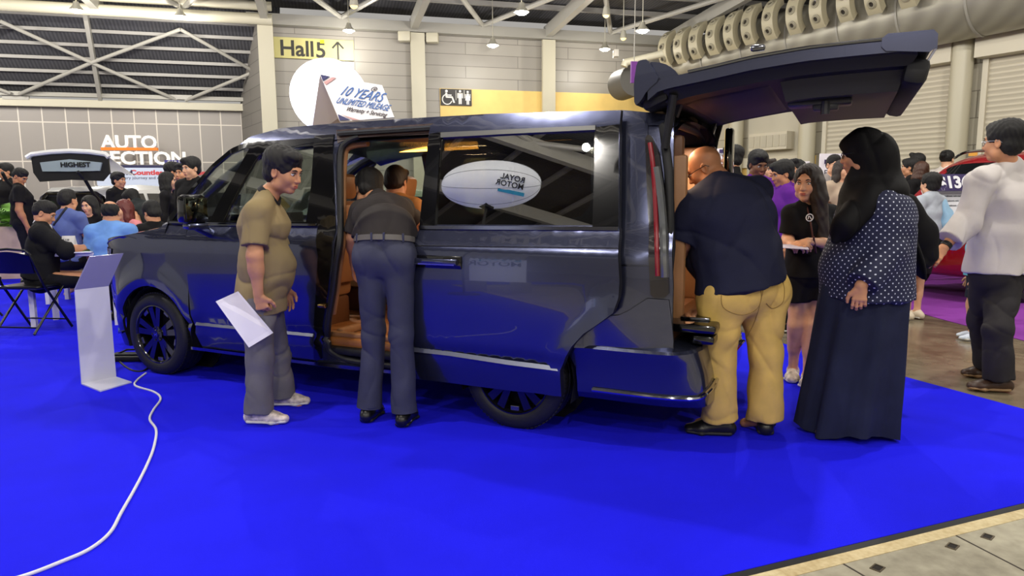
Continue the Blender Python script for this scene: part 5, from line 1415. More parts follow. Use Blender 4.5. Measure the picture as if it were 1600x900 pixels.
def hair_ops(c, M, style, s=1.0, wide=1.0, ends=None):
    c = V3(c); T = lambda x, y, z: c + M @ (np.array([x * wide, y, z]) * s); R = lambda x, y, z: (x * s * wide, y * s, z * s)
    face = [ell(T(0, .100, -.040), R(.070, .075, .088), .012, M, 'sub'), ell(T(0, .06, -.11), R(.10, .10, .07), .012, M, 'sub')]
    ears = [ell(T(sg * .085, .008, -.030), R(.02, .034, .042), .006, M, 'sub') for sg in (-1, 1)]
    nape = [Op(half(T(0, 0, -.078), -(M[:, 2] * 0.9 + M[:, 1] * 0.15) * -1).f, None, None, 0.0, 'sub')] if False else []
    base = [ell(T(0, -.016, .036), R(.088, .106, .095), .02, M)]
    cut = lambda y, z: Op((lambda p, n: (lambda X, Y, Z: (X - p[0]) * n[0] + (Y - p[1]) * n[1] + (Z - p[2]) * n[2]))(T(0, y, z), M[:, 2] * 0.92 + M[:, 1] * -0.38), None, None, 0.004, 'sub2')
    def below(y, z, tilt=0.4):
        p = T(0, y, z); n = nrm(-(M[:, 2]) + M[:, 1] * tilt * -1 * -1)
        return Op(lambda X, Y, Z: -((X - p[0]) * n[0] + (Y - p[1]) * n[1] + (Z - p[2]) * n[2]), None, None, 0.006, 'sub')
    if style == 'short': return base + [ell(T(0, -.045, -.02), R(.080, .066, .07), .02, M), seg(T(-.03, .062, .108), T(.045, .055, .105), .03 * s, .026 * s, .03)] + face + ears + [below(0.0, -.062, 0.5)]
    if style == 'full': return base + [ell(T(0, -.03, .06), R(.096, .104, .085), .02, M), ell(T(.02, .05, .095), R(.06, .05, .035), .03, M), ell(T(0, -.05, -.02), R(.084, .066, .07), .02, M)] + face + ears + [below(0.0, -.070, 0.5)]
    if style == 'crew': return [ell(T(0, -.014, .040), R(.081, .100, .092), .02, M), ell(T(0, .02, .085), R(.062, .066, .045), .02, M), ell(T(0, -.05, .0), R(.072, .060, .06), .02, M)] + face + ears + [below(0.0, -.045, 0.6)]
    if style == 'buzz': return [ell(T(0, -.014, .030), R(.0785, .0965, .0885), .01, M)] + face + ears + [below(0.0, -.035, 0.6)]
    if style == 'bald': return [ell(T(0, -.014, .024), R(.084, .100, .090), .01, M), ell(T(0, -.012, .110), R(.070, .088, .050), .01, M, 'sub')] + face + ears + [below(0.0, -.055, 0.6)]
    if style == 'bun': return base + [ell(T(0, -.115, .050), R(.042, .040, .042), .012, M), ell(T(.01, -.135, .085), R(.03, .022, .02), .015, M)] + face + ears + [below(0, -.045, 0.7)]
    if style in ('long', 'bob', 'side'):
        O = base + [ell(T(0, -.04, -.03), R(.088, .075, .10), .03, M)] + face + [ell(T(0, .105, .022), R(.050, .045, .062), .012, M, 'sub')]
        for (x, y) in (((-.062, -.03), (-.03, -.065), (.03, -.065), (.062, -.03), (.070, .012), (-.070, .012)) if style != 'side' else ((-.068, -.02), (-.03, -.065), (.02, -.065), (-.074, .010), (-.060, .040))):
            e = ends(x) if ends else T(x * 1.1, y, -.16 if style == 'bob' else (-.42 if style == 'side' else -.36))
            mid = T(x * 1.22, y, -.10)
            O += [seg(T(x, y, .0), mid, .036 * s, .036 * s, .03), seg(mid, e + M[:, 0] * x * 0.7, .036 * s, .022 * s, .03)]
        return O
def sphere_glasses(c, M, s, parent, m):
    c = V3(c); T = lambda x, y, z: Vector(c + M @ (np.array([x, y, z]) * s))
    b = MB()
    for sg in (-1, 1):
        b.tube([T(sg * (.033 + .025 * math.cos(t)), .100 - .010 * abs(math.cos(t) * .5 + .5), .0 + .018 * math.sin(t)) for t in np.linspace(0, 2 * math.pi, 17)[:-1]], .0022 * s, 6, closed=True)
        b.tube([T(sg * .058, .093, .004), T(sg * .083, .04, .006), T(sg * .086, -.02, .004), T(sg * .084, -.035, -.012)], .0022 * s, 6)
    b.tube([T(-.009, .101, .003), T(0, .104, .006), T(.009, .101, .003)], .0022 * s, 6)
    b.build('glasses', m, parent, world=True)

BASE_J = dict(pel=(0, 0, .93), waist=(0, .005, 1.08), chest=(0, .012, 1.27), neck=(0, -.012, 1.455), head=(0, .018, 1.585),
              shL=(-.168, -.005, 1.385), elL=(-.215, -.03, 1.10), wrL=(-.232, .05, .855), shR=(.168, -.005, 1.385), elR=(.215, -.03, 1.10), wrR=(.232, .05, .855),
              hipL=(-.090, 0, .90), knL=(-.105, .03, .49), anL=(-.11, -.01, .085), hipR=(.090, 0, .90), knR=(.105, .03, .49), anR=(.11, -.01, .085))
SIT_J = dict(pel=(0, 0, .52), waist=(0, .03, .67), chest=(0, .06, .86), neck=(0, .06, 1.045), head=(0, .09, 1.175),
             shL=(-.175, .05, .985), elL=(-.22, .12, .72), wrL=(-.16, .34, .74), shR=(.175, .05, .985), elR=(.22, .12, .72), wrR=(.16, .34, .74),
             hipL=(-.09, 0.02, .50), knL=(-.13, .44, .50), anL=(-.13, .40, .085), hipR=(.09, .02, .50), knR=(.13, .44, .50), anR=(.13, .40, .085))
class Pose:
    def __init__(s, base, yaw, h=1.7, sit=False, lean=0.0, over=None, world=None, twist=0.0):
        s.k = h / 1.7; s.base = V3(base); c, sn = math.cos(yaw), math.sin(yaw); s.R = np.array([[c, -sn, 0], [sn, c, 0], [0, 0, 1.0]])
        J = {k: np.array(v, float) for k, v in (SIT_J if sit else BASE_J).items()}
        if lean:
            p = J['pel'].copy(); cl, sl = math.cos(lean), math.sin(lean)
            for k in ('waist', 'chest', 'neck', 'head', 'shL', 'shR', 'elL', 'elR', 'wrL', 'wrR'):
                d = J[k] - p; f = 0.6 if k == 'waist' else 1.0; cl, sl = math.cos(lean * f), math.sin(lean * f)
                J[k] = p + np.array([d[0], d[1] * cl + d[2] * sl, d[2] * cl - d[1] * sl])
        for k, v in (over or {}).items(): J[k] = np.array(v, float)
        s.L = J; s.J = {k: s.W(v) for k, v in J.items()}
        for k, v in (world or {}).items(): s.J[k] = V3(v)
        s.lean = lean
    def W(s, v): return s.base + s.R @ (np.array(v, float) * s.k)
    def D(s, v): return s.R @ np.array(v, float)

def torso_ops(P, g=1.0, off=0.0, belly=0.0, chestw=1.0, hem=None, neckline=True, k=0.05):
    J = P.J; s = P.k; sd_ = nrm(J['shR'] - J['shL']); hs = nrm(J['hipR'] - J['hipL']); o = off
    O = [seg(J['pel'] - (J['waist'] - J['pel']) * 0.15, J['waist'], (.150 * g) * s + o, (.140 * g) * s + o, k, side=hs, da=(.108 * g) * s + o, db=(.104 * g) * s + o),
         seg(J['waist'], J['chest'], .140 * g * s + o, .162 * g * chestw * s + o, k, side=sd_, da=.104 * g * s + o, db=.118 * g * s + o),
         seg(J['chest'], J['chest'] * .25 + (J['shL'] + J['shR']) * .375 + 0, .162 * g * chestw * s + o, .125 * g * chestw * s + o, k, side=sd_, da=.118 * g * s + o, db=.080 * g * s + o),
         seg(J['shL'], J['shR'], .044 * g ** .5 * s + o, .044 * g ** .5 * s + o, .05)]
    for q in ('shL', 'shR'): O.append(seg(J[q] - V3((0, 0, .004)), J['neck'] + V3((0, 0, .012)), .040 * s * g ** .5 + o, .046 * s + o * .5, .05))
    if belly:
        fr = nrm(np.cross(V3((0, 0, 1)), hs)); c = J['waist'] * .75 + J['pel'] * .25 + fr * (.045 + .06 * belly) * s
        O.append(ell(c, ((.12 + .03 * belly) * g * s + o, (.10 + .05 * belly) * s + o, .14 * s + o), .08, np.stack([hs, fr, np.array([0, 0, 1.0])], 1)))
    if hem is not None:
        up = nrm(J['waist'] - J['pel']); c = J['pel']
        O.append(seg(J['waist'], c - V3((0, 0, 1)) * hem * s, .142 * g * s + o, (.166 * g) * s + o + .008, k, side=hs, da=.106 * g * s + o, db=.134 * g * s + o + .006, flat=1))
    return O
def leg_ops(P, g=1.0, off=0.0, hem=None, k=0.04, calf=True, hemw=0.0, upto=1.0):
    J = P.J; s = P.k; O = []
    for q in 'LR':
        h, n, a = J['hip' + q], J['kn' + q], J['an' + q]
        O.append(seg(h, n, .088 * g * s + off, .056 * g ** .7 * s + off, k))
        if upto >= 1:
            if hem is None:
                O.append(seg(n, a, .054 * g ** .7 * s + off, .036 * s * g ** .3 + off, k))
                if calf:
                    ax = nrm(a - n); bk = nrm(np.cross(ax, P.D((1, 0, 0)))); O.append(seg(n + (a - n) * .15 - bk * .0, n + (a - n) * .5, .050 * g ** .7 * s + off, .044 * g ** .7 * s + off, k)) 
            else:
                e = n + (a - n) * hem; O.append(seg(n, e, .056 * g ** .7 * s + off, (.050 + hemw) * g ** .4 * s + off, k, flat=1))
    return O
def arm_ops(P, q, g=1.0, off=0.0, upto=None, k=0.03, loose=0.0):
    """upto None whole arm; 0..1 sleeve ends on the upper arm; 1..2 on the forearm"""
    J = P.J; s = P.k; a, e, w = J['sh' + q], J['el' + q], J['wr' + q]; r0, r1, r2 = .048 * g * s + off, .042 * g * s + off, .027 * g ** .5 * s + off
    if upto is None: return [seg(a, e, r0, r1, k), seg(e, e + (w - e) * .35, r1, .040 * g * s + off, k), seg(e + (w - e) * .3, w, .040 * g * s + off, r2, k)]
    if upto <= 1: return [seg(a, a + (e - a) * upto, r0, r0 + (r1 - r0) * upto + loose, k, flat=1)]
    return [seg(a, e, r0, r1 + loose * .5, k), seg(e, e + (w - e) * (upto - 1), r1 + loose * .5, r2 + loose + .006, k, flat=1)]
def shoe(P, q, parent, kind='sneaker', m=None, sole=None, yaw=0.0, res=0.007, zg=None):
    J = P.J; a = J['an' + q]; s = P.k; c, sn = math.cos(yaw), math.sin(yaw)
    f = P.D((0, 1, 0)); f = np.array([f[0] * c - f[1] * sn, f[0] * sn + f[1] * c, 0]); r = np.cross(f, V3((0, 0, 1)))
    z0 = (zg if zg is not None else 0.0) + 0.010; g = np.array([a[0], a[1], z0]); pz = V3((0, 0, 1))
    lift = max(0.0, a[2] - 0.10 * s - z0) if zg is None and a[2] > 0.16 else 0.0
    g = g + pz * lift
    O = [seg(g - f * .055 * s + pz * .035 * s, g + f * .10 * s + pz * .030 * s, .040 * s, .047 * s, .03, side=r, da=.042 * s, db=.034 * s), seg(g + f * .10 * s + pz * .030 * s, g + f * .165 * s + pz * .024 * s, .046 * s, .038 * s, .03, side=r, da=.034 * s, db=.026 * s),
         seg(g - f * .02 * s + pz * .06 * s, g + f * .06 * s + pz * .055 * s, .038 * s, .030 * s, .03), half(g, -pz)]
    if kind != 'sandal':
        O.insert(3, seg(g - f * .02 * s + pz * .05 * s, a + pz * .005 - f * .0, .040 * s, .042 * s, .02, flat=1))
    sh = mesh_ops('shoe', O, res, m or M_SHOEB, parent)
    S = [seg(g - f * .058 * s + pz * .012, g + f * .10 * s + pz * .012, .046 * s, .052 * s, .02, side=r, da=.013 * s + .004, db=.013 * s + .004), seg(g + f * .10 * s + pz * .012, g + f * .172 * s + pz * .015, .051 * s, .040 * s, .02, side=r, da=.013 * s + .004, db=.012 * s + .004), half(g - pz * 0.003, -pz)]
    so = mesh_ops('sole', S, res, sole or M_SOLE, sh)
    return sh

def person(P, label, skin_k='mid', g=1.0, hair=('short', M_HAIR), top=None, bottom=None, shoes=('sneaker', None, None), look=(0, 1, 0), headup=(0, 0, 1), fem=False, res=0.010, hands=None,
           detail=1, belly=0.0, hs=1.0, group=None, glasses=None, seed=0, wide=1.0, hair_ends=None, body_legs=True, shoe_yaw=(0, 0), neckr=.052, chestw=1.0):
    """a dressed figure: Empty > body, hair, garments"""
    J = P.J; s = P.k; root = empty('person', (P.base[0], P.base[1], 0.0), label, 'person', group)
    M = head_frame(P.D(look) if not isinstance(look, np.ndarray) else look, headup if not isinstance(headup, str) else (0, 0, 1)); hc = J['head']; hk = hs * s
    ops = torso_ops(P, g, belly=belly, chestw=chestw) + leg_ops(P, g)
    for q in 'LR':
        ops += arm_ops(P, q, g ** .8)
        f = P.D((0, 1, 0)); a = J['an' + q]; z0 = min(a[2] - .055 * s, a[2])
        ops.append(seg(a, a + f * .12 * s + V3((0, 0, -.045 * s)), .034 * s, .026 * s, .03))
    ops += [seg(J['neck'], hc + M @ np.array([0, -.022, -.055]) * hk, neckr * s * g ** .4, neckr * .96 * s * g ** .4, .03)]
    ops += head_ops(hc, M, hk, fem, wide)
    fine = []
    if detail >= 1: fine.append((hc + M[:, 1] * .01, .150 * hk, 0.0042 if detail > 1 else 0.0065))
    for q in 'LR':
        h = (hands or {}).get(q, 'auto')
        w = J['wr' + q]; e = J['el' + q]; a = nrm(w - e)
        if h is None: continue
        if h == 'auto': h = dict(n=P.D((1 if q == 'L' else -1, 0, 0)), side=1)
        a_ = nrm(h.get('a', a)); nn = V3(h['n'])
        # thumb side: towards body front by default
        t = np.cross(a_, nrm(nn - a_ * (nn @ a_))); sg = h.get('side')
        tf = V3(h.get('t', P.D((0, 1, 0)) + V3((0, 0, .2)))); sg = 1 if t @ tf > 0 else -1
        ops += hand_ops(w, a_, nn, sg, s * (0.92 if fem else 1.0), h.get('curl', (.25, .35, .3)), thumb=h.get('thumb', .5))
        if detail >= 1: fine.append((w + a_ * .08 * s, .115 * s, 0.0036 if detail > 1 else 0.0065))
    mesh_ops('body', ops, res, skin(skin_k), root, fine=fine)
    if hair:
        ho = hair_ops(hc, M, hair[0], hk, wide, hair_ends)
        if ho: mesh_ops('hair', ho, 0.006 if detail > 1 else 0.008, hair[1], root, noise=strands(0.0035 if detail else .002, seed=seed))
    if detail >= 1: face_bits(hc, M, hk, root, brow=hair[1] if hair else M_HAIR, wide=wide)
    if glasses: sphere_glasses(hc, M, hk, root, glasses)
    if top:
        o = top.get('off', .014); sl = top.get('sleeve', .62)
        T = torso_ops(P, g, o, belly, chestw, hem=top.get('hem', .05))
        for q in 'LR': T += arm_ops(P, q, g ** .8, o + .004, upto=sl, loose=top.get('loose', .012))
        if top.get('tuck'): pass
        hz = top.get('hemcut')
        nk = J['neck'] + (hc - J['neck']) * .12
        T += [ell(nk + M[:, 1] * .02 * s, (.060 * s, .062 * s, .05 * s), .01, mode='sub')]
        T += top.get('extra', [])
        mn = J['pel'] - V3((0, 0, 1)) * (top.get('hem', .05)) * s
        if top.get('hemn') is not None: T.append(half(mn, top['hemn']))
        else: T.append(half(mn, (0, 0, -1)))
        t_ = mesh_ops('shirt' if top.get('name') is None else top['name'], T, top.get('res', res * .9), top['m'], root, noise=folds(top.get('amp', .0045), 13, .8, seed))
        if top.get('collar'):
            up = nrm(hc - J['neck']); fw_ = P.D((0, 1, 0)); fw_ = nrm(fw_ - up * (fw_ @ up)); side = np.cross(fw_, up); cr = .060 * s * g ** .4
            b = MB()
            for lv in range(3):
                ring = []
                for k in range(24):
                    a = 2 * math.pi * k / 24; open_ = max(0, math.sin(a)) ** 3
                    ring.append(Vector(J['neck'] + up * (.020 + .011 * lv - .030 * open_) * s + (side * math.cos(a) * (cr + .004 - .003 * lv) + fw_ * math.sin(a) * (cr + .012 + .012 * open_ - .003 * lv))))
                b.tube(ring, .0085 * s, 8, closed=True)
            b.build('collar', top['collar'], t_, world=True)
    if bottom:
        kd = bottom.get('kind', 'trousers'); o = bottom.get('off', .012)
        hsd = nrm(J['hipR'] - J['hipL'])
        B = [seg(J['pel'] + (J['waist'] - J['pel']) * bottom.get('rise', .5), J['pel'] - V3((0, 0, .03)) * s, .147 * g * s + o, .150 * g * s + o, .05, side=hsd, da=.106 * g * s + o, db=.110 * g * s + o)]
        bk = -P.D((0, 1, 0))
        for q in 'LR': B.append(ell(J['hip' + q] + bk * .032 * s, (.082 * g * s + o,) * 3, .05))
        if kd == 'trousers': B += leg_ops(P, g, o, hem=bottom.get('hem', .93), hemw=bottom.get('hemw', .004))
        elif kd == 'shorts':
            for q in 'LR':
                h, n = J['hip' + q], J['kn' + q]; B.append(seg(h, h + (n - h) * bottom.get('len', .7), .092 * g * s + o, .078 * g * s + o, .03, flat=1))
        elif kd == 'skirt':
            c = (J['hipL'] + J['hipR']) / 2; n = (J['knL'] + J['knR']) / 2; e = c + (n - c) * bottom.get('len', .7); B.append(seg(c, e, .155 * g * s + o, .150 * g * s + o, .04, side=hsd, da=.115 * g * s + o, db=.115 * g * s + o, flat=1))
        B += bottom.get('extra', [])
        up = nrm(J['waist'] - J['pel']) if bottom.get('topn') is None else nrm(bottom['topn'])
        B.append(half(J['pel'] + (J['waist'] - J['pel']) * bottom.get('rise', .5) if bottom.get('topn') is None else J['pel'] + V3((0, 0, bottom['topz'])), up))
        mesh_ops({'trousers': 'trousers', 'shorts': 'shorts', 'skirt': 'skirt'}[kd], B, bottom.get('res', res * .9), bottom['m'], root, noise=folds(bottom.get('amp', .004), 15, 1.0, seed + 3))
    if shoes:
        for q, yw in zip('LR', shoe_yaw): shoe(P, q, root, shoes[0], shoes[1], shoes[2], res=0.006 if detail > 1 else .009, yaw=yw)
    return root

from mathutils.bvhtree import BVHTree
def drape(name, obj, pts, r, m, parent=None, lift=0.0, dens_=6, closed=False, n=6):
    """a seam or edge laid on an object's surface through points seen in the photograph"""
    me = obj.data; bv = BVHTree.FromPolygons([v.co for v in me.vertices], [p.vertices[:] for p in me.polygons])
    Q = []
    src = crom(pts + ([pts[0]] if closed else []), dens_)
    for (x, y) in src:
        d = ray(x, y).normalized(); h, nn, i, di = bv.ray_cast(CP, d)
        if h is not None: Q.append(h - d * lift)
    if len(Q) < 2: return None
    b = MB(); b.tube(Q, r, n); o = b.build(name, m, parent or obj, world=True); return o
# ================================================================== PROPS ON THE STAND
M_WHB = mat('board_white', (226, 226, 232), 0.35)
def quad_board(name, corners, th, m, parent=None, world=True):
    """thin board through four points (counter-clockwise seen from its face)"""
    P = [Vector(p) for p in corners]; n = (P[1] - P[0]).cross(P[3] - P[0]).normalized()
    b = MB(); b.add(P + [p - n * th for p in P], [(0, 1, 2, 3), (7, 6, 5, 4), (1, 0, 4, 5), (2, 1, 5, 6), (3, 2, 6, 7), (0, 3, 7, 4)])
    return b.build(name, m, parent, smooth=False, world=world)
# --- white folded display stand by the front wheel
g_l = gnd(128, 603); g_r = gnd(182, 592); Yl = g_l.y; Yr = g_r.y
base = empty('display_stand', (g_l + g_r) / 2, 'white bent sheet display stand with a tilted lectern top beside the front wheel', 'display stand')
tl_, tr_ = at(117, 453, Yl + 0.02), at(170, 447, Yr + 0.02)
quad_board('upright_panel', [g_l + Vector((0, 0, .012)), g_r + Vector((0, 0, .012)), tr_, tl_], 0.012, mat('stand_white', (206, 206, 222), 0.28, coat=0.3), base)
quad_board('lectern_top', [tl_, tr_, at(193, 396, Yr + 0.10), at(141, 401, Yl + 0.10)], 0.014, mat('stand_top_shaded', (128, 126, 172), 0.3, coat=0.3), base)  # same white sheet; darker colour holds the shade of its tilt
fb = [gnd(128, 603), gnd(157, 614.5), gnd(206, 600), gnd(182, 592)]
b = MB(); b.prism([(p.x, p.y) for p in fb], 0.009, 0.018); o = b.build('foot_plate', MATS['stand_white'], smooth=False); adopt(o, base)

# --- white cable snaking over the carpet
cab = [(228, 583), (214, 594), (212, 603), (240, 612), (251, 623), (240, 640), (234, 655), (244, 672), (240, 700), (228, 730), (210, 765), (190, 800), (172, 832), (140, 858), (95, 878), (40, 899), (-20, 915)]
P = crom([tuple(gnd(x, y, 0.014)) for x, y in cab], 7)
b = MB(); b.tube(P, 0.0075, 10); o = b.build('white_cable', mat('cable_white', (214, 214, 220), 0.4)); tag(o, 'white power cable snaking across the blue carpet from the front wheel to the bottom left', 'cable')
P = crom([tuple(gnd(x, y, 0.012)) for x, y in ((182, 555), (188, 566), (205, 578), (222, 580), (232, 574))], 6)
b = MB(); b.tube(P, 0.008, 8); o = b.build('black_cable', M_MBLK); tag(o, 'short black cable beside the front wheel', 'cable')
g = gnd(205, 563); ad = empty('power_adapter', g, 'flat black power box lying on the carpet left of the front wheel', 'power box')
b = MB(); b.box((0, 0, 0.032), (0.36, 0.20, 0.045), bev=0.012); b.build('case', M_MBLK, ad)
b = MB(); b.box((0, -0.05, 0.062), (0.26, 0.03, 0.016), bev=0.005); b.tube([(-.12, .03, .055), (-.05, .04, .085), (.06, .04, .085), (.12, .03, .055)], 0.008, 8); b.build('carry_handle', M_MBLK, ad)

# --- roof sign: white A-frame board
RZ = CO + CN * 0.75
def car_w(u, v, z): return CO + CD * u + CN * v + Vector((0, 0, z))
def on_v(px, py, v): return on_plane(px, py, CO + CN * v, CN)
ra = empty('roof_sign', on_v(560, 192, 0.62), 'white A-frame board on the minivan roof reading 10 YEARS UNLIMITED MILEAGE', 'sign')
zroof = 1.868
pA = on_v(500, 117, 0.72)      # left apex
Yb = pA
f_bl = on_v(531, 190, 0.42); f_br = on_v(618, 181, 0.42); f_tr = on_v(597, 133, 0.72)
f_bl.z = max(f_bl.z, zroof); 
# keep the face plane: top edge pA..f_tr, bottom edge f_bl..f_br
nface = (f_bl - pA).cross(f_tr - pA).normalized(); 
if nface.y > 0: nface = -nface
f_br = on_plane(616, 183, pA, nface)
quad_board('front_face', [f_bl, f_br, f_tr, pA], 0.012, mat('sign_white', (232, 230, 232), 0.4), ra)
bk_l = on_v(485, 193, 0.98); bk_l.z = zroof; bk_r = bk_l + (f_br - f_bl)
quad_board('back_face', [bk_r, bk_l, pA, f_tr], 0.012, mat('sign_back', (222, 208, 186), 0.5), ra)
rd = (f_tr - pA).normalized(); ud = (pA - f_bl); ud = (ud - rd * ud.dot(rd)).normalized()
M_BLU = mat('sign_blue', (66, 104, 168), 0.5); M_DBL = mat('sign_dark_blue', (50, 50, 96), 0.5); M_GRYT = mat('sign_text_grey', (70, 60, 66), 0.5)
def onf(px, py): return on_plane(px, py, pA - nface * -0.004, nface)
def fit_text(name, body, pl, pr, hpx, m, parent, sx=None, bold=0.0, nf=None, rr=None, uu=None, ex=0.0015):
    o0 = onf(*pl); L = (onf(*pr) - o0).length; r = (onf(*pr) - o0).normalized(); h = (onf(pl[0], pl[1] - hpx) - o0).length
    u = nface.cross(r); u = u if u.z > 0 else -u
    t = text_obj(name, body, h / 0.70, face_M(o0 + nface * 0.003, r, u), m, None, extrude=ex, bold=bold)
    w = max((Vector(v.co) - o0).dot(r) for v in t.data.vertices)
    for v in t.data.vertices:
        c = Vector(v.co); v.co = c + r * ((c - o0).dot(r) * (L / w - 1))
    adopt(t, parent); return t
fit_text('line_one', '10 YEARS', (529, 148), (595, 160), 12.5, M_BLU, ra)
fit_text('line_two', 'UNLIMITED MILEAGE', (524, 161), (606, 173.6), 8, M_BLU, ra)
fit_text('line_three', 'Warranty + Servicing', (540, 173), (603, 183), 5.5, M_GRYT, ra)
def face_tri(name, pts, m): 
    b = MB(); P_ = [onf(*p) + nface * 0.003 for p in pts]; b.add(P_ + [p + nface * 0.0015 for p in P_], [tuple(range(len(P_))), tuple(range(len(P_), 2 * len(P_)))]); o = b.build(name, m, smooth=False); adopt(o, ra)
face_tri('corner_mark', [(501, 117), (516, 120), (505, 127)], M_DBL); face_tri('corner_mark', [(528, 179), (531, 189), (548, 188)], M_DBL)
M_ROSE = mat('sign_rose', (196, 150, 150), 0.5); face_tri('corner_stripe', [(506, 129), (520, 121), (526, 122), (510, 133)], M_ROSE); face_tri('corner_stripe', [(530, 178), (535, 180), (562, 188), (552, 188)], M_ROSE)
b = MB(); cc = onf(585, 140) + nface * 0.004; b.tube([cc + rd * math.cos(t) * .022 + ud * math.sin(t) * .022 for t in np.linspace(0, 6.283, 17)[:-1]], 0.003, 6, closed=True); b.beam(cc - ud * .012, cc + ud * .012, .004, .002, up=nface); b.beam(cc + rd * .002 - ud * .010, cc + rd * .012 + ud * .012, .004, .002, up=nface); o = b.build('round_logo', M_GRYT); adopt(o, ra)

# --- glowing white balloon standing beyond the van
bc = at(516, 152, 11.2); rb = 0.575
bl = empty('advertising_balloon', Vector((bc.x, bc.y, 0)), 'glowing white round balloon behind the roof sign', 'balloon')
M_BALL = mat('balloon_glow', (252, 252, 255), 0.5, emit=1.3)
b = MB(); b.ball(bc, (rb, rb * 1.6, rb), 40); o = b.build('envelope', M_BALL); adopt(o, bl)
b = MB(); b.tube([Vector((bc.x, bc.y, 0.02)), Vector((bc.x, bc.y, bc.z - rb))], 0.025, 10); b.lathe([(0.0, 0.04), (0.25, 0.04), (0.27, 0.0)], (bc.x, bc.y, 0.008)); o = b.build('pole', M_STEEL); adopt(o, bl)

# --- what the glossy side reflects: a second balloon and a stand behind the photographer
def mirror_at(px, py, dist, tilt):
    """place seen mirrored in the sliding door at the given point, a distance from it"""
    n = (-CN + Vector((0, 0, 1)) * tilt).normalized(); v = (0.063 + 0.225 * 0.25 if py < 352 else side_in_d(3.9, 0.9)) + SDO
    d = ray(px, py); t = (CO + CN * v - CP).dot(CN) / d.dot(CN); hp = CP + d * t; dn = d.normalized(); r = dn - n * 2 * dn.dot(n)
    return hp + r * dist
BD = 6.6
bm_ = mirror_at(766, 288, BD, 0.225)
b2 = empty('advertising_airship', Vector((bm_.x, bm_.y, 0)), 'white airship balloon seen mirrored in the sliding door window', 'balloon')
ax_d = Vector((CD.x, CD.y, 0)); 
wpx = (mirror_at(843, 288, BD, 0.225) - mirror_at(688, 288, BD, 0.225)); La = wpx.length / 2
Rm = Matrix((wpx.normalized(), Vector((0, 0, 1)).cross(wpx.normalized()).normalized(), Vector((0, 0, 1)))).transposed()
b = MB(); rows = []
prof = [(La * math.cos(math.pi * (1 - i / 30)), La * 0.48 * math.sin(math.pi * (i / 30)) ** 0.9) for i in range(31)]
for (x, r) in prof:
    rows.append([bm_ + Rm @ Vector((x, r * math.cos(t), r * math.sin(t))) for t in np.linspace(0, 2 * math.pi, 33)])
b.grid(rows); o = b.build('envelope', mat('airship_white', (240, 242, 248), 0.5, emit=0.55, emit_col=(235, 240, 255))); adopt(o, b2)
b = MB()
for k in range(8):
    t = 2 * math.pi * k / 8 + .2; b.tube([bm_ + Rm @ Vector((x, (r + .002) * math.cos(t), (r + .002) * math.sin(t))) for (x, r) in prof], 0.003, 5)
o = b.build('seam', mat('seam_grey', (120, 124, 130), 0.6)); adopt(o, b2)
b = MB(); b.tube([Vector((bm_.x, bm_.y, 0.02)), bm_ - Vector((0, 0, La * .45))], 0.02, 8); b.box(bm_ - Vector((0, 0, La * .47)), (.16, .16, .05)); b.lathe([(0.0, 0.04), (0.22, 0.04), (0.25, 0.0)], (bm_.x, bm_.y, 0.008)); o = b.build('pole', M_MBLK); adopt(o, b2)
xr = Rm @ Vector((1, 0, 0)); toc = (CO + CD * 3.9 - bm_); toc.z = 0; toc.normalize()
rdir = Vector((0, 0, 1)).cross(toc); rdir = rdir.normalized()            # right hand of someone facing the lettering
def bal_text(nm, body, along, z, h, m, bold):
    p = bm_ + toc3 * (La * 0.485) + rdir * along + up3 * z
    t = text_obj(nm, body, h, face_M(p, rdir, up3), m, None, extrude=0.03, bold=bold); adopt(t, b2)
toc3 = (CO + CD * 3.9 + Vector((0, 0, 1.5)) - bm_).normalized(); rdir = Vector((0, 0, 1)).cross(toc3).normalized(); up3 = toc3.cross(rdir).normalized()
sgn_x = 1 if rdir.dot(xr) > 0 else -1
M_TXT = mat('print_dark', (50, 54, 62), 0.5); M_CY = mat('print_cyan', (60, 170, 214), 0.5)
bal_text('name_line', 'ROYAL', -La * .62 , La * .16, La * .15, M_TXT, .002); bal_text('name_line', 'MOTOR', -La * .62, La * .03, La * .15, M_TXT, .002)
b = MB(); p = bm_ + toc3 * (La * .47) + rdir * (-La * .40) + up3 * (-La * .06); b.beam(p - rdir * La * .26, p + rdir * La * .26, .04, La * .07, up=up3); o = b.build('cyan_bar', M_CY, smooth=False); adopt(o, b2)
# white backdrop panel
bp_ = mirror_at(778, 405, 6.8, 0.03)
wv = (mirror_at(822, 405, 6.8, .03) - mirror_at(734, 405, 6.8, .03)); ww = wv.length
pn = empty('backdrop_panel', Vector((bp_.x, bp_.y, 0)), 'white stand panel reading ROYAL MOTOR mirrored in the sliding door', 'panel')
tc2 = (CO + CD * 3.9 - bp_); tc2.z = 0; tc2.normalize(); r2 = Vector((0, 0, 1)).cross(tc2).normalized()
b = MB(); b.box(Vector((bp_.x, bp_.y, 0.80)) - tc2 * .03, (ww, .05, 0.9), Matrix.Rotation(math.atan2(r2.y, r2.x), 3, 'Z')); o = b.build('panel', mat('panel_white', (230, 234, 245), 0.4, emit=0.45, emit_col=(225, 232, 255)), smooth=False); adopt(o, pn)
for i, tx in enumerate(('ROYAL', 'MOTOR')):
    t = text_obj('panel_text', tx, ww * .26, face_M(Vector((bp_.x, bp_.y, 1.10 - i * ww * .27)) + tc2 * .004 - r2 * ww * .42, r2, (0, 0, 1)), M_CY if i == 0 else M_TXT, None, extrude=0.004, bold=.003); adopt(t, pn)
b = MB()
for sg in (-1, 1): b.box(Vector((bp_.x, bp_.y, 0.18)) + r2 * sg * ww * .4, (.05, .4, .36))
o = b.build('panel_foot', M_STEEL, smooth=False); adopt(o, pn)

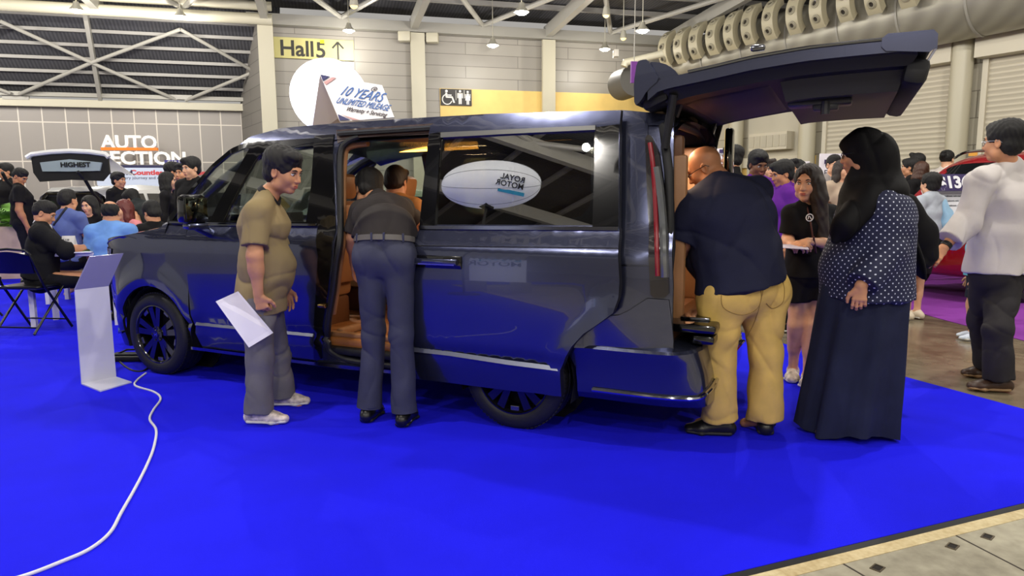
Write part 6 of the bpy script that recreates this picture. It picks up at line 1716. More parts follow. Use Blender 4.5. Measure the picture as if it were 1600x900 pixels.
# --- folding chair
M_CHB = mat('chair_black', (14, 14, 16), 0.3, coat=0.4, metal=0.3)
def folding_chair(loc, rz, lab):
    t = empty('folding_chair', loc, lab, 'chair', 'black folding chairs', rz)
    # local: x right, y forward (the way one faces), z up
    for sx in (-1, 1):
        b = MB(); b.tube([(sx * .22, .20, .012), (sx * .215, -.10, .48), (sx * .205, -.20, .74), (sx * .19, -.215, .80)], 0.012, 10); b.build('front_leg', M_CHB, t)
        b = MB(); b.tube([(sx * .20, -.25, .012), (sx * .20, .16, .44)], 0.012, 10); b.build('rear_leg', M_CHB, t)
    b = MB(); b.box((0, .03, .455), (.40, .40, .035), bev=.014); b.build('seat', M_CHB, t)
    b = MB(); rows = []
    for z in np.linspace(.60, .815, 6): rows.append([Vector((x, -.165 - (z - .6) * .26 - .03 * (1 - (x / .2) ** 2), z - (.04 * (x / .2) ** 2 if z > .8 else 0))) for x in np.linspace(-.2, .2, 11)])
    b.grid(rows); b.grid([[p + Vector((0, -.012, 0)) for p in r] for r in rows], flip=True); b.build('backrest', M_CHB, t, merge=False)
    b = MB(); b.tube([(-.20, -.20, .78), (-.17, -.225, .825), (0, -.235, .84), (.17, -.225, .825), (.20, -.20, .78)], 0.012, 10); b.build('top_rail', M_CHB, t)
    b = MB(); b.tube([(-.215, .14, .10), (.215, .14, .10)], 0.008, 8); b.build('cross_bar', M_CHB, t); b = MB(); b.tube([(-.20, -.20, .07), (.20, -.20, .07)], 0.008, 8); b.build('cross_bar', M_CHB, t)
    return t
gc = at(44, 400, 7.12)
ch1 = folding_chair(Vector((gc.x, gc.y, .008)), math.radians(-8), 'black metal folding chair under the seated man in the black jacket')
gc2 = gnd(-38, 500); ch1.scale = (1.12, 1.05, 1.04)
ch2 = folding_chair(gc2 + Vector((-.1, .2, .008)), math.radians(-50), 'black folding chair cut off at the left edge')
# --- tables
M_TBL = mat('table_white', (226, 224, 220), 0.4)
def table(c, w, d, rz, lab, hgt=.74):
    t = empty('table', (c.x, c.y, 0.008), lab, 'table', 'white stand tables', rz)
    b = MB(); b.box((0, 0, hgt - .02), (w, d, .04), bev=.012); b.build('table_top', M_TBL, t)
    for sx in (-1, 1):
        for sy in (-1, 1):
            b = MB(); b.beam((sx * (w / 2 - .08), sy * (d / 2 - .08), 0), (sx * (w / 2 - .08), sy * (d / 2 - .08), hgt - .04), .05, .05); b.build('leg', M_TBL, t, smooth=False)
    return t
T1 = at(125, 385, 7.6); table(T1, 1.0, .62, math.radians(8), 'white table in front of the seated man in the black jacket', .80)
T2 = at(150, 347, 9.2); table(T2, 1.3, .6, math.radians(4), 'white table farther back between the seated woman and the man in the slate blue polo', .98)
def tent_card(p, w, h, rz, lab, body):
    t = empty('menu_card', p, lab, 'card', 'standing white cards on the tables', rz)
    b = MB(); b.prism([(-.06, 0), (.06, 0), (0.004, h), (-0.004, h)], -w / 2, w / 2, lambda x, y, z: Vector((z, x, y))); b.build('card', mat('card_white', (232, 230, 232), .5), t, smooth=False)
    for i, tx in enumerate(body):
        text_obj('print', tx, h * .17, Matrix.Translation((-w * .4, -.06 + (h * (.7 - .22 * i)) / h * .056 - .003, h * (.7 - .22 * i))) @ Matrix.Rotation(math.radians(80), 4, 'X'), M_TXT, t, extrude=.0008, world=False)
for (px, py, Y, lab, bz) in ((107, 368, 7.45, 'white standing price card beside the seated man in the black jacket', .80), (24, 340, 9.4, 'small white card near the palm planter', None)):
    p = at(px, py, Y)
    if bz: p.z = bz + .009
    else:
        continue
    tent_card(p, .13, .17, math.radians(5), lab, ('$ 138', '$ 126', '$ 99'))
b = MB(); p = at(132, 379, 7.42); b.box((p.x, p.y, .815), (.10, .14, .012), Matrix.Rotation(.4, 3, 'Z')); o = b.build('green_leaflet', mat('leaflet_green', (60, 160, 70), .5), smooth=False); tag(o, 'green leaflet on the near white table', 'leaflet')
b = MB(); p = at(125, 388, 7.35); b.box((p.x, p.y, .814), (.28, .20, .010), Matrix.Rotation(.2, 3, 'Z')); o = b.build('writing_paper', M_WHB, smooth=False); tag(o, 'sheet of paper under the hand of the man in the black jacket', 'paper')
# --- planter with palm
gp = gnd(8, 438)
pl = empty('planter', (gp.x, gp.y, 0), 'pale wood planter box with a green palm at the left edge', 'planter')
b = MB(); b.box((gp.x - .35, gp.y + .35, .46), (1.05, .7, .90), Matrix.Rotation(A1, 3, 'Z'), bev=.01); o = b.build('box', mat('planter_wood', (202, 176, 150), .5, var=.06, vscale=3)); adopt(o, pl)
b = MB(); b.box((gp.x - .35, gp.y + .35, .915), (.97, .62, .02), Matrix.Rotation(A1, 3, 'Z')); o = b.build('soil', mat('moss', (58, 84, 34), .9)); adopt(o, pl)
M_LEAF = mat('palm_leaf', (92, 142, 42), .45, var=.2, vscale=5)
fo = MB(); r_ = np.random.RandomState(3)
for k in range(16):
    a = r_.rand() * 6.28; el_ = .3 + r_.rand() * .9; L = .5 + r_.rand() * .4; o_ = Vector((gp.x - .02 + r_.rand() * .2, gp.y + .15 + r_.rand() * .3, .92)); d = Vector((math.cos(a), math.sin(a), 0))
    rib = [o_ + d * (L * t * math.cos(el_ * (1 - .2 * t))) + Vector((0, 0, L * (t * math.sin(el_) * 1.3 - .55 * t * t))) for t in np.linspace(0, 1, 12)]
    fo.tube(rib, [.005 - .0035 * i / 11 for i in range(12)], 5)
    for i in range(2, 12):
        T_ = (rib[i] - rib[i - 1]).normalized(); S_ = T_.cross(Vector((0, 0, 1))).normalized(); ll = .20 * math.sin(math.pi * (i + 1) / 13) + .05
        for sg in (-1, 1):
            for sub in (0, .5):
                q0 = rib[i - 1].lerp(rib[i], sub); tip = q0 + S_ * sg * ll + T_ * ll * .6 + Vector((0, 0, -.25 * ll)); w_ = T_ * .011; up_ = Vector((0, 0, .004)); mid_ = q0.lerp(tip, .45) + Vector((0, 0, .01))
                fo.add([q0 - w_, mid_ - w_ + up_, tip, mid_ + w_ + up_, q0 + w_], [(0, 1, 2, 3, 4)])
o = fo.build('palm_fronds', M_LEAF, merge=False, recalc=False, smooth=False); adopt(o, pl)

# ================================================================== OTHER CARS
def simple_car(name, loc, rz, lab, paint, prof, glassp, W=1.80, wind=((1.10, 1.09), (1.50, 1.455)), wheels=(0.85, 3.55), tailopen=False, wr=.33, group=None):
    """car lofted from its side profile: x rearwards from the nose, y across, z up"""
    t = empty(name, loc, lab, 'car', group, rz)
    zb = .24; body = [p for p in prof]
    def inset(z): return .03 + (.20 * max(0, (z - .95)) / .55 if z > .95 else .0) + (.05 * (0.55 - z) / .3 if z < .55 else 0)
    out = chaikin(body, 2, .12)
    rows = []
    for k in range(13):
        s_ = -1 + k / 6.0; rows.append([Vector((x + (.10 * (abs(s_) ** 3) * (1 if x < 1 else -1) if (x < .6 or x > prof_len - .5) else 0), s_ * (W / 2 - inset(z)), z + (-.05 * abs(s_) ** 4 if z > 1.0 else 0))) for (x, z) in out] )
    for r in rows: r.append(r[0])
    b = MB(); b.grid(rows)
    for sgn in (0, -1):
        pts = rows[sgn][:-1]; b.add(pts, [tuple(range(len(pts)))])
    b.build('body_shell', paint, t, angle=35)
    (xa, za), (xb, zb2) = wind; wn = Vector((-(zb2 - za), 0, xb - xa)).normalized() * .012; b = MB(); rows = []
    for q in np.linspace(0, 1, 5):
        z = za + (zb2 - za) * q; x = xa + (xb - xa) * q; rows.append([Vector((x, s_ * (W / 2 - inset(z) - .09), z)) + wn + Vector((.10 * abs(s_) ** 3 * 0, 0, -.05 * abs(s_) ** 4)) for s_ in np.linspace(-1, 1, 11)])
    b.grid(rows); b.build('windscreen', M_GLS, t, merge=False)
    for sgn in (-1, 1):
        for gp_ in glassp:
            b = MB(); b.prism(chaikin(gp_, 1, .05), 0, .012, lambda x, z, w: Vector((x, sgn * (W / 2 - inset(z) + .004 + w), z))); b.build('side_window', M_GLS, t, angle=30)
    for wx in wheels:
        for sgn in (-1, 1):
            y0 = sgn * (W / 2 - .01); w = empty('wheel', (wx, y0, wr), parent=t)
            b = MB(); b.lathe([(wr * .68, 0), (wr * .9, .012), (wr, -.02), (wr, -.19), (wr * .9, -.21), (wr * .6, -.2)], axis='Y', n=32); 
            if sgn < 0: b.v = [(p[0], -p[1], p[2]) for p in b.v]
            b.build('tyre', M_RUB, w)
            b = MB(); b.lathe([(wr * .68, 0.0), (wr * .64, -.03), (.05, -.035), (.001, -.02)], axis='Y', n=32)
            for k in range(7):
                a = 2 * math.pi * k / 7; b.beam((math.cos(a) * .05, .0, math.sin(a) * .05), (math.cos(a) * wr * .66, -.005, math.sin(a) * wr * .66), .04, .02, up=(0, 1, 0))
            if sgn < 0: b.v = [(p[0], -p[1], p[2]) for p in b.v]
            b.build('rim', M_RIMG, w)
            b = MB(); b.prism(arc(0, 0, wr + .05, -8, 188, 16), 0, .01, lambda x, z, w_: Vector((x, sgn * .016 + w_ * sgn, z))); b.build('arch_shadow_liner', M_MBLK, w, smooth=False)
    return t
M_GLS = mat('dark_window', (16, 18, 20), .06, coat=1.0)
prof_len = 4.4
SUV = [(0.0, .30), (0.0, .78), (.12, .92), (1.05, 1.06), (1.55, 1.50), (1.95, 1.63), (3.2, 1.66), (4.0, 1.60), (4.32, 1.15), (4.40, .85), (4.40, .32), (3.95, .24), (.4, .24)]
SUVG = [[(1.30, 1.08), (1.68, 1.48), (1.98, 1.56), (2.35, 1.58), (2.35, 1.08)], [(2.42, 1.08), (2.42, 1.58), (3.25, 1.57), (3.30, 1.08)], [(3.38, 1.08), (3.36, 1.56), (3.85, 1.50), (4.05, 1.12)]]
HATCH = [(0.0, .28), (0.0, .66), (.15, .78), (1.0, .94), (1.70, 1.36), (2.1, 1.46), (3.2, 1.44), (3.9, 1.14), (4.3, 1.02), (4.40, .8), (4.38, .3), (3.9, .22), (.4, .22)]
HATG = [[(1.35, .96), (1.82, 1.32), (2.25, 1.39), (2.25, .96)], [(2.32, .96), (2.32, 1.39), (3.05, 1.36), (3.45, 1.02), (3.4, .96)]]
P_WHITE = mat('paint_white', (224, 224, 222), .25, coat=1.0); P_RED = mat('paint_red', (150, 14, 28), .25, coat=1.0, metal=.2); P_SIL = mat('paint_silver', (176, 180, 184), .3, metal=.6, coat=1.0)
P_BLK = mat('paint_black', (18, 18, 20), .15, coat=1.0); P_SAGE = mat('paint_sage', (150, 166, 140), .3, coat=1.0)
# red car on the purple carpet, seen from its front left
SUVR = [(0.0, .34), (0.0, .88), (.10, 1.02), (.55, 1.20), (1.12, 1.80), (1.55, 1.93), (3.2, 1.95), (4.0, 1.88), (4.32, 1.35), (4.40, 1.0), (4.40, .36), (3.95, .28), (.4, .28)]; SUVGR = [[(.88, 1.27), (1.28, 1.72), (1.62, 1.83), (2.35, 1.85), (2.35, 1.27)]] + [[(x, z * 1.17) for x, z in g_] for g_ in SUVG[1:]]
red = simple_car('red_car', (5.32, 9.05, 0.006), math.radians(20), 'red car with a price board on the purple carpet at the right', P_RED, SUVR, SUVGR, wind=((.62, 1.27), (1.08, 1.755)))
# black car behind the staff woman, silver cars at the left
simple_car('black_car', (4.95, 11.7, 0.0), math.radians(86), 'black car partly hidden behind the woman in black and the headscarf', P_BLK, HATCH, HATG)
gs = at(213, 330, 11.5); simple_car('silver_car', (-6.1, 12.4, 0.006), math.radians(84), 'silver car beside the bending salesman', P_SIL, HATCH, HATG)
gs = at(300, 330, 13.0); simple_car('pale_blue_car', (-6.2, 18.4, 0.006), math.radians(12), 'pale blue car behind the standing woman with long hair', mat('paint_pale_blue', (170, 196, 214), .3, coat=1.0), HATCH, HATG)
gs = at(430, 330, 8.6); simple_car('sage_car', (gs.x - .7, gs.y + .35, 0.008), math.radians(-16), 'pale green car seen through the front door window of the minivan', P_SAGE, HATCH, HATG)
# price board on the red car's bonnet
M_PNV = mat('price_navy', (54, 42, 88), .4)
def uprightboard(pl, pr, top, bot, Y, yaw, m, parent, name='board', th=.02, lean=.25):
    C_ = at((pl + pr) / 2, (top + bot) / 2, Y); d = Vector((math.cos(yaw), math.sin(yaw), 0)); n = Vector((d.y, -d.x, lean)).normalized()
    u = n.cross(d); u = u if u.z > 0 else -u
    A_ = on_plane(pl, bot, C_, n); Rr = on_plane(pr, bot, C_, n); w = (Rr - A_).dot(d); h = (on_plane(pl, top, C_, n) - A_).dot(u)
    A_ = A_; c = [A_, A_ + d * w, A_ + d * w + u * h, A_ + u * h]
    o = quad_board(name, c, th, m, parent); return A_, d, u, w, h, n
tpb = empty('price_board', at(1520, 310, 7.9), 'tilted white and navy price board on the red car reading $136,8', 'sign')
yw = math.radians(14)
A_, d_, u_, w_, h_, n_ = uprightboard(1459, 1560, 296, 340, 7.9, yw, M_WHB, tpb, 'lower_face', lean=.6)
A2, d2, u2, w2, h2, n2 = uprightboard(1463, 1566, 272, 298, 7.92, yw, M_PNV, tpb, 'upper_face', lean=.6)
t = text_obj('price', '$136,800', h2 * .98, face_M(A2 + d2 * .04 + u2 * h2 * .16 + n2 * .006, d2, u2), M_WHB, None, extrude=.002, bold=.008, font_shear=.25); adopt(t, tpb)
for k in range(3):
    t = text_obj('small_print', 'monthly instalment and trade in from', h_ * .09, face_M(A_ + d_ * .12 + u_ * h_ * (.72 - .17 * k) + n_ * .006, d_, u_), M_TXT, None, extrude=.001); adopt(t, tpb)
# red car roof rails
b = MB()
for sg in (-1, 1): b.tube(crom([(1.35, sg * .62, 1.86), (1.7, sg * .62, 1.96), (3.0, sg * .62, 2.0), (3.9, sg * .62, 1.94), (4.0, sg * .62, 1.84)], 6), .02, 8)
b.build('roof_rail', M_CHR, red)
# posters on the right
for (a, c, e, f_, Y, lab, lines) in ((1277, 1322, 240, 330, 10.3, 'white poster with small print behind the man with glasses', ('FOR ALL', 'NEW', 'NOW')), (1232, 1262, 252, 320, 10.3, 'white poster behind the long haired woman', ('SALE', 'NOW')), (1120, 1140, 232, 262, 12.0, 'white poster edge right of the bald head', ('FOR',))):
    t = empty('poster', at((a + c) / 2, f_, Y), lab, 'poster'); A_, d_, u_, w_, h_, n_ = uprightboard(a, c, e, f_, Y, A1 * .3, mat('poster_white', (232, 228, 236), .5), t, 'sheet', lean=0)
    b = MB(); b.beam(A_ + d_ * w_ * .15 + u_ * h_ * .86 + n_ * .01, A_ + d_ * w_ * .85 + u_ * h_ * .86 + n_ * .01, .06, .01, up=n_); o = b.build('header_bar', M_PNV, smooth=False); adopt(o, t)
    for i, tx in enumerate(lines):
        o = text_obj('print', tx, h_ * .14, face_M(A_ + d_ * w_ * .15 + u_ * h_ * (.62 - .2 * i) + n_ * .006, d_, u_), M_TXT, None, extrude=.001); adopt(o, t)
    b = MB(); g_ = Vector((A_.x, A_.y, 0)) + d_ * w_ / 2; b.beam(g_ + Vector((0, .03, .01)), Vector((g_.x, g_.y + .03, A_.z + .1)), .04, .04); b.box(g_ + Vector((0, .03, .015)), (.4, .3, .02)); o = b.build('stand', M_STEEL, smooth=False); adopt(o, t)
t = empty('orange_sign', at(1452, 242, 14.5), 'small orange and yellow sign by the roller shutter', 'sign'); A_, d_, u_, w_, h_, n_ = uprightboard(1513, 1527, 237, 244, 14.0, -.8, mat('sign_orange', (214, 150, 50), .5), t, 'plate', lean=0)

# white SUV with open tailgate (rear view) at the left
Yw = 13.4
ws_ = empty('white_suv', (at(112, 300, Yw).x, Yw, 0.006), 'white SUV at the left with its tailgate open towards the camera', 'car', rz=math.radians(-8))
# local: x right, y away
b = MB()
sec = lambda y, hw, zt, zb_: [Vector((-hw, y, zb_)), Vector((-hw - .02, y, .75)), Vector((-hw + .04, y, 1.05)), Vector((-hw * .80, y, zt - .10)), Vector((-hw * .62, y, zt)), Vector((hw * .62, y, zt)), Vector((hw * .80, y, zt - .10)), Vector((hw - .04, y, 1.05)), Vector((hw + .02, y, .75)), Vector((hw, y, zb_))]
S_ = [(0.0, .86, 1.50, .35), (.15, .90, 1.58, .30), (1.2, .92, 1.64, .28), (2.3, .92, 1.60, .28), (2.9, .90, 1.15, .28), (4.0, .86, 1.0, .30), (4.3, .78, .80, .34)]
b.grid([sec(*q) for q in S_]); b.add(sec(4.3, .78, .80, .34), [tuple(range(10))]); b.build('body_shell', P_WHITE, ws_, angle=30)
b = MB()
for sg in (-1, 1):
    for (y0, y1) in ((.35, 1.0), (1.08, 1.7), (1.78, 2.45)):
        b = MB()
        P_ = [Vector((sg * .905, y0, 1.06)), Vector((sg * .905, y1, 1.06)), Vector((sg * .765, y1 - (.12 if y1 > 2 else 0), 1.46)), Vector((sg * .765, y0 + .05, 1.46))]
        b.add(P_ + [p + Vector((sg * .012, 0, 0)) for p in P_], [(0, 1, 2, 3), (4, 5, 6, 7), (0, 1, 5, 4), (1, 2, 6, 5), (2, 3, 7, 6), (3, 0, 4, 7)]); b.build('side_window', M_GLS, ws_, smooth=False)
b = MB(); b.box((0, .22, .98), (1.26, .40, .86)); b.build('boot_interior', mat('boot_dark', (12, 12, 13), .8), ws_, smooth=False)
b = MB()
fr_ = [Vector((x, -.01, z)) for x, z in ((-.66, .62), (-.68, 1.0), (-.62, 1.36), (-.5, 1.47), (.5, 1.47), (.62, 1.36), (.68, 1.0), (.66, .62))]
b.tube(fr_, .035, 8, closed=True); b.build('opening_seal', M_GBLK, ws_)
b = MB(); b.box((0, -.05, .50), (1.78, .22, .34), bev=.05); b.build('rear_bumper', P_WHITE, ws_)
for sg in (-1, 1):
    b = MB(); b.box((sg * .80, -.01, .98), (.12, .10, .46), bev=.03); b.build('tail_lamp', mat('lamp_red_lit', (200, 24, 20), .2, emit=.8), ws_)
    b = MB(); b.lathe([(.22, -.1), (.33, -.1), (.34, 0), (.34, .1), (.30, .12)], (sg * .86, .75, .34), axis='X', n=28); b.lathe([(.22, -.1), (.33, -.1), (.34, 0), (.34, .1), (.30, .12)], (sg * .84, 3.4, .34), axis='X', n=28); b.build('wheel', M_RUB, ws_)
# its gate, hinged at the roof, lying back towards the camera and up
sg_ = empty('tailgate', (0, 0, 0), parent=ws_)
b = MB()
def gsec(y, z, hw, c): return [Vector((hw * t, y, z + c * (1 - t * t))) for t in np.linspace(-1, 1, 13)]
rows = [gsec(.12, 1.55, .66, .05), gsec(-.05, 1.66, .72, .06), gsec(-.45, 1.80, .80, .07), gsec(-.80, 1.90, .84, .08), gsec(-.92, 1.90, .84, .07)]
pass
rows2 = [gsec(.10, 1.50, .62, .03), gsec(-.08, 1.58, .68, .04), gsec(-.50, 1.60, .78, .04), gsec(-.86, 1.66, .80, .05), gsec(-.92, 1.86, .83, .07)]
b = MB(); b.tube([Vector((-.76, -.72, 1.85)), Vector((-.80, -.6, 1.7)), Vector((-.76, -.4, 1.48)), Vector((-.68, -.1, 1.30))], .03, 8); b.build('gas_strut', M_MBLK, sg_)
b = MB(); b.tube([Vector((.76, -.72, 1.85)), Vector((.80, -.6, 1.7)), Vector((.76, -.4, 1.48)), Vector((.68, -.1, 1.30))], .03, 8); b.build('gas_strut', M_MBLK, sg_)
def gpl(px, py): return on_plane(px, py, at(112, 262, Yw - .75), Vector((0, -1, 0)))
for nm, ol, m, yy in (('gate_panel', [(48, 243), (110, 236), (168, 243), (171, 270), (160, 283), (110, 281), (62, 284), (52, 270)], M_MBLK, .0), ('gate_window', [(64, 254), (110, 249), (160, 254), (157, 267), (110, 268), (68, 268)], mat('gate_glass_pale', (150, 164, 170), .25), -.03)):
    b = MB(); P_ = [gpl(x, y) + Vector((0, yy, 0)) for x, y in ol]
    b.prism([(p.x, p.z) for p in P_], 0, .04, lambda x, z, w: Vector((x, P_[0].y + w, z))); o = b.build(nm, m, smooth=False); adopt(o, sg_)
q0 = gpl(97, 261) + Vector((0, -.045, 0)); t = text_obj('window_lettering', 'HIGHEST', .115, face_M(q0, (1, 0, 0), (0, 0, 1)), M_MBLK, None, extrude=.002, bold=.004, sx=1.0); 
L0 = (gpl(144, 261) - gpl(97, 261)).length; w = max(v.co.x for v in t.data.vertices) - q0.x
for v in t.data.vertices: v.co.x = q0.x + (v.co.x - q0.x) * L0 / w
adopt(t, sg_)
b = MB(); P_ = [gpl(x, y) for x, y in ((42, 246), (50, 241), (80, 237.5), (110, 236), (140, 237.5), (165, 241), (170, 246))]
for q in range(6): b.grid([[P_[q], P_[q] + Vector((0, .9, -.35))], [P_[q + 1], P_[q + 1] + Vector((0, .9, -.35))]])
b.tube(P_, .045, 8); o = b.build('gate_lip', P_WHITE, sg_); 
adopt(o, sg_)
# ================================================================== PEOPLE
def pj(px, py, Y): return V3(at(px, py, Y))
# ---- man in the olive polo (profile, facing right)
gN = gnd(408, 662); gF = gnd(450, 634); Y0 = (gN.y + gF.y) / 2; yN, yF = Y0 - .13, Y0 + .10
W_ = dict(head=pj(444, 268, Y0), neck=pj(418, 309, Y0), chest=pj(413, 350, Y0), waist=pj(412, 408, Y0), pel=pj(405, 462, Y0),
          shR=pj(402, 332, Y0 - .17), elR=pj(398, 400, Y0 - .24), wrR=pj(404, 461, Y0 - .22), shL=pj(420, 330, Y0 + .17), elL=pj(436, 398, Y0 + .24), wrL=pj(446, 450, Y0 + .20),
          hipR=pj(402, 474, Y0 - .09), hipL=pj(412, 470, Y0 + .09), knR=pj(406, 563, gN.y + .04), knL=pj(434, 552, gF.y), anR=pj(404, 648, gN.y), anL=pj(440, 622, gF.y))
P = Pose((W_['pel'][0], W_['pel'][1], 0), math.radians(-100), 1.68, world=W_)
M_OLV = cloth('olive_polo', (132, 116, 84), var=.04, vs=3); M_GRY = cloth('grey_trousers', (108, 106, 108), var=.05)
o = person(P, 'man in olive polo and grey trousers holding a paper beside the front door', 'mid', g=1.06, hair=('full', M_HAIRG), look=(.12, 1, -.28), belly=.35, hs=1.10, detail=2, res=.008,
       top=dict(m=M_OLV, collar=mat('collar_black', (24, 24, 28), .8), hem=.10, sleeve=.80, off=.018, loose=.016, amp=.007), bottom=dict(m=M_GRY, hem=.97, off=.020, hemw=.018, amp=.007), seed=4, shoe_yaw=(.2, .1),
       shoes=('sneaker', mat('sneaker_grey', (188, 178, 172), .6, var=.25, vscale=30), M_SOLE),
       hands=dict(R=dict(a=V3(CR) * .25 + V3((0, 0, -1)), n=(.0, 1, 0), t=(1, 0, .0), curl=(1.0, 1.2, .8), thumb=1.0), L=dict(n=(0, -1, 0), t=(1, 0, 0))))
quad_board('paper_sheet', [at(389, 543, Y0 - .33), at(427, 520, Y0 - .22), at(372, 455, Y0 - .20), at(337, 471, Y0 - .33)], .003, mat('paper_lilac', (206, 204, 226), .5))
tag(bpy.data.objects['paper_sheet'], 'sheet of white paper held by the man in the olive polo', 'paper')

# ---- man bending into the sliding door (seen from behind)
gA = gnd(577, 657); gB = gnd(632, 664); Y0 = (gA.y + gB.y) / 2; f = CN
def aw(px, py, Y, d=0): return V3(at(px, py, Y))
W_ = dict(hipL=aw(580, 402, Y0 + .02), hipR=aw(623, 402, Y0 + .0), pel=aw(601, 392, Y0 + .03), waist=aw(600, 360, Y0 + .16), chest=aw(598, 336, Y0 + .36), neck=aw(592, 313, Y0 + .58), head=aw(576, 297, Y0 + .74),
          shL=aw(564, 330, Y0 + .50), shR=aw(628, 326, Y0 + .46), elL=aw(551, 372, Y0 + .50), wrL=aw(553, 412, Y0 + .60), elR=aw(645, 345, Y0 + .60), wrR=aw(648, 372, Y0 + .82),
          knL=aw(584, 520, gA.y + .01), knR=aw(627, 522, gB.y + .02), anL=aw(577, 638, gA.y), anR=aw(632, 645, gB.y))
P = Pose((W_['pel'][0], W_['pel'][1], 0), math.radians(-8), 1.72, world=W_); _pl = P.J['pel']; _sd = P.J['hipR'] - P.J['hipL']
o = person(P, 'man in dark polo and belted slate trousers bending into the open sliding door', 'mid', g=1.0, hair=('full', M_HAIR), look=np.array([-.45, .75, -.55]), headup=(-.1, .5, .8), detail=1, res=.008,
       top=dict(m=cloth('charcoal_polo', (46, 42, 42), var=.04), hem=-.078, hemn=(0, -.18, -1), sleeve=.85, off=.016, amp=.005, extra=[seg(_pl + V3((0, .012, .04)), _pl + V3((0, .05, .15)), .180, .165, .05, side=_sd, da=.150, db=.135)]), bottom=dict(m=cloth('slate_trousers', (62, 64, 82), var=.04), hem=.96, off=.012, rise=.9, topn=(0, .18, 1), topz=.086, amp=.005, hemw=.014, extra=[seg(_pl - V3((0, 0, .04)), _pl + V3((0, .02, .12)), .168, .168, .04, side=_sd, da=.134, db=.134)]), seed=8,
       shoes=('loafer', M_SHOEB, M_SOLEB), hands=dict(L='auto', R=None))
# belt, loops, turn-ups, socks, collar trim
J = P.J; sdv = Vector(nrm(J['hipR'] - J['hipL'])); frv = Vector((0, 0, 1)).cross(sdv)
cb = Vector(J['pel']) + Vector((0, .012, .066))
axb = Vector((0, .18, 1)).normalized(); fb_ = axb.cross(sdv).normalized()
b = MB(); ring = []
for k in range(33):
    t = 2 * math.pi * k / 32; p = cb + sdv * math.cos(t) * .180 + fb_ * math.sin(t) * .146; ring.append([p - axb * .017, p - axb * .016 + (p - cb).normalized() * .006, p + axb * .016 + (p - cb).normalized() * .006, p + axb * .017])
b.grid(ring); ob = b.build('belt', mat('belt_grey', (96, 92, 86), .45), merge=False); adopt(ob, o)
for t in (-1.35, -1.75, -2.4, -.7):
    p = cb + sdv * math.cos(t) * .184 + fb_ * math.sin(t) * .151; b = MB(); b.box(p, (.012, .012, .05), bev=.002); ob = b.build('belt_loop', MATS['slate_trousers']); adopt(ob, o)
for q in 'LR':
    a = Vector(J['an' + q]); k_ = Vector(J['kn' + q]); u_ = (k_ - a).normalized()
    b = MB(); b.tube([a + u_ * .01, a + u_ * .06], [.078, .076], 24, cap=False); b.tube([a + u_ * .01, a + u_ * .06], [.070, .070], 24, cap=False); ob = b.build('trouser_turn_up', MATS['slate_trousers']); adopt(ob, o)
    b = MB(); b.tube([a - u_ * .05, a + u_ * .08], .043, 16); ob = b.build('sock', mat('sock_white', (220, 218, 210), .8)); adopt(ob, o)

# ---- person beyond, inside the cabin
pin = car_w(2.95, 1.02, .36)
Wh = V3(on_v(611, 284, .95))
P = Pose(V3((Wh[0], Wh[1], Wh[2] - 1.175)), math.atan2(-CN.x, CN.y) + .2, 1.7, sit=True)
P.base[2] = Wh[2] - 1.175; P = Pose(P.base, math.atan2(-CN.x, CN.y) + .15, 1.7, sit=True, over=dict(knL=(-.13, .22, .62), knR=(.13, .22, .62), anL=(-.12, .02, .30), anR=(.12, .02, .30)))
o = person(P, 'person inside the cabin seen from behind beyond the bending man, lit orange', 'mid', hair=('short', M_HAIRB), look=(0, 1, -.4), detail=0, res=.010,
       top=dict(m=cloth('ochre_shirt', (150, 104, 60)), hem=.02), bottom=dict(m=cloth('dark_trousers', (34, 34, 40))), shoes=('sneaker', M_SHOEB, M_SOLEB), seed=2)

# ---- large man leaning into the boot
gA = gnd(1112, 682); gB = gnd(1203, 676); Y0 = (gA.y + gB.y) / 2
W_ = dict(hipL=pj(1128, 462, Y0 - .02), hipR=pj(1190, 455, Y0 + .06), pel=pj(1160, 440, Y0 + .02), waist=pj(1155, 398, Y0 + .03), chest=pj(1138, 335, Y0 + .06), neck=pj(1122, 285, Y0 + .14), head=pj(1101, 262, Y0 + .20),
          shL=pj(1083, 322, Y0 + .02), shR=pj(1180, 300, Y0 + .22), elL=pj(1064, 378, Y0 + .06), wrL=pj(1046, 426, Y0 + .26), elR=pj(1150, 360, Y0 + .42), wrR=pj(1090, 390, Y0 + .52),
          knL=pj(1122, 562, gA.y + .0), knR=pj(1196, 556, gB.y + .0), anL=pj(1124, 655, gA.y + .02), anR=pj(1196, 655, gB.y))
P = Pose((W_['pel'][0], W_['pel'][1], 0), math.radians(52), 1.74, world=W_)
M_KHK = cloth('khaki_trousers', (208, 174, 96), var=.05)
o = person(P, 'large man with shaved head, navy T-shirt and mustard trousers leaning into the boot', 'tan', g=1.42, hair=None, look=np.array([-.82, .38, -.55]), headup=(-.35, .1, 1), detail=2, res=.009, neckr=.060, chestw=1.02,
       top=dict(m=cloth('navy_tshirt', (30, 32, 52), var=.04), hem=.035, sleeve=.92, off=.026, amp=.008, hemn=(.30, 0, -1)), bottom=dict(m=M_KHK, hem=1.0, off=.018, rise=.7, amp=.009, hemw=.024), seed=11, belly=1.2,
       shoes=('sandal', mat('sandal_black', (26, 25, 27), .35), M_SOLEB), glasses=mat('glasses_dark', (40, 22, 16), .3), hands=dict(L='auto', R=None), shoe_yaw=(.5, -1.2))
tro = [c for c in bpy.data.objects if c.parent == o and c.name.startswith('trousers')][0]
M_SEAMK = mat('khaki_seam', (150, 120, 58), .8)
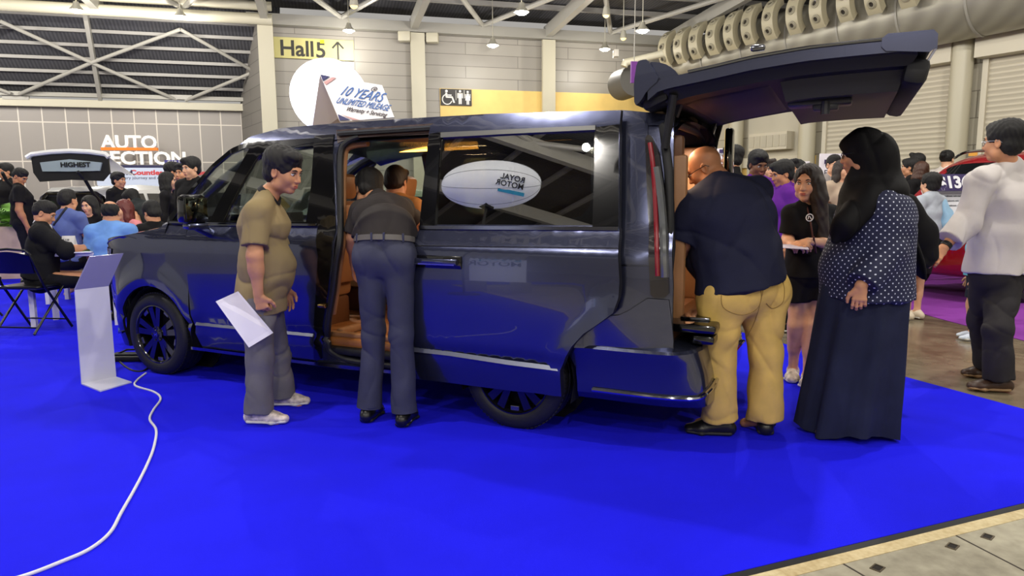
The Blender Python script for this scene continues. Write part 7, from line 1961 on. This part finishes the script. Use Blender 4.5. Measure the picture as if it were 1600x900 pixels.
for pts in ([(1128, 452), (1183, 446), (1186, 478), (1160, 492), (1130, 480), (1128, 452)], [(1100, 440), (1150, 418), (1190, 406), (1226, 402)], [(1196, 448), (1222, 440), (1224, 470), (1208, 482), (1197, 474)], [(1196, 410), (1193, 450), (1180, 500), (1165, 530)]):
    drape('pocket_seam', tro, pts, .0028, M_SEAMK, dens_=5)
# ---- woman in black (staff), facing the camera's left
gA = gnd(1240, 592); gB = gnd(1258, 602); Y0 = gB.y + .05
W_ = dict(head=pj(1262, 286, Y0 - .04), neck=pj(1267, 318, Y0), chest=pj(1266, 352, Y0 - .01), waist=pj(1262, 392, Y0), pel=pj(1258, 420, Y0), shR=pj(1236, 334, Y0 - .05), elR=pj(1230, 376, Y0 - .04), wrR=pj(1240, 384, Y0 - .24),
          shL=pj(1298, 334, Y0 + .05), elL=pj(1298, 380, Y0 - .04), wrL=pj(1262, 377, Y0 - .26), hipR=pj(1246, 430, Y0), hipL=pj(1272, 430, Y0 + .02), knR=pj(1243, 508, Y0 + .0), knL=pj(1266, 508, Y0 - .04), anR=pj(1239, 578, gA.y), anL=pj(1262, 588, gB.y))
P = Pose((W_['pel'][0], W_['pel'][1], 0), math.radians(155), 1.62, world=W_)
M_BLKC = cloth('black_polo', (20, 19, 21), var=.03)
o = person(P, 'smiling woman with long dark hair in black outfit beside the large man', 'light', g=.88, hs=1.10, hair=('side', M_HAIRB), fem=True, look=np.array([-.62, -.74, -.08]), detail=2, res=.008, neckr=.044,
       top=dict(m=M_BLKC, hem=.06, sleeve=.75, off=.014, amp=.004, collar=M_BLKC), bottom=dict(kind='shorts', m=M_BLKC, len=.52, off=.030, amp=.005), shoes=('sneaker', mat('sneaker_beige', (196, 186, 176), .6, var=.2, vscale=30), M_SOLE), seed=5,
       hands=dict(R=dict(n=(.3, .6, -.8), a=(.35, -.7, .1), t=(-.6, 0, .8), curl=(.6, .7, .5)), L=dict(n=(0, .3, -1), a=(-1, -.3, -.15), t=(0, -.6, .8), curl=(.5, .7, .5))))
J = P.J
b = MB(); Q_ = [Vector(J['neck']) + Vector((-.055, -.03, .03)), Vector(J['chest']) + Vector((-.06, -.135, .04)), Vector(J['chest']) + Vector((-.04, -.150, -.09)), Vector(J['waist']) + Vector((-.01, -.16, .0)), Vector(J['wrL']) + Vector((.03, -.02, .03))]
b.tube(crom([tuple(p) for p in Q_], 6), .006, 8); ob = b.build('lanyard', mat('lanyard_brown', (70, 36, 34), .6)); adopt(ob, o)
cbd = Vector(pj(1265, 340, Y0 - .155)); b = MB(); b.tube([cbd + Vector((math.cos(t) * .024, 0, math.sin(t) * .024)) for t in np.linspace(0, 6.283, 19)[:-1]], .0035, 6, closed=True); b.beam(cbd + Vector((-.010, 0, -.010)), cbd + Vector((-.008, 0, .012)), .005, .003, up=(0, 1, 0)); b.beam(cbd + Vector((-.008, 0, .012)), cbd + Vector((.006, 0, .002)), .005, .003, up=(0, 1, 0)); b.beam(cbd + Vector((.004, 0, .004)), cbd + Vector((.012, 0, -.012)), .005, .003, up=(0, 1, 0)); ob = b.build('round_emblem', mat('emblem_white', (222, 222, 222), .5)); adopt(ob, o)
q = Vector(pj(1244, 386, Y0 - .33)); quad_board('hand_paper', [q + Vector((-.10, -.03, 0)), q + Vector((.06, -.06, -.01)), q + Vector((.10, .08, .012)), q + Vector((-.06, .10, .012))], .004, mat('paper_lilac'))
tag(bpy.data.objects['hand_paper'], 'folded paper held by the woman in black', 'paper')

# ---- woman in black headscarf, polka-dot blouse and long navy skirt
gA = gnd(1330, 678); Y0 = gA.y + .02
W_ = dict(head=pj(1346, 240, Y0), neck=pj(1366, 290, Y0), chest=pj(1366, 345, Y0), waist=pj(1360, 400, Y0), pel=pj(1352, 445, Y0), shL=pj(1378, 322, Y0 - .16), elL=pj(1388, 392, Y0 - .20), wrL=pj(1345, 447, Y0 - .26), shR=pj(1352, 318, Y0 + .17), elR=pj(1330, 392, Y0 + .22), wrR=pj(1322, 418, Y0 + .10),
          hipL=pj(1354, 455, Y0 - .09), hipR=pj(1348, 455, Y0 + .09), knL=pj(1342, 560, Y0 - .09), knR=pj(1330, 560, Y0 + .09), anL=pj(1322, 662, Y0 - .06), anR=pj(1335, 655, Y0 + .10))
P = Pose((W_['pel'][0], W_['pel'][1], 0), math.radians(97), 1.66, world=W_)
mdot = bpy.data.materials.new('polka_dots'); mdot.use_nodes = True; nt = mdot.node_tree; bs = nt.nodes['Principled BSDF']; bs.inputs['Roughness'].default_value = .8
uvn = nt.nodes.new('ShaderNodeUVMap')
def dots(off):
    ad = nt.nodes.new('ShaderNodeVectorMath'); ad.operation = 'ADD'; ad.inputs[1].default_value = (off, off, 0); nt.links.new(uvn.outputs[0], ad.inputs[0])
    fr = nt.nodes.new('ShaderNodeVectorMath'); fr.operation = 'FRACTION'; nt.links.new(ad.outputs[0], fr.inputs[0])
    di = nt.nodes.new('ShaderNodeVectorMath'); di.operation = 'DISTANCE'; di.inputs[1].default_value = (.5, .5, 0); nt.links.new(fr.outputs[0], di.inputs[0])
    lt = nt.nodes.new('ShaderNodeMath'); lt.operation = 'LESS_THAN'; lt.inputs[1].default_value = .105; nt.links.new(di.outputs['Value'], lt.inputs[0]); return lt
d1_, d2_ = dots(0), dots(.5); mxm = nt.nodes.new('ShaderNodeMath'); mxm.operation = 'MAXIMUM'; nt.links.new(d1_.outputs[0], mxm.inputs[0]); nt.links.new(d2_.outputs[0], mxm.inputs[1])
mc = nt.nodes.new('ShaderNodeMix'); mc.data_type = 'RGBA'; mc.inputs['A'].default_value = rgb((22, 26, 58)); mc.inputs['B'].default_value = rgb((206, 210, 226)); nt.links.new(mxm.outputs[0], mc.inputs['Factor']); nt.links.new(mc.outputs['Result'], bs.inputs['Base Color'])
MATS['polka_dots'] = mdot
M_SCF = cloth('black_scarf', (14, 13, 15), rough=.7, var=.03)
o = person(P, 'woman in black headscarf, polka dot blouse and long navy skirt', 'mid', g=1.22, hair=None, fem=True, look=np.array([-1, .50, -.12]), detail=2, res=.009, top=None, bottom=None, shoes=('sandal', mat('sandal_tan', (150, 110, 90), .5), M_SOLEB), shoe_yaw=(.1, .1), glasses=mat('glasses_black', (12, 12, 12), .2),
       hands=dict(L=dict(a=(-.1, -.1, -1), n=(.5, .9, 0), t=(-1, .0, 0), curl=(.35, .5, .5)), R=None))
J = P.J; cax = V3((J['chest'][0], J['chest'][1], 0))
def dotuv(co):
    th = np.arctan2(co[:, 1] - cax[1], co[:, 0] - cax[0]); return np.stack([(th * .26) / .037, co[:, 2] / .037], 1)
T = torso_ops(P, 1.22, .030, .8, 1.0, hem=.07)
cen = V3(J['pel']); T.append(seg(J['chest'], pj(1354, 462, Y0), .235, .262, .06, side=(0, 1, 0), da=.20, db=.235, flat=1))
for q in 'LR': T += arm_ops(P, q, 1.15, .026, upto=1.93, loose=.020)
T.append(half(pj(1354, 466, Y0), (-.05, 0, -1)))
mesh_ops('blouse', T, .008, mdot, o, noise=folds(.008, 13, .8, 3), uvfn=dotuv)
# scarf: hood round the face, neck wrap, drape over chest and back
H = J['head']; Mh = head_frame((-1, .50, -.12)); TT = lambda x, y, z: H + Mh @ np.array([x, y, z])
S = [ell(TT(0, -.022, .036), (.098, .125, .105), .03, Mh), ell(TT(0, -.05, -.03), (.092, .105, .11), .04, Mh), seg(TT(0, -.06, -.03), J['neck'] + V3((.02, 0, -.02)), .105, .120, .06), ell(J['neck'] + V3((.0, 0, -.03)), (.16, .19, .09), .06),
     seg(TT(0, .02, -.115), J['neck'] + V3((-.05, 0, -.01)), .060, .090, .05),
     seg(pj(1362, 306, Y0 - .14), pj(1322, 350, Y0 - .19), .075, .060, .05), seg(pj(1322, 350, Y0 - .19), pj(1305, 376, Y0 - .16), .055, .022, .05), seg(pj(1340, 315, Y0 - .05), pj(1312, 362, Y0 - .10), .10, .06, .06),
     seg(pj(1390, 306, Y0 - .05), pj(1412, 350, Y0 + .04), .085, .075, .06, side=(0, 1, 0), da=.05, db=.035), seg(pj(1412, 345, Y0 + .04), pj(1424, 425, Y0 + .10), .10, .11, .05, side=(0, 1, 0), da=.030, db=.012),
     ell(TT(0, .125, -.035), (.066, .085, .098), .012, Mh, 'sub')]
mesh_ops('headscarf', S, .007, M_SCF, o, noise=folds(.011, 15, .5, 21))
# skirt: flared loft with folds
b = MB(); rows = []; nr = 24; zt_, zb_ = J['pel'][2] + .10, .035
tc_ = V3(pj(1352, 455, Y0)); bc_ = V3(gnd(1324, 676)); bc_[1] = Y0 + .03
for i in range(nr + 1):
    t = i / nr; z = zt_ + (zb_ - zt_) * t; cx = tc_[0] + (bc_[0] - tc_[0]) * t ** 1.1; cy = tc_[1] + (bc_[1] - tc_[1]) * t; r = []
    for k in range(73):
        a = 2 * math.pi * k / 72; rr = (.226 + .036 * t) * (1 + (.008 + .095 * t) * math.sin(a * 8 + 1.2 + t) + (.004 + .05 * t) * math.sin(a * 15 + 2 * t)); r.append(Vector((cx + math.cos(a) * rr * 1.0, cy + math.sin(a) * rr * .98, z + (.02 * math.sin(a * 3) if i == nr else 0))))
    rows.append(r)
b.grid(rows); b.grid([[Vector((p.x * .985 + tc_[0] * .015, p.y * .985 + tc_[1] * .015, p.z)) for p in r] for r in rows[-3:]], flip=True)
ob = b.build('long_skirt', cloth('denim_navy', (34, 38, 58), var=.10, vs=5), merge=False, angle=180); adopt(ob, o)

bagp = mesh_ops('shoulder_bag', [seg(pj(1416, 318, Y0 + .27), pj(1438, 372, Y0 + .30), .07, .10, .06, side=(1, 0, 0), da=.05, db=.06), seg(pj(1438, 360, Y0 + .30), pj(1443, 404, Y0 + .30), .10, .085, .05, side=(1, 0, 0), da=.06, db=.06), seg(pj(1396, 290, Y0 + .18), pj(1420, 330, Y0 + .27), .03, .05, .05)], .010, cloth('bag_black', (18, 17, 19)), None, noise=folds(.008, 15, .8, 9))
tag(bagp, 'black cloth shoulder bag hanging behind the polka dot blouse', 'bag')
# ---- man in the white shirt walking at the right edge
gA = gnd(1545, 612); gB = gnd(1532, 590); Y0 = (gA.y + gB.y) / 2
W_ = dict(head=pj(1567, 222, Y0 - .02), neck=pj(1578, 262, Y0), chest=pj(1572, 310, Y0), waist=pj(1562, 370, Y0), pel=pj(1556, 412, Y0), shL=pj(1534, 282, Y0 - .08), elL=pj(1510, 348, Y0 - .10), wrL=pj(1474, 388, Y0 - .16), shR=pj(1612, 284, Y0 + .08), elR=pj(1625, 350, Y0 + .05), wrR=pj(1628, 410, Y0 - .02),
          hipL=pj(1545, 425, Y0 - .04), hipR=pj(1572, 425, Y0 + .03), knL=pj(1534, 500, gB.y - .05), knR=pj(1558, 515, gA.y), anL=pj(1546, 576, gB.y + .0), anR=pj(1560, 598, gA.y))
P = Pose((W_['pel'][0], W_['pel'][1], 0), math.radians(52), 1.74, world=W_)
o = person(P, 'man in white linen shirt and dark cropped trousers walking away at the right edge', 'mid', g=1.08, hair=('full', M_HAIR), look=np.array([-.55, .85, -.02]), hs=1.08, detail=2, res=.009, top=dict(m=cloth('white_linen', (196, 190, 188), var=.04, vs=4), hem=.06, sleeve=1.72, off=.032, loose=.018, amp=.011), wide=1.04,
       bottom=dict(m=cloth('charcoal_trousers', (48, 46, 48), var=.06), hem=.92, off=.026, hemw=.02, amp=.008), seed=13, shoes=('loafer', mat('shoe_brown', (62, 42, 30), .45), mat('sole_gum', (150, 120, 84), .6)), shoe_yaw=(.55, .45), glasses=mat('glasses_wire', (150, 150, 150), .3))
wl = Vector(P.J['wrL']); ax = (wl - Vector(P.J['elL'])).normalized(); b = MB(); b.tube([wl - ax * .045, wl - ax * .015], .036, 20); ob = b.build('wristband', M_MBLK); adopt(ob, o)

# ---- background figures
def bg(px, py, Y, yaw, lab, sit=False, lean=0.0, hpos=None, group=None, h=None, over=None, **kw):
    q = at(px, py, Y); c, sn = math.cos(math.radians(yaw)), math.sin(math.radians(yaw)); L = (SIT_J if sit else BASE_J)['head']
    if lean:
        p = np.array((BASE_J if not sit else SIT_J)['pel']); d = np.array(L) - p; L = tuple(p + np.array([d[0], d[1] * math.cos(lean) + d[2] * math.sin(lean), d[2] * math.cos(lean) - d[1] * math.sin(lean)]))
    k = (q.z / L[2]) if h is None else h / 1.7
    zb = 0.0 if h is None else q.z - L[2] * k
    zb = 0.0
    base = (q.x - (c * L[0] - sn * L[1]) * k, q.y - (sn * L[0] + c * L[1]) * k, zb)
    P = Pose(base, math.radians(yaw), 1.7 * k, sit=sit, lean=lean, over=over)
    kw.setdefault('res', .011); kw.setdefault('detail', 1)
    return person(P, lab, group=group, **kw), P
BLK = lambda: dict(m=M_BLKC, hem=.05, amp=.004)
DT = dict(m=cloth('black_trousers', (24, 24, 28)), hem=.95)
PUR = cloth('purple_shirt', (92, 34, 132), var=.05)
# left side
ow = dict(wrR=(.20, .42, .80), elR=(.23, .16, .74))
seatk = 1.0
o_, Pk = bg(69, 333, 7.35, -62, 'seated man in black jacket writing at the nearest white table', sit=True, hair=('crew', M_HAIR), skin_k='mid', look=np.array([.85, .3, -.45]), top=dict(m=cloth('black_jacket', (22, 22, 24)), hem=.0, sleeve=1.25, off=.03, amp=.009, collar=mat('collar_white', (220, 220, 220), .8)), bottom=dict(m=cloth('black_slacks', (20, 20, 24)), hem=.95, off=.018), shoes=('loafer', mat('shoe_dark_brown', (40, 26, 24), .4), M_SOLEB), seed=31, over=dict(elR=(.20, .26, .80), wrR=(.10, .50, .83), elL=(-.22, .22, .76), wrL=(-.10, .50, .80)), g=1.02)
bg(173, 332, 7.5, 12, 'seated man with thinning hair in sky blue shirt, back to the camera', sit=True, hair=('bald', M_HAIR), skin_k='mid', look=(0, 1, -.15), top=dict(m=cloth('sky_blue_shirt', (104, 146, 206)), hem=.02, off=.02, amp=.006), bottom=DT, shoes=('sneaker', M_SHOEB, M_SOLEB), seed=32, g=1.08)
bg(105, 303, 9.0, -14, 'seated man in slate blue polo with a dark shoulder strap, back to the camera', sit=True, hair=('crew', M_HAIR), skin_k='mid', top=dict(m=cloth('slate_polo', (84, 98, 152)), hem=.02, off=.016), bottom=DT, shoes=None, seed=33, h=1.95)
st_ = [c for c in bpy.data.objects if c.name.startswith('shirt')][-1]; drape('shoulder_strap', st_, [(84, 352), (94, 338), (106, 322), (114, 313)], .016, mat('strap_navy', (26, 28, 40), .7), lift=.004)
bg(139, 316, 10.1, 178, 'seated saleswoman in black with tied dark hair facing the camera across the far table', sit=True, hair=('bob', M_HAIR), fem=True, skin_k='light', look=(.1, 1, -.2), top=BLK(), bottom=DT, shoes=None, seed=34, g=.88, h=1.85)
bg(193, 328, 8.8, 150, 'seated woman in pink top partly hidden behind the balding man', sit=True, hair=('long', mat('hair_reddish', (90, 34, 30), .5)), fem=True, skin_k='light', top=dict(m=cloth('pink_top', (206, 130, 136)), hem=.02), bottom=DT, shoes=None, seed=35, g=.86)
bg(237, 333, 8.3, 60, 'seated dark haired person leaning low just beyond the bonnet', sit=True, hair=('full', M_HAIR), skin_k='mid', look=(0, 1, -.6), top=BLK(), bottom=DT, shoes=None, seed=36)
bg(31, 276, 11.2, -55, 'man in black top standing beyond the palm at the far left', hair=('crew', M_HAIR), skin_k='tan', look=np.array([.8, 0, -.5]), top=BLK(), bottom=DT, seed=37, g=1.1)
bg(203, 283, 10.2, 60, 'salesman in dark polo with white sleeve trim bending over beside the silver car', lean=.95, hair=('full', M_HAIR), skin_k='mid', look=np.array([-.9, .0, -.5]), top=dict(m=cloth('dark_green_polo', (34, 38, 40)), hem=.06), bottom=DT, seed=38, h=1.78)
bg(186, 282, 11.9, -100, 'man with dark hair standing behind the white SUV', hair=('full', M_HAIR), top=BLK(), bottom=DT, seed=39)
bg(263, 283, 9.6, -75, 'woman with long black hair in black suit standing in profile near the bonnet', hair=('long', M_HAIR), fem=True, skin_k='light', top=dict(m=cloth('black_suit', (22, 21, 24)), hem=.12, sleeve=1.9), bottom=DT, seed=40, g=.86)
bg(272, 269, 10.6, -80, 'dark haired man standing close behind the long haired woman in the suit', hair=('full', M_HAIR), top=BLK(), bottom=DT, seed=41)
bg(286, 271, 10.3, 160, 'man half hidden between the standing pair by the bonnet', hair=('short', M_HAIR), skin_k='mid', top=BLK(), bottom=DT, seed=42)
bg(298, 263, 9.3, 165, 'young man in black jacket with tousled hair facing the camera near the windscreen', hair=('full', M_HAIR), skin_k='light', look=(.2, 1, -.1), top=dict(m=cloth('black_bomber', (18, 18, 20)), hem=.05, sleeve=1.9, off=.02), bottom=DT, seed=43)
bg(8, 268, 13.5, 160, 'person far behind the palm at the left edge', hair=('full', M_HAIR), top=BLK(), bottom=DT, seed=44, detail=0)
# right side
bg(1143, 247, 8.6, 60, 'person with swept dark hair seen from behind past the large man', hair=('full', M_HAIR), top=BLK(), bottom=DT, seed=50)
bg(1185, 257, 7.3, 200, 'bearded man in purple shirt looking down beyond the large man', hair=('full', M_HAIR), skin_k='brown', look=(.2, 1, -.35), top=dict(m=PUR, hem=.05, collar=PUR), bottom=DT, seed=51)
b = MB()
bg(1203, 266, 8.9, 170, 'pale faced person half hidden between the two purple shirted men', hair=('short', M_HAIRB), skin_k='light', top=dict(m=cloth('grey_top', (120, 116, 120)), hem=.05), bottom=DT, seed=52, detail=1)
bg(1222, 272, 6.9, 95, 'man in purple shirt in profile facing left behind the woman in black', hair=('full', M_HAIR), skin_k='tan', look=(0, 1, -.25), top=dict(m=PUR, hem=.05, collar=PUR), bottom=DT, seed=53, g=1.05)
bg(1245, 266, 8.6, 120, 'person behind the head of the long haired woman in black', hair=('short', M_HAIR), skin_k='mid', top=dict(m=PUR, hem=.05), bottom=DT, seed=54)
bg(1303, 258, 9.6, 185, 'man with glasses in grey shirt facing the camera in front of the white poster', hair=('crew', M_HAIR), skin_k='light', top=dict(m=cloth('grey_shirt', (140, 134, 132)), hem=.05), bottom=DT, seed=55, glasses=MATS['glasses_black'])
bg(1316, 266, 9.0, 200, 'brown haired woman squeezed between the man with glasses and the headscarf', hair=('bob', M_HAIRB), fem=True, skin_k='light', top=dict(m=cloth('beige_top', (180, 160, 140)), hem=.05), bottom=DT, seed=56)
gl_ = gnd(1440, 497)
o_, Pv = bg(1453, 288, gl_.y, 20, 'short haired woman in grey top and black skirt with light blue jacket', hair=('full', M_HAIR), fem=True, skin_k='light', g=.86, top=dict(m=cloth('pale_grey_top', (170, 176, 186)), hem=.02), bottom=dict(kind='skirt', m=M_BLKC, len=.85, off=.05), shoes=('sneaker', mat('shoe_cream', (214, 200, 176), .5), M_SOLE), seed=57, over=dict(hipL=(-.19, 0, .90), hipR=(-.01, 0, .90), knL=(-.22, .02, .49), knR=(-.06, .02, .49), anL=(-.24, 0, .085), anR=(-.08, 0, .085)))
jk = Pv.J; b = mesh_ops('blue_jacket', [seg(jk['elR'] + V3((.0, -.03, .14)), jk['elR'] + V3((.03, -.05, -.10)), .07, .085, .04, side=(1, 0, 0), da=.05, db=.05), seg(jk['shR'] + V3((0, -.03, 0)), jk['elR'] + V3((.0, -.04, .05)), .05, .07, .04)], .010, cloth('light_blue', (150, 186, 214)), o_, noise=folds(.010, 18, .6, 5))
bg(1438, 266, 10.9, 15, 'woman with long brown hair seen from behind above the short haired woman', hair=('long', mat('hair_auburn', (66, 40, 28), .5)), fem=True, skin_k='light', top=BLK(), bottom=DT, seed=58)
bg(1421, 262, 11.3, 60, 'person with black hair just right of the headscarf', hair=('full', M_HAIR), top=BLK(), bottom=DT, seed=59)
bg(1480, 249, 12.0, -60, 'woman with a dark hair bun in white top beside the red car roof', hair=('bun', M_HAIR), fem=True, skin_k='light', look=(.0, 1, -.1), top=dict(m=cloth('white_top', (220, 214, 208)), hem=.05), bottom=DT, seed=60)
bg(1432, 253, 12.0, 30, 'small distant person right of the headscarf shoulder', hair=('short', M_HAIR), top=dict(m=cloth('pink_far', (190, 140, 130)), hem=.05), bottom=DT, seed=61, detail=0)
gk = gnd(1512, 531)
o_, Pc = bg(1532, 350, gk.y, 65, 'child in pale clogs half hidden behind the man in the white shirt', hair=('short', M_HAIR), skin_k='light', top=dict(m=cloth('aqua_shirt', (110, 190, 216)), hem=.04), bottom=dict(kind='shorts', m=cloth('navy_shorts', (40, 44, 60)), len=.8), shoes=('clog', mat('clog_pale', (206, 216, 232), .5), M_SOLE), seed=62, hs=1.15)
